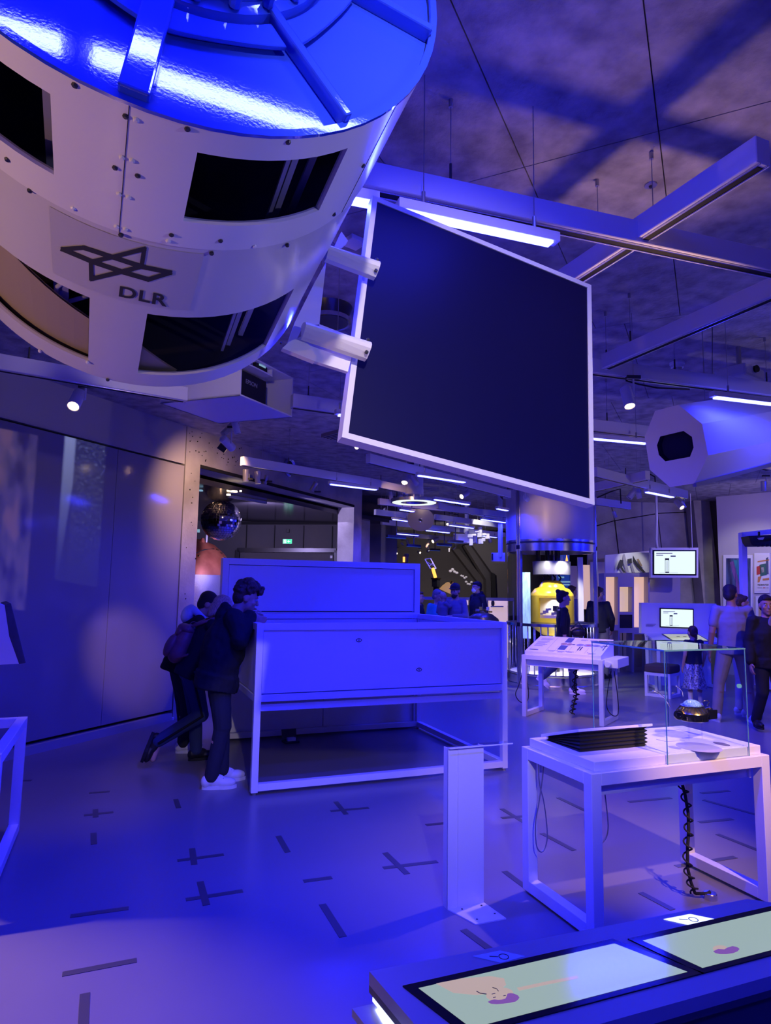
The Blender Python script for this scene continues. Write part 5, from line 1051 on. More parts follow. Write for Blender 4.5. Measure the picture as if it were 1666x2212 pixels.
MB().box(yC-FWD_H*.15+UP*(wz0+.02)-RGT_H*.05, (.05, .44, .05), VA).build('instrument_shelf', 'warm_white', YC); MB().box(yC-FWD_H*.17+UP*(wz0+.17)+RGT_H*.02, (.03, .10, .09), VA).build('instrument_screen', 'dark_metal', YC)
MB().cyl(yC+UP*.22, yC+UP*cz(1372), .12, n=20).build('pedestal', 'dark_metal', YC, smooth='auto')
cr = thing('crown_ring', 'grey crown ring above the yellow capsule', 'plate', yC+UP*cz(1230))
b = MB(); b.tubering(Vector((yC.x, yC.y, 0)), [(.33, cz(1243)), (.34, cz(1215)), (.05, cz(1213)), (.05, cz(1240))], n=40); b.build('ring_plate', 'grey_metal', cr, smooth='auto')
for k in range(7):
    a = k*.9; q = yC+Vector((math.cos(a), math.sin(a), 0))*(.12+.12*(k % 2)); MB().cyl(q+UP*cz(1214), q+UP*(zr1-.02), .022 if k % 3 else .04, n=10).build('hanging_rod', 'dark_metal', cr)
for k in range(4):
    b = MB(); q = yC+RGT_H*(-.16+.1*k); b.tube([q+UP*cz(1256), q+UP*cz(1250)+RGT_H*.03, q+UP*cz(1243)-RGT_H*.02], .015, 6); b.build('hose', 'rubber', cr, smooth=True)
def vpanel(px0, py0, px1, py1, dist, m, name, label, cat='panel', th=.02):
    a, c = at(px0, py1, dist), at(px1, py0, dist); c = Vector((a+RGT_H*((c-a).dot(RGT_H))).xy.to_3d())+UP*c.z if False else c
    r = RGT_H*((at(px1, py1, dist)-a).dot(RGT_H)); o = MB().prism([a, a+r, a+r+UP*(c.z-a.z), a+UP*(c.z-a.z)], FWD_H*th).build(name, m, None); return tag(o, label, cat) if label else o
mat('cyan_film', (.35, .55, .72), .3, var=.3, scale=7, emit=(.25, .5, .75), estr=.25, stretch=(4, 4, 1))
vpanel(1130, 1236, 1147, 1379, 11.75, 'cyan_film', 'translucent_banner', 'pale blue translucent banner inside the glass cylinder', 'banner', .004)
vpanel(1251, 1203, 1262, 1342, 12.1, 'white_paint', 'white_strip_panel', 'narrow white strip panel inside the glass cylinder', th=.05)
# apparatus in the lower part of the cylinder
for k in range(8):
    q = CC+RGT_H*(-.35+.10*k)+FWD_H*(.1*(k % 3)); h_ = .18+.10*((k*7) % 4)
    o = MB().box(q+UP*(.225+h_/2), (.07, .08, h_), VA).build('instrument_case', ['white_metal', 'grey_metal', 'warm_white'][k % 3], None, bevel=.004); tag(o, ['first', 'second', 'third', 'fourth', 'fifth', 'sixth', 'seventh', 'eighth'][k]+' small instrument case from the left on the glass cylinder floor', 'case', 'instrument cases in the glass cylinder')
# info walls and people-high panels behind the cylinder
vpanel(1235, 1222, 1252, 1400, 15.2, 'white_paint', 'text_banner', 'white text banner behind the glass cylinder', 'banner')
for i in range(14):
    a = at(1238, 1268+i*3.2, 15.1); MB().box(a+RGT_H*.06, (.11, .004, .006), math.atan2(RGT_H.y, RGT_H.x)).build('text_line', 'ink_grey', [o for o in bpy.data.objects if o.name == 'text_banner'][0])
vpanel(1198, 1196, 1232, 1300, 15.5, 'screen_blue', 'blue_screen_panel', 'blue projected text screen behind the yellow capsule', 'screen')
pr_ = bpy.data.objects['blue_screen_panel']
for i, (x0, x1, y) in enumerate(((1207, 1219, 1247), (1207, 1232, 1257), (1207, 1231, 1263))):
    a, c = at(x0, y, 15.4), at(x1, y, 15.4); MB().bar(a, c, .01, .035).build('text_line', 'screen_cyan', pr_)
a = at(1222, 1212, 15.4); b = MB(); b.prism([a, a+RGT_H*.06, a+RGT_H*.03+UP*.16], FWD_H*.01); b.build('picture_cone', 'orange_glow', pr_)
vpanel(1262, 1220, 1276, 1316, 14.8, 'lit_peach', 'lit_wall_panel', 'peach lit wall panel seen through the glass cylinder')
# ================================================================== HANGING OCTAGONAL HOUSING
def Z5(x, y): return (1200+x/3.575, 640+y/3.575)
OD = 4.9; ax = Vector(ray(3015, 647)); ax2 = (FWD*-.25+RGT*.0)
oc = at(1461, 964, OD)
fN = (ax*-.35-FWD*.75).normalized()
outer = [onplane(*Z5(x, y), oc, fN) for x, y in ((770, 885), (950, 838), (1135, 985), (1180, 1230), (1075, 1445), (885, 1475), (730, 1340), (690, 1085))]
inner = [onplane(*Z5(x, y), oc, fN) for x, y in ((810, 1083), (990, 1040), (1055, 1085), (1068, 1168), (1040, 1240), (850, 1275), (800, 1225), (785, 1150))]
OCT = thing('octagonal_housing', 'white octagonal tube housing with a dark opening hanging on the right', 'housing', oc)
b = MB(); Lh = 3.2; vo = [b.bm.verts.new(p) for p in outer]; vi = [b.bm.verts.new(p) for p in inner]; vb = [b.bm.verts.new(p+ax*Lh) for p in outer]; vd = [b.bm.verts.new(p+ax*.5) for p in inner]
import itertools
best = min(range(8), key=lambda k: sum((outer[i]-inner[(i+k) % 8]).length for i in range(8)))
for i in range(8):
    j = (i+1) % 8; b.bm.faces.new([vo[i], vo[j], vi[(j+best) % 8], vi[(i+best) % 8]]); b.bm.faces.new([vo[i], vo[j], vb[j], vb[i]]); b.bm.faces.new([vi[i], vi[j], vd[j], vd[i]]).material_index = 1
b.bm.faces.new(vb)
b.build('tube_shell', ['white_paint', 'panel_black'], OCT)
b = MB(); b.prism([p+ax*.06 for p in inner], ax*.03); b.build('dark_opening', 'panel_black', OCT)
b = MB(); b.bar(outer[4]-UP*.012, outer[4]+ax*Lh-UP*.012, .03, .03); b.build('edge_rail', 'grey_metal', OCT)
for f in (.35, 1.6, 2.8):
    q = outer[1]+ax*f; MB().cyl(q, (q.x, q.y, CEIL), .004, n=6).build('hanging_wire', 'grey_metal', OCT)
# ================================================================== PROJECTOR BOX under the satellite
def ZP(x, y): return (320+x/4.628, 760+y/4.628)
PD = 5.0
pf = at(*ZP(920, 435), PD)          # near lower corner
fr = onplane(*ZP(1440, 655), pf, Vector((.62, -.78, 0)).normalized())   # far corner of open face, bottom edge
zbx = pf.z
pf_r = hz(*ZP(1440, 655), zbx); pf_l = hz(*ZP(118, 515), zbx); pf_b = hz(*ZP(690, 715), zbx)
ztop = above(*ZP(1440, 260), pf_r)
PB = thing('projector_box', 'open white hush box with a black projector hanging below the satellite', 'projector', (pf+pf_b)/2)
pbk = pf_l+(pf_r-pf)
def wallq(p, q, z0, z1, th, name):
    d = (q-p).normalized(); n = Vector((-d.y, d.x, 0)); b = MB(); b.prism([Vector((*p.xy, z0)), Vector((*q.xy, z0)), Vector((*q.xy, z1)), Vector((*p.xy, z1))], n*th); return b.build(name, 'white_paint', PB)
b = MB(); b.prism([pf, pf_r, pbk, pf_l], (0, 0, .012)); b.build('box_bottom', 'white_paint', PB); b = MB(); b.prism([p+UP*(ztop-zbx) for p in (pf, pf_r, pbk, pf_l)], (0, 0, -.012)); b.build('box_top', 'white_paint', PB)
wallq(pf, pf_l, zbx, ztop, -.012, 'box_side'); wallq(pf_r, pbk, zbx, ztop, .012, 'box_side'); wallq(pf_l, pbk, zbx, ztop, -.012, 'box_back')
eu = (pf_r-pf).normalized(); ev = (pf_l-pf).normalized(); W_ = (pf_r-pf).length; H_ = ztop-zbx
b = MB(); c0_ = pf+eu*W_*.08+ev*.10+UP*.03; b.hexa([c0_, c0_+eu*W_*.60, c0_+eu*W_*.60+ev*.4, c0_+ev*.4, c0_+UP*H_*.66, c0_+eu*W_*.60+UP*H_*.66, c0_+eu*W_*.6+ev*.4+UP*H_*.66, c0_+ev*.4+UP*H_*.66]); pj = b.build('projector', 'black', PB, bevel=.015)
mat('logo_grey', (.35, .35, .38), .4)
Mt = frame_M(c0_+eu*W_*.30+UP*H_*.38-ev*.004, eu, UP); textmesh('brand_lettering', 'EPSON', .05, 'logo_grey', Mt, pj, 'CENTER', .001)
b = MB(); c1_ = pf+eu*W_*.10+ev*.02+UP*H_*.80; b.hexa([c1_, c1_+eu*W_*.5, c1_+eu*W_*.5+ev*.3, c1_+ev*.3, c1_+UP*.012, c1_+eu*W_*.5+UP*.012, c1_+eu*W_*.5+ev*.3+UP*.012, c1_+ev*.3+UP*.012]); b.build('shelf', 'white_paint', PB)
MB().hexa([c1_+eu*W_*.5+q for q in (Vector(), eu*.008, eu*.008+ev*.3, ev*.3)]+[c1_+eu*W_*.5+UP*H_*.18+q for q in (Vector(), eu*.008, eu*.008+ev*.3, ev*.3)]).build('shelf_side', 'white_paint', PB)
b = MB(); b.box(c1_+eu*W_*.33+ev*.06+UP*.045, (W_*.22, .1, .06), math.atan2(eu.y, eu.x)); cb_ = b.build('control_box', 'black', PB, bevel=.004); MB().box(c1_+eu*W_*.33+ev*.008+UP*.05, (W_*.12, .004, .012), math.atan2(eu.y, eu.x)).build('status_light', 'screen_cyan', cb_)
b = MB(); b.tube([c1_+eu*W_*.02+UP*.03+ev*.05, c1_+eu*W_*.1+UP*.05, c1_+eu*W_*.2+UP*.03+ev*.04], .01, 6); b.build('cable', 'white_paint', PB, smooth=True)
q = (pf+pbk)/2; MB().box((q.x, q.y, (ztop+CEIL)/2), (.06, .06, CEIL-ztop)).build('ceiling_mount', 'white_metal', PB)
# camera-like shutter unit below the projector box (track stub with plate)
o = thing('track_stub', 'short dark track stub with a small square plate above the lintel spotlights', 'bracket', at(505, 925, 7.8))
MB().bar(at(482, 938, 7.7), at(508, 912, 7.9), .06, .05).build('stub_body', 'grey_metal', o); MB().box(at(482, 966, 7.75), (.10, .02, .10), math.atan2(RGT_H.y, RGT_H.x), Matrix.Rotation(.6, 3, FWD_H) @ Matrix.Rotation(math.atan2(RGT_H.y, RGT_H.x), 3, 'Z')).build('shutter_plate', 'dark_metal', o)
# ================================================================== SIDE ROOM: mirror ball and copper capsule
MBc = at(478, 1124, 11.2); rB = 43*11.2/F_PX
ball = thing('mirror_ball', 'big mirror ball hanging in the dark side room', 'mirror ball', MBc)
MB().ell(MBc, rB*.985, n=32, m=20).build('ball_core', 'ball_core', ball, smooth=True)
rng = random.Random(11); tiles = 0; bmst = MB(); trng = []
NR = 24
for j in range(NR):
    th = math.pi*(j+.5)/NR; n_ = max(6, int(2*math.pi*math.sin(th)/(math.pi/NR)))
    for k in range(n_):
        p_ = 2*math.pi*k/n_; d = Vector((math.sin(th)*math.cos(p_), math.sin(th)*math.sin(p_), math.cos(th)))
        trng.append((d.dot(-FWD_H), d, math.sin(th)*2*math.pi/n_))
trng.sort(key=lambda t: -t[0])
for i, (fac, d, wd_) in enumerate(trng):
    e1 = UP.cross(d).normalized(); e2 = d.cross(e1); d2 = (d+e1*rng.uniform(-.05, .05)+e2*rng.uniform(-.05, .05)).normalized(); e1 = UP.cross(d2).normalized(); e2 = d2.cross(e1)
    a = rB*math.pi/NR*.46; w_ = rB*wd_*.46; c = MBc+d*rB*.992
    quad = [c-e1*w_-e2*a, c+e1*w_-e2*a, c+e1*w_+e2*a, c-e1*w_+e2*a]
    if i < 290: m_ = MB(); m_.prism(quad, d2*.004); m_.build('mirror_tile', 'mirror', ball)
    else: bmst.prism(quad, d2*.004)
tag(bmst.build('mirror_tile', 'mirror', ball), kind='stuff')
MB().cyl(MBc+UP*rB*.98, MBc+UP*(rB+.05), .05, n=16).build('hanger_cap', 'silver', ball); MB().cyl(MBc+UP*rB, (MBc.x, MBc.y, zc), .008, n=6).build('hanging_rod', 'grey_metal', ball)
# copper coloured landing capsule behind the concrete pier
kD = 12.6; kc = at(404, 1275, kD); kpx = kD/F_PX
KC = thing('landing_capsule', 'scorched copper red round landing capsule half hidden behind the concrete pier', 'capsule', Vector((kc.x, kc.y, 0)))
KR = 104*kpx; zk = EYE+(1268-1280)*kpx
def kz(py): return EYE+(1268-py)*kpx
b = MB(); prof = [(KR*.10, kz(1166)), (KR*.28, kz(1169)), (KR*.52, kz(1180)), (KR*.72, kz(1198)), (KR*.84, kz(1215)), (KR*.92, kz(1232)), (KR*.95, kz(1246))]
b.lathe(Vector((kc.x, kc.y, 0)), prof[::-1], n=56); b.build('upper_shell', 'copper', KC, smooth='auto')
b = MB(); b.lathe(Vector((kc.x, kc.y, 0)), [(KR*.95, kz(1246)), (KR, kz(1300)), (KR*.98, kz(1360)), (KR*.85, kz(1420)), (KR*.5, kz(1450)), (.1, kz(1458))][::-1], n=56); b.build('lower_shell', 'foil', KC, smooth='auto')
b = MB(); b.lathe(Vector((kc.x, kc.y, 0)), [(KR*.6, 0), (KR*.6, kz(1430))], n=32); b.build('stand', 'dark_metal', KC)
b = MB(); n_ = 20; hp = []
for i in range(n_+1):
    t = i/n_; px, py = 432+ (1-math.cos(t*3.3))*8 + (t > .5)*(t-.5)*26, 1205+120*t-8*math.sin(t*math.pi)
    px = [466, 452, 440, 432, 430, 430, 431, 434, 437, 441, 446][min(10, int(t*10))]; py = [1190, 1194, 1202, 1214, 1226, 1240, 1252, 1264, 1276, 1290, 1305][min(10, int(t*10))]
    hp.append((px, py))
hp = sorted(set(hp), key=lambda q: q[1])
def kon(px, py):
    z = kz(py); rr = KR*.98
    for (r0, z0_), (r1, z1_) in zip(prof, prof[1:]):
        if z1_ <= z <= z0_: rr = r0+(r1-r0)*(z0_-z)/(z0_-z1_)
    sx = (at(px, py, kD)-kc).dot(RGT_H); sx = max(-rr*.98, min(rr*.98, sx)); return Vector((kc.x, kc.y, z))+RGT_H*sx-FWD_H*math.sqrt(rr*rr-sx*sx)*1.003
b = MB(); b.tube([kon(*q) for q in hp], .012, 6); b.build('hatch_groove', 'dark_metal', KC, smooth=True)
for px, py in ((447, 1208), (471, 1192), (479, 1198), (425, 1200), (489, 1207)): MB().ell(kon(px, py), (.03, .03, .02), n=10, m=6).build('bolt', 'gold', KC)
q = kon(440, 1174); MB().cyl(q-UP*.02, q+UP*.06, .05, .03, 12).build('top_fitting', 'copper', KC); MB().cyl(at(446, 1172, kD), at(447, 1155, kD), .018, n=8).build('mast', 'white_metal', KC)
o = vpanel(423, 1143, 431, 1150, 12.0, 'screen_cyan', 'small_screen', 'small pale lit screen beside the mirror ball', 'screen')
for px, py, s in ((506, 1060, 6), (494, 1067, 4), (434, 1058, 4), (520, 1059, 2)):
    P_ = hz(px, py, zc-.02); tag(MB().lathe(P_, [(.03*s/4, 0), (.035*s/4, -.02)], n=10).build('ceiling_downlight', 'lamp_warm' if px > 440 else 'screen_cyan'), {506: 'largest warm ceiling downlight above the mirror ball', 494: 'smaller warm ceiling downlight beside the largest one', 434: 'bluish ceiling downlight next to the concrete pier', 520: 'tiniest ceiling downlight right of the warm pair'}[px], 'light', 'downlights in the side room')
a, c = hz(494, 1072, zc-.03), hz(575, 1086, zc-.03); tag(MB().bar(a, c, .04, .04).build('ceiling_rail', 'grey_metal'), 'thin metal rail on the side room ceiling', 'rail')
lamp_spot('room_light', at(470, 1075, 10.8), at(440, 1260, 11.6), 260, WARM, 100)
lamp_area('room_glow', at(640, 1122, 12.5), Matrix.Identity(4), 2.0, .4, 6, (.55, .45, 1.0))  # unseen lamp added to brighten the side room
lamp_spot('room_wash', at(560, 1120, 10.9), at(610, 1180, 14.4), 230, (.55, .45, 1.0), 120)  # added lamp, brightens the back wall of the side room
lamp_spot('disc_light', at(905, 1165, 11.3), at(909, 1122, 12.5), 14, (1, .75, .6), 50)  # added lamp, warms the bronze disc from below
lamp_spot('capsule_light', yC+UP*cz(1210)-FWD_H*.5+RGT_H*.2, yC+UP*1.1, 70, (1, .93, .82), 110)  # lamps added from here on to brighten capsule and cylinder base
lamp_spot('base_light', CC-FWD_H*.55+RGT_H*.1+UP*.9, CC-FWD_H*.1+UP*.3, 25, (1, .9, .8), 120)
lamp_spot('base_light', CC-FWD_H*.62+UP*.45, yC+UP*.95, 16, (1, .9, .8), 90)
lamp_spot('capsule_light', yC+UP*cz(1205)-FWD_H*.55-RGT_H*.35, yC+UP*.8, 50, (1, .93, .82), 110)
lamp_spot('base_light', CC-FWD_H*.55+RGT_H*.1+UP*.9, CC-FWD_H*.1+UP*.3, 25, (1, .9, .8), 120)
lamp_spot('base_light', CC-FWD_H*.62+UP*.45, yC+UP*.95, 16, (1, .9, .8), 90)
# ================================================================== RIGHT SIDE EXHIBITS
def rq(pts, dist, m, name, parent=None, th=.03, label=None, cat=None, yaw=0.0, pivot=None):
    """upright slab through pixels on a plane at a depth, turned by yaw about the vertical"""
    N = Matrix.Rotation(yaw, 3, 'Z') @ FWD_H; hx_ = pivot or sum(p[0] for p in pts)/len(pts); c = at(hx_, 1262+.0156*(hx_-258), dist)
    P_ = [onplane(x, y, c, N) for x, y in pts]; b = MB(); b.prism(P_, N*th); o = b.build(name, m, parent); return tag(o, label, cat) if label else o
def rect(x0, y0, x1, y1): return [(x0, y1), (x1, y1), (x1, y0), (x0, y0)]
# low wall panels
rq([(1276, 1500), (1330, 1490), (1330, 1214), (1276, 1214)], 14.5, 'white_paint', 'partition_panel', None, .05, 'white partition panel right behind the glass cylinder', 'panel', -.2)
SG = thing('sign_board', 'long white sign board with a spacecraft drawing above the lit cabinet', 'sign', at(1360, 1215, 14.2))
rq([(1308, 1238), (1425, 1236), (1425, 1188), (1308, 1199)], 14.2, 'white_paint', 'board', SG, .06)
for pts, m in (([(1335, 1222), (1340, 1209), (1347, 1210), (1345, 1226), (1352, 1237), (1347, 1237), (1340, 1226), (1334, 1232)], 'ink'), ([(1347, 1197), (1350, 1197), (1359, 1236), (1354, 1236), (1346, 1212)], 'ink_grey'), ([(1356, 1208), (1365, 1206), (1366, 1216), (1358, 1218)], 'ink'), ([(1368, 1200), (1371, 1206), (1378, 1217), (1395, 1236), (1390, 1237), (1376, 1224), (1368, 1212)], 'ink'), ([(1362, 1219), (1366, 1218), (1372, 1237), (1367, 1237)], 'ink_grey'), ([(1376, 1208), (1380, 1207), (1388, 1222), (1385, 1224)], 'ink_tan')): rq(pts, 14.12, m, 'spacecraft_drawing', SG, .01)
lamp_spot('sign_light', at(1375, 1150, 13.3), at(1365, 1217, 14.2), 30, (1, .96, .9), 36)
CB = thing('lit_cabinet', 'lilac cabinet wall with peach lit niches and a black box', 'cabinet', Vector((*at(1355, 1450, 13.9).xy, 0)))
D_ = 13.9
for r in ((1305, 1238, 1309, 1478), (1336, 1238, 1339, 1478), (1366.5, 1238, 1370, 1478), (1401, 1238, 1404, 1478)): rq(rect(*r), D_, 'wall_lilac', 'cabinet_post', CB, .35)
for r in ((1309, 1238, 1336, 1246), (1339, 1238, 1366.5, 1268), (1370, 1238, 1401, 1246), (1309, 1350, 1336, 1362), (1339, 1322, 1366.5, 1328), (1339, 1357, 1366.5, 1367), (1370, 1356, 1401, 1370)): rq(rect(*r), D_, 'wall_lilac', 'cabinet_rail', CB, .33)
for r, nm in (((1309, 1246, 1336, 1350), 'lit_back'), ((1339, 1268, 1366.5, 1322), 'lit_back'), ((1370, 1246, 1401, 1356), 'lit_back')): rq(rect(*r), D_+.25, 'lit_peach', nm, CB, .03)
rq(rect(1339, 1328, 1366.5, 1357), D_+.02, 'black', 'black_box', CB, .2); rq(rect(1340, 1269, 1366, 1321.5), D_+.05, 'glass', 'niche_glass', CB, .008)
rq(rect(1404, 1238, 1470, 1420), 14.4, 'wall_lilac', 'partition_panel', None, .06, 'lilac partition panel below the hanging screen', 'panel')
# hanging screen
HS = thing('hanging_screen', 'white framed monitor showing a rocket stage diagram, hung on a blue lit strap', 'monitor', at(1458, 1216, 13.6))
def hq(pts, out, m, name, th=.01, par=None): return rq(pts, 13.6-out, m, name, par or HS, th, yaw=-.12, pivot=1458)
hq([(1406, 1248), (1509, 1248), (1509, 1183), (1406, 1183)], 0, 'white_paint', 'housing', .12)
bz_ = hq([(1411, 1242), (1505, 1243), (1505, 1188), (1411, 1188)], .015, 'black_gloss', 'bezel', .012); sc_ = hq([(1414, 1239.5), (1502, 1240), (1502, 1191), (1414, 1191)], .02, 'screen_white', 'display', .004)
def diagram(q, par, X, Y, s):   # rocket stage drawing on a white display
    q([(X, Y+4*s), (X+9*s, Y+4*s), (X+9*s, Y), (X, Y)], 'ink', par); q([(X, Y+30*s), (X+.8*s, Y+30*s), (X+.8*s, Y+4*s), (X, Y+4*s)], 'ink_slate', par); q([(X+8.2*s, Y+30*s), (X+9*s, Y+30*s), (X+9*s, Y+4*s), (X+8.2*s, Y+4*s)], 'ink_slate', par)
    q([(X+4*s, Y+28*s), (X+5*s, Y+28*s), (X+5*s, Y+6*s), (X+4*s, Y+6*s)], 'ink_grey', par); q([(X, Y+31*s), (X+9.5*s, Y+31*s), (X+7*s, Y+29*s), (X+2*s, Y+29*s)], 'ink', par); q([(X+12*s, Y-3*s), (X+23*s, Y-3*s), (X+23*s, Y-6*s), (X+12*s, Y-6*s)], 'ink_slate', par)
    for k in range(2): q([(X-19*s, Y-10*s+k*4*s), (X+(16-20*k)*s, Y-10*s+k*4*s), (X+(16-20*k)*s, Y-11.5*s+k*4*s), (X-19*s, Y-11.5*s+k*4*s)], 'ink_grey', par)
    q([(X-12*s, Y+31.5*s), (X+28*s, Y+31.5*s), (X+28*s, Y+31*s), (X-12*s, Y+31*s)], 'ink_grey', par)
diagram(lambda p, m, par: hq(p, .026, m, 'diagram_mark', .002, par), sc_, 1437, 1206, 1.0)
b = MB(); b.tube([at(1420, 1184, 13.6), at(1418, 1165, 13.6), at(1419, 1120, 13.6), Vector((*at(1417, 1050, 13.6).xy, CEIL))], .030, 6); b.build('strap', 'white_paint', HS, smooth=True)
b = MB(); b.cyl(at(1496, 1184, 13.6), Vector((*at(1496, 1184, 13.6).xy, CEIL)), .008, n=6); b.build('hanging_wire', 'white_paint', HS)
# kiosk with screen and sloping desk
KI = thing('touch_kiosk', 'white kiosk with an upright rocket diagram screen and a sloping touch desk', 'kiosk', Vector((*at(1460, 1450, 12).xy, 0)))
kd = 12.0
rq([(1386, 1368), (1548, 1368), (1548, 1304), (1386, 1302)], kd, 'white_paint', 'back_board', KI, .12)
kb = rq([(1426, 1355), (1499, 1358), (1499, 1315), (1426, 1313)], kd-.02, 'black_gloss', 'bezel', KI, .02); ks = rq([(1428.5, 1353), (1497, 1355.5), (1497, 1317.5), (1428.5, 1315.5)], kd-.025, 'screen_white', 'display', KI, .01)
diagram(lambda p, m, par: rq(p, kd-.028, m, 'diagram_mark', par, .002), ks, 1447, 1329, .72)
for i in range(3): rq(rect(1396, 1348+i*2.2, 1418-i*3, 1348.9+i*2.2), kd-.01, 'ink_grey', 'text_line', KI, .006)
# sloping desk top: back edge y=1368, front edge y=1385
dA, dB = onplane(1392, 1368, at(1450, 1281, kd), FWD_H), onplane(1532, 1368, at(1450, 1281, kd), FWD_H)
dz = above(1370, 1384, dA-FWD_H*.55-RGT_H*.07); dC, dD_ = dB-FWD_H*.55+UP*(dz-dB.z), dA-FWD_H*.55+UP*(dz-dA.z)
b = MB(); b.prism([dA, dB, dC, dD_], (0, 0, -.03)); b.build('desk_top', 'white_paint', KI)
def dk(f, g): return dD_.lerp(dC, f).lerp(dA.lerp(dB, f), g)+UP*.006
b = MB(); b.prism([dk(.24, .08), dk(.80, .08), dk(.80, .86), dk(.24, .86)], (0, 0, .004)); kf = b.build('touch_screen', 'black_gloss', KI); mat('screen_sand', (.02, .02, .02), .15, emit=(.50, .52, .36), estr=.8)
b = MB(); b.prism([dk(.26, .13)+UP*.005, dk(.78, .13)+UP*.005, dk(.78, .81)+UP*.005, dk(.26, .81)+UP*.005], (0, 0, .001)); b.build('display', 'screen_sand', kf)
for f in (.40, .50, .62): b = MB(); b.prism([dk(f, .5)+UP*.007, dk(f+.05, .5)+UP*.007, dk(f+.05, .55)+UP*.007, dk(f, .55)+UP*.007], (0, 0, .001)); b.build('map_mark', 'ink', kf)
for f in (.03, .97):
    for g in (.05, .95): q = dk(f, g); MB().box((q.x, q.y, (q.z-.03)/2), (.055, .055, q.z-.03), LM).build('leg', 'white_paint', KI)
    a, c = dk(f, .1), dk(f, .9); MB().bar((a.x, a.y, .03), (c.x, c.y, .03), .055, .05).build('foot_rail', 'white_paint', KI)
rq([(1405, 1500), (1530, 1500), (1530, 1392), (1405, 1392)], kd+.05, 'white_paint', 'lower_panel', KI, .03)
# stool with dark cushion
s0_ = [hz(1394, 1503, 0), hz(1449, 1510, 0), hz(1463, 1496, 0)]; su = (s0_[1]-s0_[0]); SL = su.length; su.normalize(); sv = Vector((-su.y, su.x, 0)); SD = .42
ST = thing('bench_stool', 'white framed stool with a thick dark brown cushion in front of the kiosk', 'stool', s0_[0]+su*SL/2+sv*SD/2)
def sq(a, c, z): return s0_[0]+su*a+sv*c+UP*z
hS = above(1394, 1451, s0_[0]); hC = above(1393, 1434, s0_[0])
for a in (.02, SL-.02):
    for c in (.02, SD-.02): MB().box(sq(a, c, hS/2), (.045, .045, hS), math.atan2(su.y, su.x)).build('leg', 'white_paint', ST)
    for z in (.025, hS-.025): MB().bar(sq(a, .04, z), sq(a, SD-.04, z), .045, .045).build('rail', 'white_paint', ST)
for c in (.02, SD-.02):
    for z in (.025, hS-.025): MB().bar(sq(.04, c, z), sq(SL-.04, c, z), .045, .045).build('rail', 'white_paint', ST)
MB().box(sq(SL/2, SD/2, (hS+hC)/2), (SL+.01, SD+.01, hC-hS), math.atan2(su.y, su.x)).build('cushion', 'cushion', ST, bevel=.03, seg=3, smooth=True)
# white portal frame with hanging black instrument
PT = thing('portal_frame', 'tall white open portal frame beside the wall posters', 'frame', hz(1612, 1560, 0))
pd_ = 9.5
for pts in ([(1612, 1540), (1622, 1540), (1614, 1160), (1603, 1150)],): rq(pts, pd_, 'white_paint', 'upright', PT, .10)
rq([(1603, 1160), (1720, 1148), (1720, 1137), (1603, 1150)], pd_, 'white_paint', 'top_bar', PT, .10); rq([(1716, 1550), (1728, 1550), (1722, 1140), (1710, 1140)], pd_, 'white_paint', 'upright', PT, .10)
BI = thing('black_instrument', 'black boxy instrument hanging under the top bar of the white portal', 'instrument', at(1650, 1166, 9.3))
b = MB(); N = FWD_H; b.prism([onplane(x, y, at(1650, 1166, 9.2), N) for x, y in ((1630, 1156), (1700, 1152), (1700, 1172), (1668, 1178), (1640, 1178), (1634, 1170))], N*.22); b.bm.transform(Matrix.Translation(FWD_H*.14)); b.build('instrument_body', 'black', BI, bevel=.01)
rq([(1638, 1162), (1652, 1160), (1649, 1166), (1641, 1166)], 9.17, 'print_cream', 'window', BI, .02)
for k in range(4): MB().cyl(at(1640+k*9, 1176, 9.3), at(1641+k*9, 1180, 9.3), .03, n=10).build('nozzle', 'rubber', BI)
for px in (1640, 1690): MB().cyl(at(px, 1156, 9.3), at(px, 1150, 9.25), .015, n=8).build('hanger', 'dark_metal', BI)
# posters on the right wall
def poster(px0, py0, px1, py1, label, m, border=.05):
    P_ = [rw(px0, py1, .004), rw(px1, py1, .004), rw(px1, py0, .004), rw(px0, py0, .004)]
    o = thing('wall_poster', label, 'poster', sum(P_, Vector())/4); b = MB(); b.prism(P_, RWn*.03); b.build('frame', 'white_paint', o); return o
def pq(o, pts, m, name, out=.036): b = MB(); b.prism([rw(x, y, out) for x, y in pts], RWn*.002); return b.build(name, m, o)
o = poster(1564, 1199, 1627, 1342, 'large dark aurora picture in a white frame behind the portal upright', 'black')
mat('aurora', (.02, .02, .06), .5, col2=(.10, .16, .35), scale=2.2, stretch=(6, 6, .8), detail=5)
pq(o, rect(1569, 1206, 1622, 1336), 'aurora', 'picture'); mat('aurora_green', (.05, .45, .42), .6, col2=(.03, .10, .25), scale=7, stretch=(9, 9, .5)); pq(o, [(1585, 1210), (1600, 1210), (1612, 1262), (1608, 1300), (1597, 1300), (1600, 1268)], 'aurora_green', 'picture_glow', .039); mat('aurora_pink', (.35, .12, .42), .6, col2=(.05, .05, .2), scale=7, stretch=(9, 9, .5)); pq(o, [(1577, 1215), (1585, 1212), (1599, 1268), (1596, 1296), (1590, 1262)], 'aurora_pink', 'picture_glow', .039); pq(o, [(1598, 1268), (1607, 1262), (1611, 1280), (1608, 1302), (1598, 1300)], 'cyan_film', 'picture_light', .041)
o = poster(1631, 1195, 1664, 1281, 'white travel poster with red and green abstract shapes and bold title', 'print_cream')
pq(o, rect(1633, 1198, 1663, 1277), 'warm_white', 'paper')
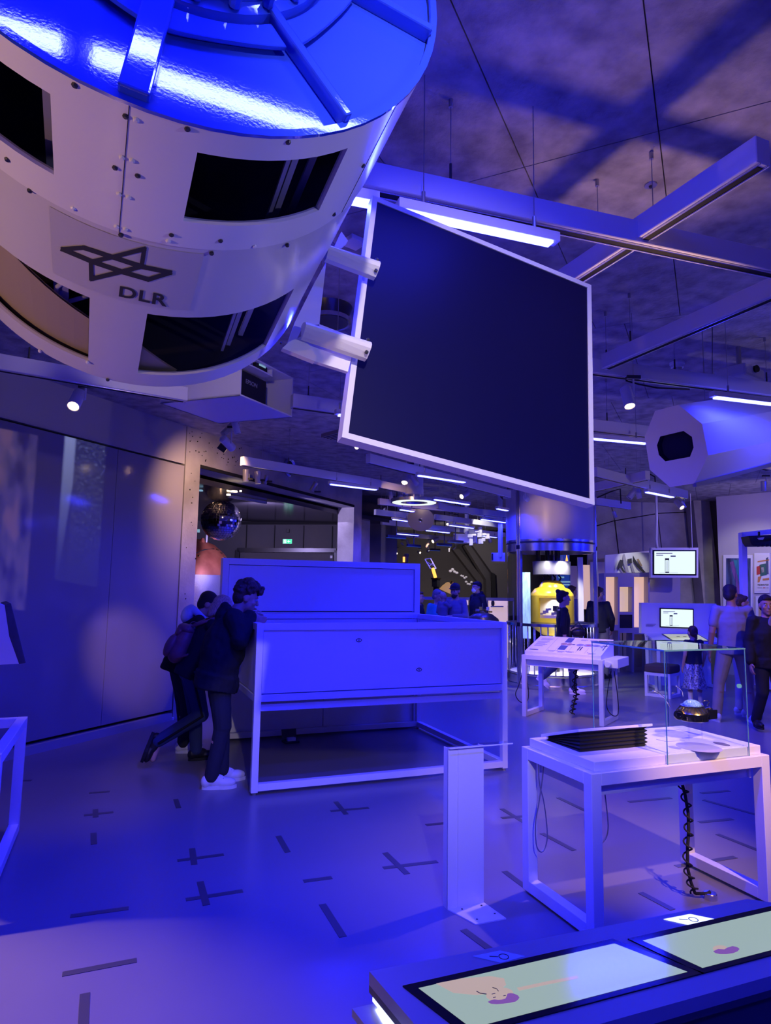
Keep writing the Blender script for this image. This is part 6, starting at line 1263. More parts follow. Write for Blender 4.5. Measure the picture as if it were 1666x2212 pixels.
for pts, m in (([(1637, 1212), (1662, 1208), (1662, 1211), (1637, 1215)], 'print_orange'), ([(1641, 1220), (1655, 1217), (1657, 1242), (1643, 1245)], 'print_green'), ([(1635, 1224), (1643, 1222), (1644, 1240), (1635, 1242)], 'ink_red'), ([(1655, 1206), (1660, 1203), (1661, 1240), (1655, 1241)], 'ink_slate'), ([(1638, 1246), (1646, 1244), (1641, 1258), (1637, 1258)], 'print_orange'), ([(1648, 1250), (1662, 1248), (1662, 1253), (1648, 1254)], 'print_orange'), ([(1645, 1226), (1650, 1225), (1651, 1236), (1646, 1237)], 'print_cream')): pq(o, pts, m, 'abstract_shape', .040)
a, c = rw(1637, 1265, .043), rw(1661, 1264.5, .043); Mt = frame_M(a, c-a, UP); tw_ = textmesh('title_lettering', 'THE GRAND TOUR', 1.0, 'ink', Matrix.Identity(4), None, bold=.028); wd0 = max(v.co.x for v in tw_.data.vertices); sc0 = (c-a).length/wd0; tw_.data.transform(Mt @ Matrix.Diagonal((sc0, sc0*1.9, sc0, 1))); tw_.parent = o; tw_.matrix_parent_inverse = o.matrix_basis.inverted()
for x0_, x1_, m in ((1637, 1647, 'ink_grey'), (1649, 1654, 'ink_red'), (1656, 1661, 'ink_grey')): pq(o, rect(x0_, 1269, x1_, 1270.5), m, 'text_line', .040)
o = poster(1634, 1288, 1690, 1366, 'framed warm yellow picture behind the man in the dark jacket', 'print_cream')
mat('warm_picture', (.62, .42, .16), .6, col2=(.75, .60, .34), scale=3); pq(o, rect(1639, 1293, 1688, 1362), 'warm_picture', 'picture'); pq(o, [(1639, 1352), (1644, 1340), (1648, 1362), (1639, 1362)], 'ink_red', 'picture_shape', .039); pq(o, [(1657, 1293), (1688, 1293), (1688, 1300), (1660, 1300)], 'ink_tan', 'picture_shape', .039)
lamp_spot('poster_light', rw(1600, 1120, 1.8)+UP*.2, rw(1630, 1250), 45, (1, .92, .85), 70)
# low white cases at the far right floor
rq([(1632, 1480), (1666, 1490), (1700, 1490), (1700, 1430), (1632, 1424)], 11.5, 'white_paint', 'low_case', None, .4, 'low white case on the floor behind the man in the dark jacket', 'case')
# ceiling devices
def det(px, py, r, label):
    P_ = hz(px, py, CEIL); o = thing('smoke_detector', label, 'detector', P_); b = MB(); b.lathe(P_, [(r*1.15, 0), (r*1.15, -.02), (r, -.025), (r, -.05)], n=28); b.build('base', 'white_paint', o, smooth='auto'); b = MB(); b.lathe(P_, [(r*.72, -.05), (r*.66, -.075), (r*.3, -.09)], n=24); b.build('sensor_cap', 'grey_metal', o, smooth='auto')
det(1463, 783, .055, 'round white smoke detector on the ceiling between two beams')
P_ = hz(1406, 399, CEIL); o = thing('ceiling_sensor', 'small flat round sensor in the concrete ceiling', 'sensor', P_); b = MB(); b.lathe(P_, [(.032, 0), (.030, -.006), (.014, -.008)], n=24); b.build('flange', 'grey_metal', o, smooth='auto'); MB().lathe(P_, [(.010, -.008), (.008, -.016)], n=12).build('sensor_eye', 'dark_metal', o)
P_ = hz(712, 664, CEIL); o = thing('ceiling_lamp', 'round dark ceiling lamp seen through the satellite bracket', 'lamp', P_); b = MB(); b.lathe(P_-UP*.12, [(.17, .12), (.15, .07), (.14, .0)][::-1], n=32); b.build('lamp_drum', 'dark_metal', o, smooth='auto'); b = MB(); b.tubering(P_-UP*.12, [(.16, .03), (.16, -.0), (.12, .01), (.12, .03)], n=32); b.build('lamp_ring', 'silver', o, smooth='auto')
for px, py in ((765, 518),): P_ = hz(px, py, CEIL); tag(MB().box(P_-UP*.015, (.11, .11, .03), .3).build('ceiling_plate', 'white_paint', None, bevel=.004), 'small white plate on the ceiling between hull and panel', 'plate')
o = thing('ceiling_projector', 'flat white projector under the ceiling above the second beam', 'projector', hz(1598, 812, 3.5)); q = hz(1598, 812, 3.45); MB().box(q, (.34, .26, .10), .25).build('projector_body', 'white_metal', o, bevel=.02); MB().cyl(q+Vector((.02, -.13, .02)), q+Vector((.02, -.15, .02)), .03, n=14).build('lens', 'black_gloss', o); MB().cyl(q, (q.x, q.y, CEIL), .02, n=8).build('ceiling_mount', 'grey_metal', o)
for pts, lab in (([(1352, 822), (1380, 830), (1420, 838), (1490, 841)], 'thin loose black cable under the beam with the big spotlight'), ([(1318, 1020), (1345, 1030), (1372, 1026), (1400, 1022), (1415, 1030), (1416, 1046)], 'thin black cable curving over the beam of the hanging screen'), ([(1290, 1075), (1320, 1062), (1340, 1056), (1342, 1088)], 'thin black cable bow beside the short beam end')):
    d_ = 4.9 if pts[0][1] < 900 else 9.3; b = MB(); b.tube([at(x, y, d_) for x, y in pts], .006 if d_ < 6 else .01, 6); tag(b.build('loose_cable', 'rubber', None, smooth=True), lab, 'cable')
P_ = hz(745, 943, 3.3); o = thing('ceiling_grille', 'small square perforated grille under the ceiling at the panel corner', 'grille', P_); MB().box(P_, (.42, .30, .04), .35).build('grille_body', 'bronze_disc', o)
for k in range(9): MB().box(P_-UP*.021+Vector((math.cos(.35), math.sin(.35), 0))*(-.18+.045*k), (.012, .28, .006), .35).build('slot', 'black', o)
P_ = at(771, 962, 8.0); o = thing('bare_bulb', 'small bare bulb lamp glowing below the panel corner', 'lamp', P_); MB().ell(P_, (.03, .03, .05), n=12).build('bulb', 'lamp_warm', o, smooth=True); MB().cyl(P_+UP*.045, P_+UP*.12, .02, n=10).build('socket', 'gold', o)
# ================================================================== FAR HALL
RLd = 10.5; P_ = at(895, 1086, RLd); o = thing('ring_lamp', 'chrome ring lamp on a short column hanging under the black panel', 'lamp', P_); rr = 51*RLd/F_PX
b = MB(); b.tubering(P_, [(rr, 0), (rr, .05), (rr*.55, .06), (rr*.45, .03), (rr*.5, 0)], n=48); b.build('ring_body', 'silver', o, smooth='auto'); b = MB(); b.tubering(P_, [(rr*.93, -.004), (rr*.93, .004), (rr*.58, .004), (rr*.58, -.004)], n=48); mat('ring_glow', (.9, .9, .8), .4, emit=(.85, .95, .70), estr=1.0); b.build('ring_light', 'ring_glow', o)
MB().cyl(P_+UP*.04, P_+UP*.13, rr*.28, n=24).build('hub', 'silver', o, smooth='auto'); MB().cyl(P_+UP*.13, (P_.x, P_.y, CEIL-.012), rr*.38, n=28).build('column', 'white_paint', o, smooth='auto')
P_ = at(909, 1122, 12.5); o = thing('bronze_disc', 'round bronze dish with a central hole hanging in the far hall', 'disc', P_); rr = 29*12.5/F_PX; N = (-FWD+UP*-.55-RGT*.1).normalized()
b = MB(); b.tubering(P_, [(rr, 0), (rr*.98, -.05), (rr*.14, -.03), (rr*.12, .03), (rr*.6, .02)], N, 48); b.build('dish', 'bronze_disc', o, smooth='auto'); b = MB(); b.tubering(P_, [(rr*.16, .035), (rr*.13, .04), (rr*.10, .035), (rr*.12, .02)], N, 24); b.build('hole_ring', 'silver', o, smooth='auto'); MB().cyl(P_+UP*rr*.6, (P_.x, P_.y, CEIL), .01, n=6).build('hanging_wire', 'grey_metal', o)
P_ = at(1037, 1156, 15); o = thing('space_station_model', 'small glittering white space station model hanging in the far hall', 'model', P_)
for k, (dx, dz_, sx, sz) in enumerate(((0, 0, .10, .10), (-.14, .0, .12, .05), (.10, .02, .10, .05), (.0, .12, .06, .14), (.02, -.14, .07, .12), (-.22, -.02, .05, .08), (-.2, -.16, .03, .16), (.17, -.02, .04, .12), (-.07, .09, .06, .06), (.08, -.1, .05, .08))): MB().box(P_+RGT_H*dx*1.0+UP*dz_, (sx, .08+.02*(k % 3), sz), LM+.3*k).build('module', 'mat' if False else ('warm_white' if k % 3 else 'white_gloss'), o, bevel=.01)
for px in (1032, 1042): MB().cyl(at(px, 1150, 15), Vector((*at(px, 1150, 15).xy, CEIL)), .006, n=6).build('hanging_wire', 'grey_metal', o)
lamp_spot('model_light', P_-FWD_H*1.2+UP*.5, P_, 70, (1, .95, .85), 40)
def hbox(x0, y0, x1, y1, dist, label, depth=.5, open_left=True):
    o = thing('projector_housing', label, 'projector', at((x0+x1)/2, (y0+y1)/2, dist)); w_ = (x1-x0)*dist/F_PX; h_ = (y1-y0)*dist/F_PX; c = at((x0+x1)/2, (y0+y1)/2, dist)
    MB().box(c+FWD_H*depth/2, (w_, depth, h_), LM+.42).build('housing', 'white_paint', o); MB().box(c-RGT_H*w_*.5+FWD_H*depth*.3, (.03, depth*.7, h_*.8), LM+.42).build('dark_opening', 'black_gloss', o); MB().cyl(c-RGT_H*w_*.53+FWD_H*depth*.3, c-RGT_H*w_*.5+FWD_H*depth*.3, .05, n=12).build('lens', 'screen_cyan', o); MB().box((c.x, c.y, (c.z+CEIL)/2), (.07, .07, CEIL-c.z), LM).build('ceiling_mount', 'white_paint', o); return o
hbox(984, 1153, 1033, 1172, 15.5, 'pale projector housing with a lit lens near the space station model'); hbox(1067, 1194, 1096, 1212, 13.5, 'blue lit projector housing on a pole beside the glass cylinder')
P_ = at(794, 1192, 19); o = thing('film_projector', 'pair of dark projectors with a lit lens behind the column', 'projector', P_); MB().box(P_-RGT_H*.12, (.16, .3, .12), LM).build('projector_body', 'dark_metal', o, bevel=.01); MB().box(P_+RGT_H*.12, (.16, .3, .12), LM).build('projector_body', 'dark_metal', o, bevel=.01); MB().ell(P_-FWD_H*.16, .035, n=10).build('lens', 'lamp_warm', o); MB().box(P_+UP*.12, (.45, .05, .06), LM).build('bracket', 'wall_lilac', o)
# instrument boom with glowing tube
P_ = at(938, 1235, 20); o = thing('telescope_boom', 'hanging lattice telescope boom with a glowing orange tube', 'model', P_)
def tp(x, y, d=20): return at(x, y, d)
for a_, c_ in (((918, 1208), (930, 1228)), ((930, 1206), (942, 1228)), ((918, 1208), (930, 1206)), ((930, 1228), (942, 1228)), ((928, 1222), (936, 1216)), ((922, 1214), (938, 1222))): MB().bar(tp(*a_), tp(*c_), .03, .03).build('lattice_bar', 'silver', o)
MB().cyl(tp(935, 1227), tp(941, 1248), .05, n=10).build('glow_tube', 'orange_glow', o); MB().box(tp(942, 1250), (.24, .2, .04), LM).build('plate', 'gold', o); MB().box(tp(942, 1259), (.18, .18, .24), LM).build('instrument_box', 'dark_metal', o); MB().box(tp(942, 1270), (.12, .12, .2), LM).build('mast', 'dark_metal', o)
b = MB(); P_ = at(876, 1209, 12.5); o = thing('small_instrument', 'small black instrument with an orange lit window above the display wall', 'model', P_); MB().cyl(P_, (P_.x, P_.y, 0), .02, n=8).build('stand_pole', 'dark_metal', o); MB().box(P_, (.09, .07, .12), LM+.3).build('instrument_body', 'black', o, bevel=.006); MB().box(P_-FWD_H*.06-RGT_H*.03, (.03, .03, .10), LM).build('lit_window', 'orange_glow', o); MB().box(P_+UP*.08+RGT_H*.02, (.07, .05, .06), LM).build('instrument_head', 'black', o, bevel=.006)
for i, (px, py, s) in enumerate(((980, 1234, .12), (1002, 1246, .09), (1013, 1260, .10))):
    P_ = at(px, py, 20.5); b = MB()
    for k in range(4): b.ell(P_+RGT_H*(s*(k-1.5)*.55)+UP*(s*.45*math.sin(k*1.7+i)), (s*.5, s*.4, s*.36), n=8, m=6)
    tag(b.build('asteroid_model', 'warm_white', None, smooth=True), ['pale asteroid model pinned on the dark wall, largest of three', 'thin crescent asteroid model on the dark wall', 'small asteroid model beside the masked man'][i], 'model')
P_ = at(965, 1278, 19); o = thing('engine_nozzle', 'glowing golden engine nozzle exhibit behind the man in the cap', 'nozzle', P_); b = MB(); b.lathe(at(963, 1278, 19), [(.20, 0), (.16, .12), (.09, .25), (.05, .28)], (UP*1+RGT_H*.45).normalized(), 24); b.build('bell', 'horn_glow', o, smooth='auto'); MB().cyl(at(975, 1262, 19), at(979, 1256, 19), .07, n=12).build('chamber', 'gold', o)
P_ = at(925, 1190, 20); o = thing('ball_camera', 'round silver ball camera hanging near the end wall', 'camera', P_); MB().ell(P_, .055, n=14).build('ball', 'silver', o, smooth=True); MB().cyl(P_, P_+UP*.3, .01, n=6).build('rod', 'grey_metal', o)
# glass balustrade and lit bench in the far hall
RLd = 15.5; a, c = at(906, 1292, RLd), at(1110, 1295, RLd); o = thing('balustrade', 'glass balustrade with a metal hand rail in the far hall', 'railing', Vector((*a.xy, 0)))
MB().bar(a, c, .06, .07).build('hand_rail', 'grey_metal', o)
b = MB(); b.prism([Vector((*a.xy, .05)), Vector((*c.xy, .05)), c-UP*.05, a-UP*.05], FWD_H*.01); b.build('glass_panel', 'glass', o)
for f in (.0, .35, .72, 1): p_ = a.lerp(c, f); MB().box((p_.x, p_.y, p_.z/2), (.03, .03, p_.z), LM).build('post', 'grey_metal', o)
rq(rect(997, 1297, 1012, 1307), 17, 'lit_peach', 'light_board', None, .05, 'small lit panel behind the balustrade', 'panel')
lc = rq(rect(1057, 1295, 1098, 1428), 16.5, 'lit_peach', 'lit_display_case', None, .3, 'warm lit display case behind the balustrade beside the cylinder', 'case'); rq(rect(1061, 1309, 1088, 1311.5), 16.4, 'ink_grey', 'case_shelf', lc, .05); b = MB(); P_ = at(1065, 1303, 16.4); b.ell(P_, (.05, .02, .09), n=10); b.build('leaf_symbol', 'ink', lc)
o = thing('dome_table', 'dark dome table with a small silver satellite model on top', 'table', hz(1045, 1480, 0)); P_ = at(1043, 1336, 12.9); b = MB(); b.lathe(Vector((P_.x, P_.y, 0)), [(.34, 0), (.34, P_.z-.1), (.30, P_.z), (.18, P_.z+.09), (.05, P_.z+.12)], n=32); b.build('dome', 'dark_metal', o, smooth='auto')
q = thing('satellite_toy', 'small silver satellite model standing on the dark dome', 'model', P_+UP*.12)
for k in range(7): MB().box(P_+UP*(.13+.03*(k % 3))+RGT_H*(-.15+.05*k), (.06+.02*(k % 2), .06, .03+.02*(k % 3)), LM+.4*k).build('module', 'silver' if k % 2 else 'gold', q, bevel=.004)
MB().cyl(P_+UP*.15, P_+UP*.30, .01, n=6).build('antenna', 'silver', q); lamp_spot('toy_light', P_+UP*1.2-FWD_H*.6, P_+UP*.1, 12, WARM, 40)
lamp_spot('end_wall_light', at(1020, 1180, 19), at(960, 1250, 23), 90, (.9, .8, .85), 110)
lamp_spot('end_wall_light', at(930, 1270, 20.5), at(930, 1240, 23), 40, (1, .8, .7), 120)
# ================================================================== PEOPLE
mat('skin', (.52, .31, .23), .5, var=.04, scale=8); mat('skin_tan', (.40, .22, .15), .5); mat('hair_dark', (.022, .014, .012), .55, bump=.6, bscale=120, stretch=(1, 1, 4)); mat('hair_brown', (.07, .035, .022), .55, bump=.7, bscale=90); mat('hair_blond', (.80, .60, .38), .5, bump=.7, bscale=80, stretch=(4, 4, 1), col2=(.42, .28, .17), scale=30); mat('hair_grey', (.24, .22, .21), .6, bump=.5, bscale=90)
mat('cloth_black', (.010, .010, .013), .85, bump=.25, bscale=14); mat('cloth_navy', (.014, .016, .03), .8, bump=.2, bscale=16); mat('jeans', (.028, .045, .13), .85, bump=.25, bscale=40); mat('jeans_dark', (.016, .018, .035), .85, bump=.25, bscale=30); mat('tee_grey', (.25, .235, .27), .85, bump=.3, bscale=11); mat('chino', (.40, .32, .26), .85, bump=.25, bscale=12)
mat('hood_blue', (.45, .55, .80), .85); mat('turquoise', (.05, .42, .48), .8, bump=.2, bscale=14); mat('shirt_grey', (.20, .19, .23), .85); mat('shirt_lilac', (.20, .18, .23), .85); mat('mask', (.78, .78, .80), .7); mat('sneaker', (.75, .74, .78), .55); mat('sneaker_grey', (.42, .40, .44), .7); mat('shoe_black', (.015, .014, .015), .4); mat('pink', (.55, .33, .32), .8); mat('cream', (.62, .52, .46), .8); mat('eye_white', (.45, .44, .44), .2); mat('iris', (.04, .025, .015), .15)
mat('sequin', (.03, .03, .05), .2, metal=.6, col2=(.75, .75, .95), scale=48, bump=.8, bscale=90); mat('baby_cloth', (.14, .14, .22), .85); mat('tights', (.62, .60, .66), .8)
ftex = bpy.data.textures.new('folds', 'CLOUDS'); ftex.noise_scale = .16; ftex.noise_depth = 2
ctex = bpy.data.textures.new('curls', 'VORONOI'); ctex.noise_scale = .035
def remesh(b, name, m, parent, vox, it=3, fold=0.0, tex=None):
    o = b.build(name, m, parent)
    r = o.modifiers.new('blend', 'REMESH'); r.mode = 'VOXEL'; r.voxel_size = vox; r.use_smooth_shade = True
    s = o.modifiers.new('soften', 'SMOOTH'); s.factor = .5; s.iterations = it
    if fold: d = o.modifiers.new('folds', 'DISPLACE'); d.texture = tex or ftex; d.strength = fold; d.mid_level = .5; d.texture_coords = 'LOCAL'
    return o
def person(label, loc, fwd, H=1.75, J=None, look=0.0, nod=0.0, skin='skin', hair=('short', 'hair_brown'), top='cloth_black', sleeve='long', loose=1.0, hem=.86, bottom='trousers', bmat='jeans', shoe='sneaker', girth=1.0, vox=.010, shoe_dir=None, hood=None, mask=False, cap=None, group=None, curl=.5, hidden_legs=False, wide=1.0):
    s = H/1.75; loc = Vector(loc); f = Vector((fwd[0], fwd[1], 0)).normalized(); r = Vector((f.y, -f.x, 0))
    D = dict(pel=(0, 0, .93), che=(0, .01, 1.24), nek=(0, -.005, 1.46), hed=(0, .02, 1.600), shL=(-.165*wide, -.005, 1.395), shR=(.165*wide, -.005, 1.395), elL=(-.215*wide, -.03, 1.12), elR=(.215*wide, -.03, 1.12), wrL=(-.225*wide, .05, .87), wrR=(.225*wide, .05, .87), hiL=(-.092, 0, .90), hiR=(.092, 0, .90), knL=(-.105, .02, .49), knR=(.105, .02, .49), anL=(-.11, -.02, .085), anR=(.11, -.02, .085), tdL=(-.12, 1, 0), tdR=(.12, 1, 0), hdL=None, hdR=None)
    D.update(J or {})
    def W(p): return loc+(r*p[0]+f*p[1]+UP*p[2])*s
    def Wd(p): return (r*p[0]+f*p[1]+UP*p[2])
    P = {k: W(v) for k, v in D.items() if v is not None and not k.startswith(('td', 'hd'))}
    root = thing('person', label, 'person', loc, group); vox_ = vox
    sp_ = (P['nek']-P['pel']).normalized(); bx = (P['shR']-P['shL']).normalized(); by_ = sp_.cross(bx).normalized(); bz = bx.cross(by_)
    MT = Matrix((bx, by_, bz)).transposed()
    # head frame
    hf = Matrix.Rotation(math.radians(look), 3, 'Z') @ f; hx = Vector((hf.y, -hf.x, 0)); Rn = Matrix.Rotation(math.radians(-nod), 3, hx); hy = Rn @ hf; hz_ = hx.cross(hy)
    MH = Matrix((hx, hy, hz_)).transposed(); hc = P['hed']; hs = 1.05*(.94+.06*s) if s > .85 else (.80 if s > .6 else .74)
    def hp(x, y, z): return hc+MH @ Vector((x, y, z))*hs
    b = MB(); g = girth
    # trunk
    b.ell(P['pel'], (.150*s*g, .108*s*g, .13*s), MT); b.ell(P['pel'].lerp(P['che'], .5), (.132*s*g, .096*s*g, .18*s), MT); b.ell(P['che'], (.158*s*g, .112*s*g, .20*s), MT); b.caps(P['shL'], .052*s, P['nek']-sp_*.08*s, .06*s); b.caps(P['shR'], .052*s, P['nek']-sp_*.08*s, .06*s)
    b.ell(P['che'].lerp(P['nek'], .55), (.13*s, .085*s, .11*s), MT); b.caps(P['nek']-sp_*.05*s, .06*s, hc-hz_*.04*hs-hy*.015, .052*hs)
    # head with face
    b.ell(hp(0, -.012, .025), tuple(k*hs for k in (.075, .094, .094)), MH, 16, 12); b.ell(hp(0, .026, -.035), tuple(k*hs for k in (.059, .066, .085)), MH, 14, 10); b.ell(hp(0, .068, -.094), .024*hs, n=10); b.caps(hp(0, .090, .008), .009*hs, hp(0, .109, -.030), .0135*hs, 8)
    b.caps(hp(-.036, .082, .022), .011*hs, hp(.036, .082, .022), .011*hs, 8); b.ell(hp(0, .090, -.061), (.023*hs, .010*hs, .006*hs), MH); b.ell(hp(0, .087, -.073), (.020*hs, .010*hs, .007*hs), MH)
    for q in (-1, 1): b.ell(hp(.075*q, -.008, -.012), tuple(k*hs for k in (.010, .020, .031)), MH); b.ell(hp(.038*q, .066, -.028), .022*hs, n=8)
    # limbs and hands
    for q in 'LR':
        b.caps(P['sh'+q], .052*s*min(g, 1.08), P['el'+q], .041*s, 10); b.caps(P['el'+q], .041*s, P['wr'+q], .028*s, 10)
        if not hidden_legs: b.caps(P['hi'+q], .085*s*g, P['kn'+q], .056*s, 10); b.caps(P['kn'+q].lerp(P['an'+q], .0), .054*s, P['an'+q], .038*s, 10); b.ell(P['kn'+q].lerp(P['an'+q], .3)-f*.012*s, .056*s)
        hd = Wd(D['hd'+q]).normalized() if D['hd'+q] else (P['wr'+q]-P['el'+q]).normalized()
        sd = r*(-1 if q == 'L' else 1); pn = hd.cross(f if abs(hd.dot(f)) < .8 else UP).normalized()
        if pn.dot(sd) > 0: pn = -pn       # palm faces the body
        ac = hd.cross(pn).normalized(); 
        if ac.dot(f) < 0: ac = -ac
        w0 = P['wr'+q]; hs2 = s
        Mh = Matrix((ac, pn, hd)).transposed(); b.ell(w0+hd*.055*hs2, (.040*hs2, .017*hs2, .055*hs2), Mh)
        for k, (o_, L1) in enumerate(((-.028, .060), (-.010, .072), (.009, .078), (.027, .070))):
            k0 = w0+hd*.092*hs2+ac*o_*hs2; k1 = k0+(hd+pn*.30).normalized()*L1*.55*hs2; k2 = k1+(hd*.7+pn*.75).normalized()*L1*.45*hs2
            b.caps(k0, .0095*hs2, k1, .0085*hs2, 8); b.caps(k1, .0085*hs2, k2, .007*hs2, 8)
        t0 = w0+hd*.035*hs2+ac*.034*hs2; t1 = t0+(hd*.6+ac*.8).normalized()*.038*hs2; b.caps(t0, .013*hs2, t1, .010*hs2, 8); b.caps(t1, .010*hs2, t1+(hd+pn*.3).normalized()*.032*hs2, .0085*hs2, 8)
        if not hidden_legs:
            td = Wd(D['td'+q]).normalized(); an = P['an'+q]; sole = an-UP*.055*s if td.z > -.4 else an
            b.caps(an-td*.03*s-UP*.03*s, .034*s, an+td*.11*s-UP*.045*s, .030*s)
    remesh(b, 'body', skin, root, vox_, 2)
    for q in (-1, 1):
        o = MB().ell(hp(.031*q, .0815, .0), .0115*hs, n=10, m=8).build('eye', 'eye_white', root, smooth=True); MB().ell(hp(.031*q, .0905, .0), tuple(k*hs for k in (.0055, .003, .0055)), MH, 8, 6).build('iris', 'iris', o)
        b = MB(); b.caps(hp(.018*q, .093, .024), .0035*hs, hp(.046*q, .082, .026), .003*hs, 6); b.build('eyebrow', hair[1], root, smooth=True)
    b = MB(); b.caps(hp(-.017, .0985, -.066), .0018*hs, hp(.017, .0985, -.066), .0018*hs, 6); mat('lip', (.30, .12, .11), .5) if 'lip' not in MATS else 0; b.build('mouth_line', 'lip', root)
    # clothes
    lo = .016*loose; b = MB(); hemz = W((0, 0, hem)).z
    a_lo = .013*loose
    tors = [(P['pel'].lerp(P['che'], .55), (.132, .096, .18)), (P['che'], (.158, .112, .20)), (P['che'].lerp(P['nek'], .5), (.13, .085, .10))]
    for c, rr in tors: b.ell(c, (rr[0]*s*g+lo, rr[1]*s*g+lo, rr[2]*s), MT, 16, 10)
    hemc = P['pel']+(P['pel']-P['che']).normalized()*((.93-hem)*s); b.caps(P['pel'].lerp(P['che'], .3), .10*s*g, P['pel'], .10*s*g)
    K = 9; axis = [hemc, P['pel'], P['pel'].lerp(P['che'], .5), P['che'], P['che'].lerp(P['nek'], .45)]
    wid = [(.152, .112), (.152, .112), (.138+.006*loose, .100+.006*loose), (.158, .114), (.125, .085)]; rg = []
    for k in range(4*K+1):
        i_, t_ = min(k//K, 3), (k-min(k//K, 3)*K)/K; t2 = t_*t_*(3-2*t_); c = axis[i_].lerp(axis[i_+1], t_)
        rx, ry = [(wid[i_][q]*(1-t2)+wid[i_+1][q]*t2)*s*g+lo*(1.5 if i_ < 1 else 1.2) for q in (0, 1)]
        rg.append([b.bm.verts.new(c+bx*math.cos(a)*rx+by_*math.sin(a)*ry) for a in [2*math.pi*n_/20 for n_ in range(20)]])
    b.skin(rg)
    b.caps(P['shL']-sp_*.005, .055*s+lo*.5, P['nek']-sp_*.085*s, .07*s); b.caps(P['shR']-sp_*.005, .055*s+lo*.5, P['nek']-sp_*.085*s, .07*s)
    for q in 'LR':
        if sleeve in ('long', 'three', 'short'):
            e_ = P['el'+q] if sleeve != 'short' else P['sh'+q].lerp(P['el'+q], .62)
            b.caps(P['sh'+q], .051*s*min(g, 1.08)+a_lo*.9, e_, .043*s*(1.04 if sleeve == 'short' else 1)+a_lo*1.0, 12)
            if sleeve != 'short': b.caps(P['el'+q], .043*s+a_lo*1.1, P['el'+q].lerp(P['wr'+q], .93 if sleeve == 'long' else .45), .031*s+a_lo, 12)
    if hood: 
        for k in range(10):
            a = 2*math.pi*k/10; b.ell(P['nek']+(bx*math.cos(a)*.085+by_*(math.sin(a)*.075-.015))*s+sp_*(.012-.03*math.sin(a))*s, .036*s, n=8, m=6)
        b.ell(P['nek']-by_*.085*s-sp_*.03*s, (.10*s, .06*s, .08*s), MT)
    else:
        for k in range(8):
            a = 2*math.pi*k/8; b.ell(P['nek']+(bx*math.cos(a)*.062+by_*math.sin(a)*.055)*s-sp_*.035*s, .022*s, n=8, m=6)
    remesh(b, 'jacket' if loose > 1.3 else 'shirt', top, root, vox_*1.05, 4, .014*loose)
    if not hidden_legs:
        if bottom == 'trousers':
            b = MB(); b.ell(P['pel'], (.150*s*g+.012, .108*s*g+.014, .13*s), MT)
            for q in 'LR':
                b.caps(P['hi'+q], .088*s*g+.012, P['kn'+q], .060*s+.014, 12); b.caps(P['kn'+q], .058*s+.014, P['an'+q]+UP*.01, .046*s+.014, 12)
            remesh(b, 'trousers', bmat, root, vox_*1.05, 3, .012)
        else:
            b = MB(); c0 = P['che']; prof = [(P['pel'].lerp(P['che'], .7), .125), (P['pel'], .16), (W((0, 0, .62)), .21), (W((0, 0, .42)), .25)]
            rings = []
            for c, rad in prof: rings.append([b.bm.verts.new(c+(r*math.cos(t)*1.0+f*math.sin(t)*.8)*rad*s*(1+.05*math.sin(7*t))) for t in [2*math.pi*k/40 for k in range(40)]])
            b.skin(rings); b.build('skirt', bmat, root, smooth='auto')
            b = MB(); 
            for q in 'LR': b.caps(P['hi'+q], .09*s, P['kn'+q], .060*s, 10); b.caps(P['kn'+q], .06*s, P['an'+q], .044*s, 10)
            remesh(b, 'tights', 'tights', root, vox_*1.05, 2)
        for q in 'LR':
            td = Wd(D['td'+q]).normalized(); an = P['an'+q]; up_ = UP if abs(td.z) < .5 else (f*1.0); up_ = (up_-td*up_.dot(td)).normalized(); sx = td.cross(up_)
            Ms = Matrix((sx, td, up_)).transposed()
            def sh(x, y, z): return an+Ms @ Vector((x, y, z))*s
            b = MB(); b.ell(sh(0, .115, -.040), (.047*s, .085*s, .042*s), Ms); b.ell(sh(0, .03, -.022), (.042*s, .085*s, .055*s), Ms); b.ell(sh(0, -.035, -.025), (.040*s, .050*s, .055*s), Ms); b.caps(sh(0, -.005, .01), .047*s, sh(0, 0, -.02), .047*s)
            o = remesh(b, 'shoe', shoe, root, vox_*.9, 2)
            pts = [sh(.046*math.cos(t)*(1.05 if math.sin(t) > 0 else .85), .065+.140*math.sin(t), -.085) for t in [2*math.pi*k/24 for k in range(24)]]
            b = MB(); b.prism(pts, up_*.026*s); b.build('sole', 'sneaker' if shoe != 'shoe_black' else 'rubber', o)
            if shoe.startswith('sneaker'):
                for k in range(4): MB().caps(sh(-.022, .05+.022*k, .022-.012*k), .004*s, sh(.022, .05+.022*k, .022-.012*k), .004*s, 6).build('lace', 'sneaker_grey', o)
    # hair
    st, hm = hair; b = MB(); rn = random.Random(hash(label) % 1000 if False else len(label))
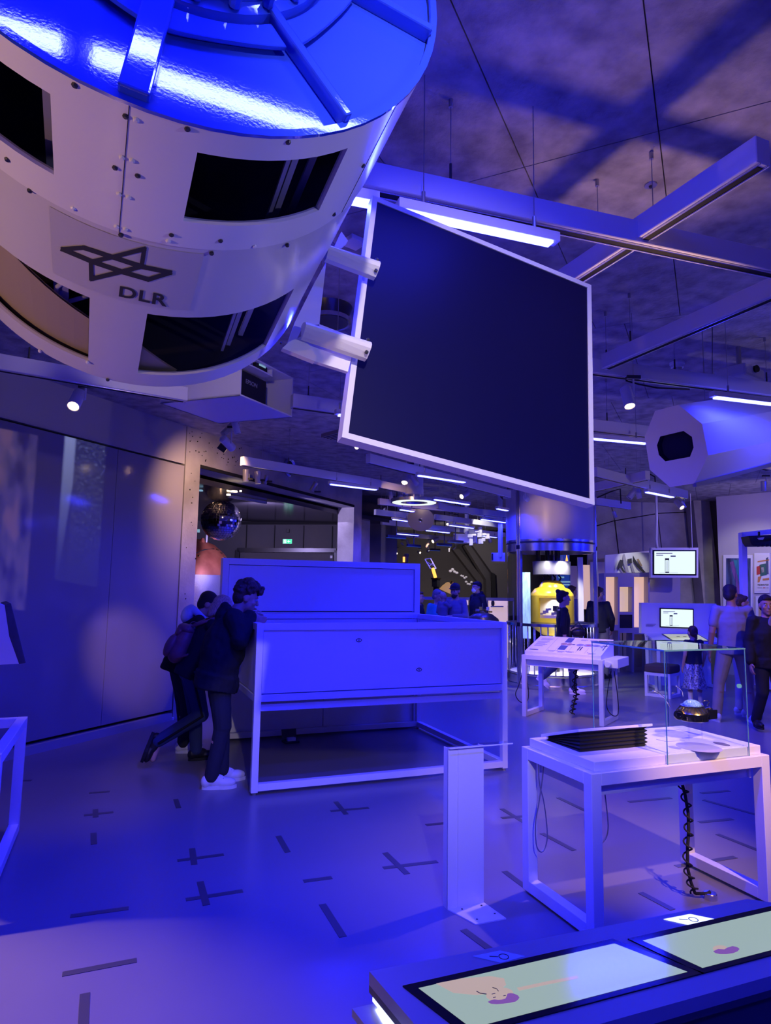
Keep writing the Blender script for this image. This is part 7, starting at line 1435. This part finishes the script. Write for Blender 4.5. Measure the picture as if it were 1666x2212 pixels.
    if st != 'none':
        b.ell(hp(0, -.022, .042), tuple(k*hs for k in (.081, .093, .086)), MH, 16, 12); b.ell(hp(0, -.052, -.005), tuple(k*hs for k in (.074, .060, .080)), MH, 14, 10)
        if st == 'short': b.ell(hp(0, .045, .078), tuple(k*hs for k in (.062, .045, .030)), MH)
        if st == 'baby': b = MB(); b.ell(hp(0, -.022, .036), tuple(k*hs for k in (.078, .090, .088)), MH, 16, 12)
        if st == 'curly':
            for k in range(230):
                th = rn.uniform(0, 1.75); ph = rn.uniform(0, 6.283); d = Vector((math.sin(th)*math.cos(ph), math.sin(th)*math.sin(ph), math.cos(th)))
                if d.y > .3 and d.z < .25: continue
                c = hp(d.x*.088, -.008+d.y*.104, .042+d.z*.098); b.ell(c+Vector((rn.uniform(-1, 1), rn.uniform(-1, 1), rn.uniform(-1, 1)))*.012, rn.uniform(.010, .021)*hs, n=8, m=6)
            for k in range(26): a = rn.uniform(-1.2, 1.2); c = hp(.085*math.sin(a), .070+.035*math.cos(a), rn.uniform(.055, .115)); b.ell(c, rn.uniform(.014, .022)*hs, n=8, m=6)
        if st == 'bob':
            for k in range(30):
                a = -2.6+5.2*k/29
                if abs(a) > 2.75: continue
                x, y = math.sin(a)*.082, -math.cos(a)*.088-.012
                b.caps(hp(x*.9, y*.9, .055), .020*hs, hp(x*1.06, y*1.02+.01, -.085-.02*math.cos(k)), .012*hs, 8)
        if st == 'bun': b.ell(hp(0, -.085, .105), .042*hs, n=12); b.ell(hp(0, .03, .075), tuple(k*hs for k in (.068, .06, .036)), MH)
        if st == 'braid':
            for k in range(7): b.ell(hp(.02*math.sin(k), -.10+.004*k, -.03-.035*k), .026*hs, n=8)
        if st == 'bun': 
            o_ = MB(); o_.tubering(hp(0, -.068, .083), [(.028*hs, -.006), (.034*hs, 0), (.028*hs, .006), (.024*hs, 0)], hz_*1+hy*-.9, 16); o_.build('hair_tie', 'mask', root)
        remesh(b, 'hair', hm, root, min(vox_, .008 if st == 'curly' else vox_), 2, .006 if st != 'curly' else .004)
    if cap:
        b = MB(); b.ell(hp(0, -.012, .052), tuple(k*hs for k in (.088, .104, .082)), MH, 16, 10); b.ell(hp(0, -.02, .03), tuple(k*hs for k in (.088, .10, .05)), MH, 16, 8); cp = remesh(b, 'cap', cap, root, vox_, 2)
        b = MB(); b.prism([hp(.07*math.sin(t), .072+.085*math.cos(t), .046) for t in [-1.5+3.0*k/12 for k in range(13)]], hz_*.008); b.build('brim', cap, cp)
    if mask:
        b = MB(); b.ell(hp(0, .072, -.062), tuple(k*hs for k in (.056, .042, .050)), MH, 14, 10); o = b.build('face_mask', 'mask', root, smooth=True)
        for q in (-1, 1): b = MB(); b.tube([hp(.05*q, .07, -.05), hp(.072*q, .03, -.03), hp(.080*q, -.01, .0)], .003, 5); b.build('ear_loop', 'mask', o)
    return root, P, (hp, MH, hs), (bx, by_, bz), s
EX = Vector((1, 0, 0))
# ---- three teenagers leaning on the tank
LeanA = dict(pel=(0, -.03, .92), che=(0, .02, 1.20), nek=(0, .075, 1.41), hed=(0, .18, 1.545), shL=(-.165, .06, 1.375), shR=(.165, .06, 1.375), elL=(-.235, .13, 1.20), elR=(.225, .10, 1.21), wrL=(-.10, .20, 1.385), wrR=(.11, .19, 1.385), hdL=(.3, 1, -.1), hdR=(.1, 1, -.25), hiL=(-.09, -.03, .89), hiR=(.09, -.03, .89), knL=(-.10, .03, .49), knR=(.10, .01, .49), anL=(-.08, .05, .085), anR=(.09, -.06, .085))
pa = person('curly haired boy in black hooded jacket and white trainers leaning on the tank', (.85, 5.84, 0), EX, 1.76, LeanA, nod=18, hair=('curly', 'hair_brown'), top='cloth_black', loose=3.2, hem=.79, bmat='jeans_dark', shoe='sneaker', hood=True, vox=.008)
LeanB = dict(pel=(0, -.08, .90), che=(0, .02, 1.17), nek=(0, .13, 1.36), hed=(0, .20, 1.485), shL=(-.16, .09, 1.33), shR=(.16, .09, 1.33), elL=(-.22, .16, 1.12), elR=(.22, .16, 1.12), wrL=(-.10, .29, 1.36), wrR=(.10, .29, 1.36), hiL=(-.085, -.08, .87), hiR=(.085, -.08, .87), knL=(-.09, -.01, .48), knR=(.10, .03, .47), anL=(-.10, .02, .085), anR=(.10, -.36, .24), tdR=(.1, -.35, -1))
pb = person('blond teenager with a maroon leather backpack, one foot raised behind, at the tank', (.75, 6.62, 0), EX, 1.68, LeanB, nod=30, look=-12, hair=('bob', 'hair_blond'), top='cloth_black', loose=1.3, hem=.84, bmat='jeans', shoe='shoe_black', vox=.009)
LeanC = dict(LeanB); LeanC.update(anR=(.10, .0, .085), tdR=(.1, 1, 0), knR=(.10, .02, .48), hed=(0, .20, 1.50), nek=(0, .10, 1.375))
pc = person('dark haired teenager in black with a pale blue hood, farthest at the tank', (.68, 7.14, 0), EX, 1.70, LeanC, nod=25, look=-8, hair=('short', 'hair_dark'), top='cloth_black', loose=1.9, hem=.82, bmat='jeans_dark', shoe='sneaker', vox=.010)
def hood_of(pp_, m):
    root, P, _, (bx, by_, bz), s = pp_; b = MB(); c = P['nek']
    for k in range(14):
        a = 2*math.pi*k/14; b.ell(c+(bx*math.cos(a)*.10+by_*(math.sin(a)*.085-.02))*s+bz*(.02-.035*math.sin(a))*s, .040*s, n=8, m=6)
    b.ell(c-by_*.11*s-bz*.02*s, (.11*s, .07*s, .10*s), Matrix((bx, by_, bz)).transposed()); remesh(b, 'hood', m, root, .010, 3, .01)
hood_of(pc, 'hood_blue')
# stripe on the jeans of the backpack wearer
b = MB(); P = pb[1]; sdn = Vector((0, -.085, 0)); b.tube([P['hiR']+sdn*1.15, P['knR']+sdn*.92, P['anR']+sdn*.72], .012, 6); b.build('side_stripe', 'cloth_black', pb[0], smooth=True)
# backpack (worn, a thing of its own)
root, P, _, (bx, by_, bz), s = pb
bc = P['che']-by_*.165-bz*.09; BK = thing('backpack', 'maroon leather backpack worn by the blond teenager at the tank', 'backpack', bc)
MBk = Matrix((bx, by_, bz)).transposed()
b = MB(); b.ell(bc, (.135, .085, .19), MBk, 18, 12); b.ell(bc-bz*.08, (.140, .09, .12), MBk, 18, 12); remesh(b, 'bag_body', 'leather', BK, .010, 3, .012)
b = MB(); b.ell(bc-by_*.085-bz*.06, (.10, .05, .115), MBk, 16, 10); remesh(b, 'front_pocket', 'leather', BK, .009, 2, .006)
b = MB(); b.ell(bc+bz*.13-by_*.02, (.125, .085, .05), MBk, 16, 8); b.ell(bc+bz*.09-by_*.075, (.09, .03, .06), MBk); remesh(b, 'flap', 'leather', BK, .009, 2, .006)
for q in (-1, 1):
    b = MB(); b.tube([bc+bx*.06*q+bz*.16, P['sh'+('L' if q < 0 else 'R')]+bz*.075-bx*.05*q, P['sh'+('L' if q < 0 else 'R')]+by_*.10-bx*.05*q, P['che']+by_*.135+bx*.10*q, bc+bx*.11*q-bz*.14], .014, 8); b.build('strap', 'leather', BK, smooth=True)
b = MB(); b.tubering(bc+bz*.19+by_*.02, [(.03, -.006), (.036, 0), (.03, .006), (.026, 0)], bx, 16); b.build('carry_loop', 'leather', BK, smooth=True); MB().box(bc+bz*.17+bx*.07+by_*.03, (.02, .02, .02)).build('buckle', 'silver', BK)
# ---- right hand group
gf = (FWD_H*1+RGT_H*.18).normalized()
g1 = hz(1592, 1560, 0)
pd1 = person('man in a grey t-shirt and beige trousers seen from behind', g1, gf, 1.80, dict(anL=(-.23, -.0, .085), anR=(.19, .02, .085), knL=(-.18, .02, .49), knR=(.15, .03, .49), elL=(-.255, -.02, 1.11), wrL=(-.27, .05, .86), elR=(.255, .0, 1.12), wrR=(.25, .12, .89)), look=-38, hair=('short', 'hair_dark'), top='tee_grey', sleeve='short', loose=1.2, hem=.84, bmat='chino', shoe='sneaker', girth=1.12, wide=1.14, skin='skin_tan')
g2 = hz(1503, 1530, 0); person('little girl in a dark glittering sequin dress seen from behind', g2, (FWD_H*1-RGT_H*.1), 1.18, dict(wrR=(.26, .06, .98), elR=(.25, -.02, 1.16)), hair=('braid', 'hair_brown'), top='cloth_navy', sleeve='none', bottom='skirt', bmat='sequin', shoe='sneaker', hem=.95)
g3 = hz(1638, 1556, 0)+FWD_H*.32; person('person in pink top and cream trousers half hidden behind the man in grey', g3, RGT_H, 1.66, hair=('short', 'hair_brown'), top='pink', bmat='cream', shoe='sneaker', vox=.012)
g4 = hz(1668, 1582, 0); person('man in an open dark jacket walking toward the camera at the picture edge', g4, (-FWD_H*1+RGT_H*-.05), 1.66, dict(anL=(-.10, .12, .085), anR=(.11, -.16, .12), knR=(.11, .04, .50), wrL=(-.25, .10, .88), wrR=(.25, .06, .87)), look=-12, hair=('short', 'hair_dark'), top='cloth_black', loose=2.1, hem=.80, bmat='cloth_navy', shoe='shoe_black', skin='skin_tan')
rt = [o for o in bpy.data.objects if o.get('label', '').startswith('man in an open dark')][0]
b = MB(); c_ = g4+UP*1.13-FWD_H*.105; b.ell(c_+UP*.0, (.06, .03, .27), Matrix((RGT_H, FWD_H, UP)).transposed(), 14, 10); remesh(b, 'shirt_front', 'shirt_lilac', rt, .010, 2, .006)
# ---- woman walking past the glass cylinder
g5 = hz(1218, 1497, 0)
pw = person('woman with a hair bun and black top walking past the glass cylinder', g5, (RGT_H*1+FWD_H*.05), 1.68, dict(anR=(.10, .14, .085), knR=(.10, .12, .50), anL=(-.09, -.34, .24), knL=(-.09, -.05, .50), tdL=(-.05, 1, -.8), elR=(.21, -.06, 1.13), wrR=(.20, -.02, .88), elL=(-.20, .02, 1.13), wrL=(-.12, .2, 1.06)), hair=('bun', 'hair_dark'), top='cloth_black', sleeve='three', loose=.9, hem=.92, bmat='jeans', shoe='sneaker', girth=.86, wide=.88, vox=.009)
hb = g5+RGT_H*.21+UP*.99-FWD_H*.17; HB = thing('hand_bag', 'small black shoulder bag held by the walking woman', 'bag', hb)
b = MB(); b.ell(hb, (.12, .05, .07), Matrix((RGT_H, FWD_H, UP)).transposed()); b.ell(hb-UP*.03, (.11, .05, .05), Matrix((RGT_H, FWD_H, UP)).transposed()); remesh(b, 'bag_body', 'shoe_black', HB, .009, 2); b = MB(); b.tube([hb+RGT_H*.10+UP*.03, hb+UP*.16, hb-RGT_H*.12+UP*.05], .009, 6); b.build('strap', 'shoe_black', HB, smooth=True)
# ---- two men behind the cylinder
person('man with a white mask in dark sweater standing right of the cylinder', Vector((*at(1296, 1400, 12.8).xy, 0)), (FWD_H*1+RGT_H*.9), 1.77, dict(wrR=(.16, .20, .90), elR=(.25, .02, 1.12)), look=-25, hair=('short', 'hair_brown'), top='cloth_navy', bmat='shirt_grey', shoe='shoe_black', mask=True, girth=1.1, vox=.011)
person('man in a grey shirt seen through the glass cylinder', Vector((*at(1237, 1400, 14.2).xy, 0)), (RGT_H*1+FWD_H*.6), 1.80, hair=('short', 'hair_brown'), top='shirt_grey', bmat='jeans_dark', vox=.013)
# ---- family and visitors beyond the tank
c1 = Vector((*at(944, 1400, 12.7).xy, 0)); person('woman with short grey hair and turquoise jacket beyond the tank', c1, (RGT_H*.6-FWD_H*1), 1.66, hair=('short', 'hair_grey'), top='turquoise', loose=1.4, bmat='jeans_dark', vox=.012, nod=12, look=25)
c2 = Vector((*at(984, 1400, 11.9).xy, 0)); bm_ = person('bearded man in a dark baseball cap holding a small child', c2, (-FWD_H*1-RGT_H*.75), 1.78, dict(wrR=(.02, .24, 1.10), elR=(.25, .08, 1.13), wrL=(-.10, .26, 1.16), elL=(-.25, .06, 1.15)), look=8, nod=8, hair=('short', 'hair_dark'), cap='cloth_navy', top='shirt_lilac', bmat='jeans_dark', vox=.011)
rt = [o for o in bpy.data.objects if o.get('label', '').startswith('bearded man')][0]
hp_, MH_, hs_ = bm_[2]; b = MB(); b.ell(hp_(0, .055, -.085), (.052, .048, .045), MH_, 14, 10); b.ell(hp_(0, .03, -.07), (.060, .05, .05), MH_, 14, 10); b.ell(hp_(0, .088, -.055), (.03, .014, .008), MH_); remesh(b, 'beard', 'hair_dark', rt, .009, 2)
c3 = c2-FWD_H*.12-RGT_H*.24+UP*.62; person('small child with thin hair carried on the arm of the man in the cap', c3, (FWD_H*.6+RGT_H*1), .98, dict(wrR=(.10, .22, 1.32), elR=(.20, .12, 1.30), wrL=(-.10, .24, 1.25), knL=(-.14, .20, .78), knR=(.14, .20, .78), anL=(-.15, .10, .45), anR=(.15, .10, .45)), look=20, hair=('baby', 'hair_blond'), top='baby_cloth', loose=1.1, hem=.86, bmat='baby_cloth', shoe='sneaker', vox=.010)
c5 = Vector((*at(1032, 1400, 13.9).xy, 0)); person('man with white mask and dark jacket standing near the far balustrade', c5, (-RGT_H*1-FWD_H*.5), 1.86, hair=('short', 'hair_dark'), top='cloth_navy', loose=1.8, hood=True, bmat='cloth_navy', mask=True, shoe='shoe_black', vox=.013)
c6 = Vector((*at(903, 1400, 13.6).xy, 0)); person('visitor in dark clothes mostly hidden behind the display wall edge', c6, (RGT_H*1-FWD_H*.5), 1.62, hair=('short', 'hair_brown'), top='cloth_black', bmat='jeans_dark', vox=.014)
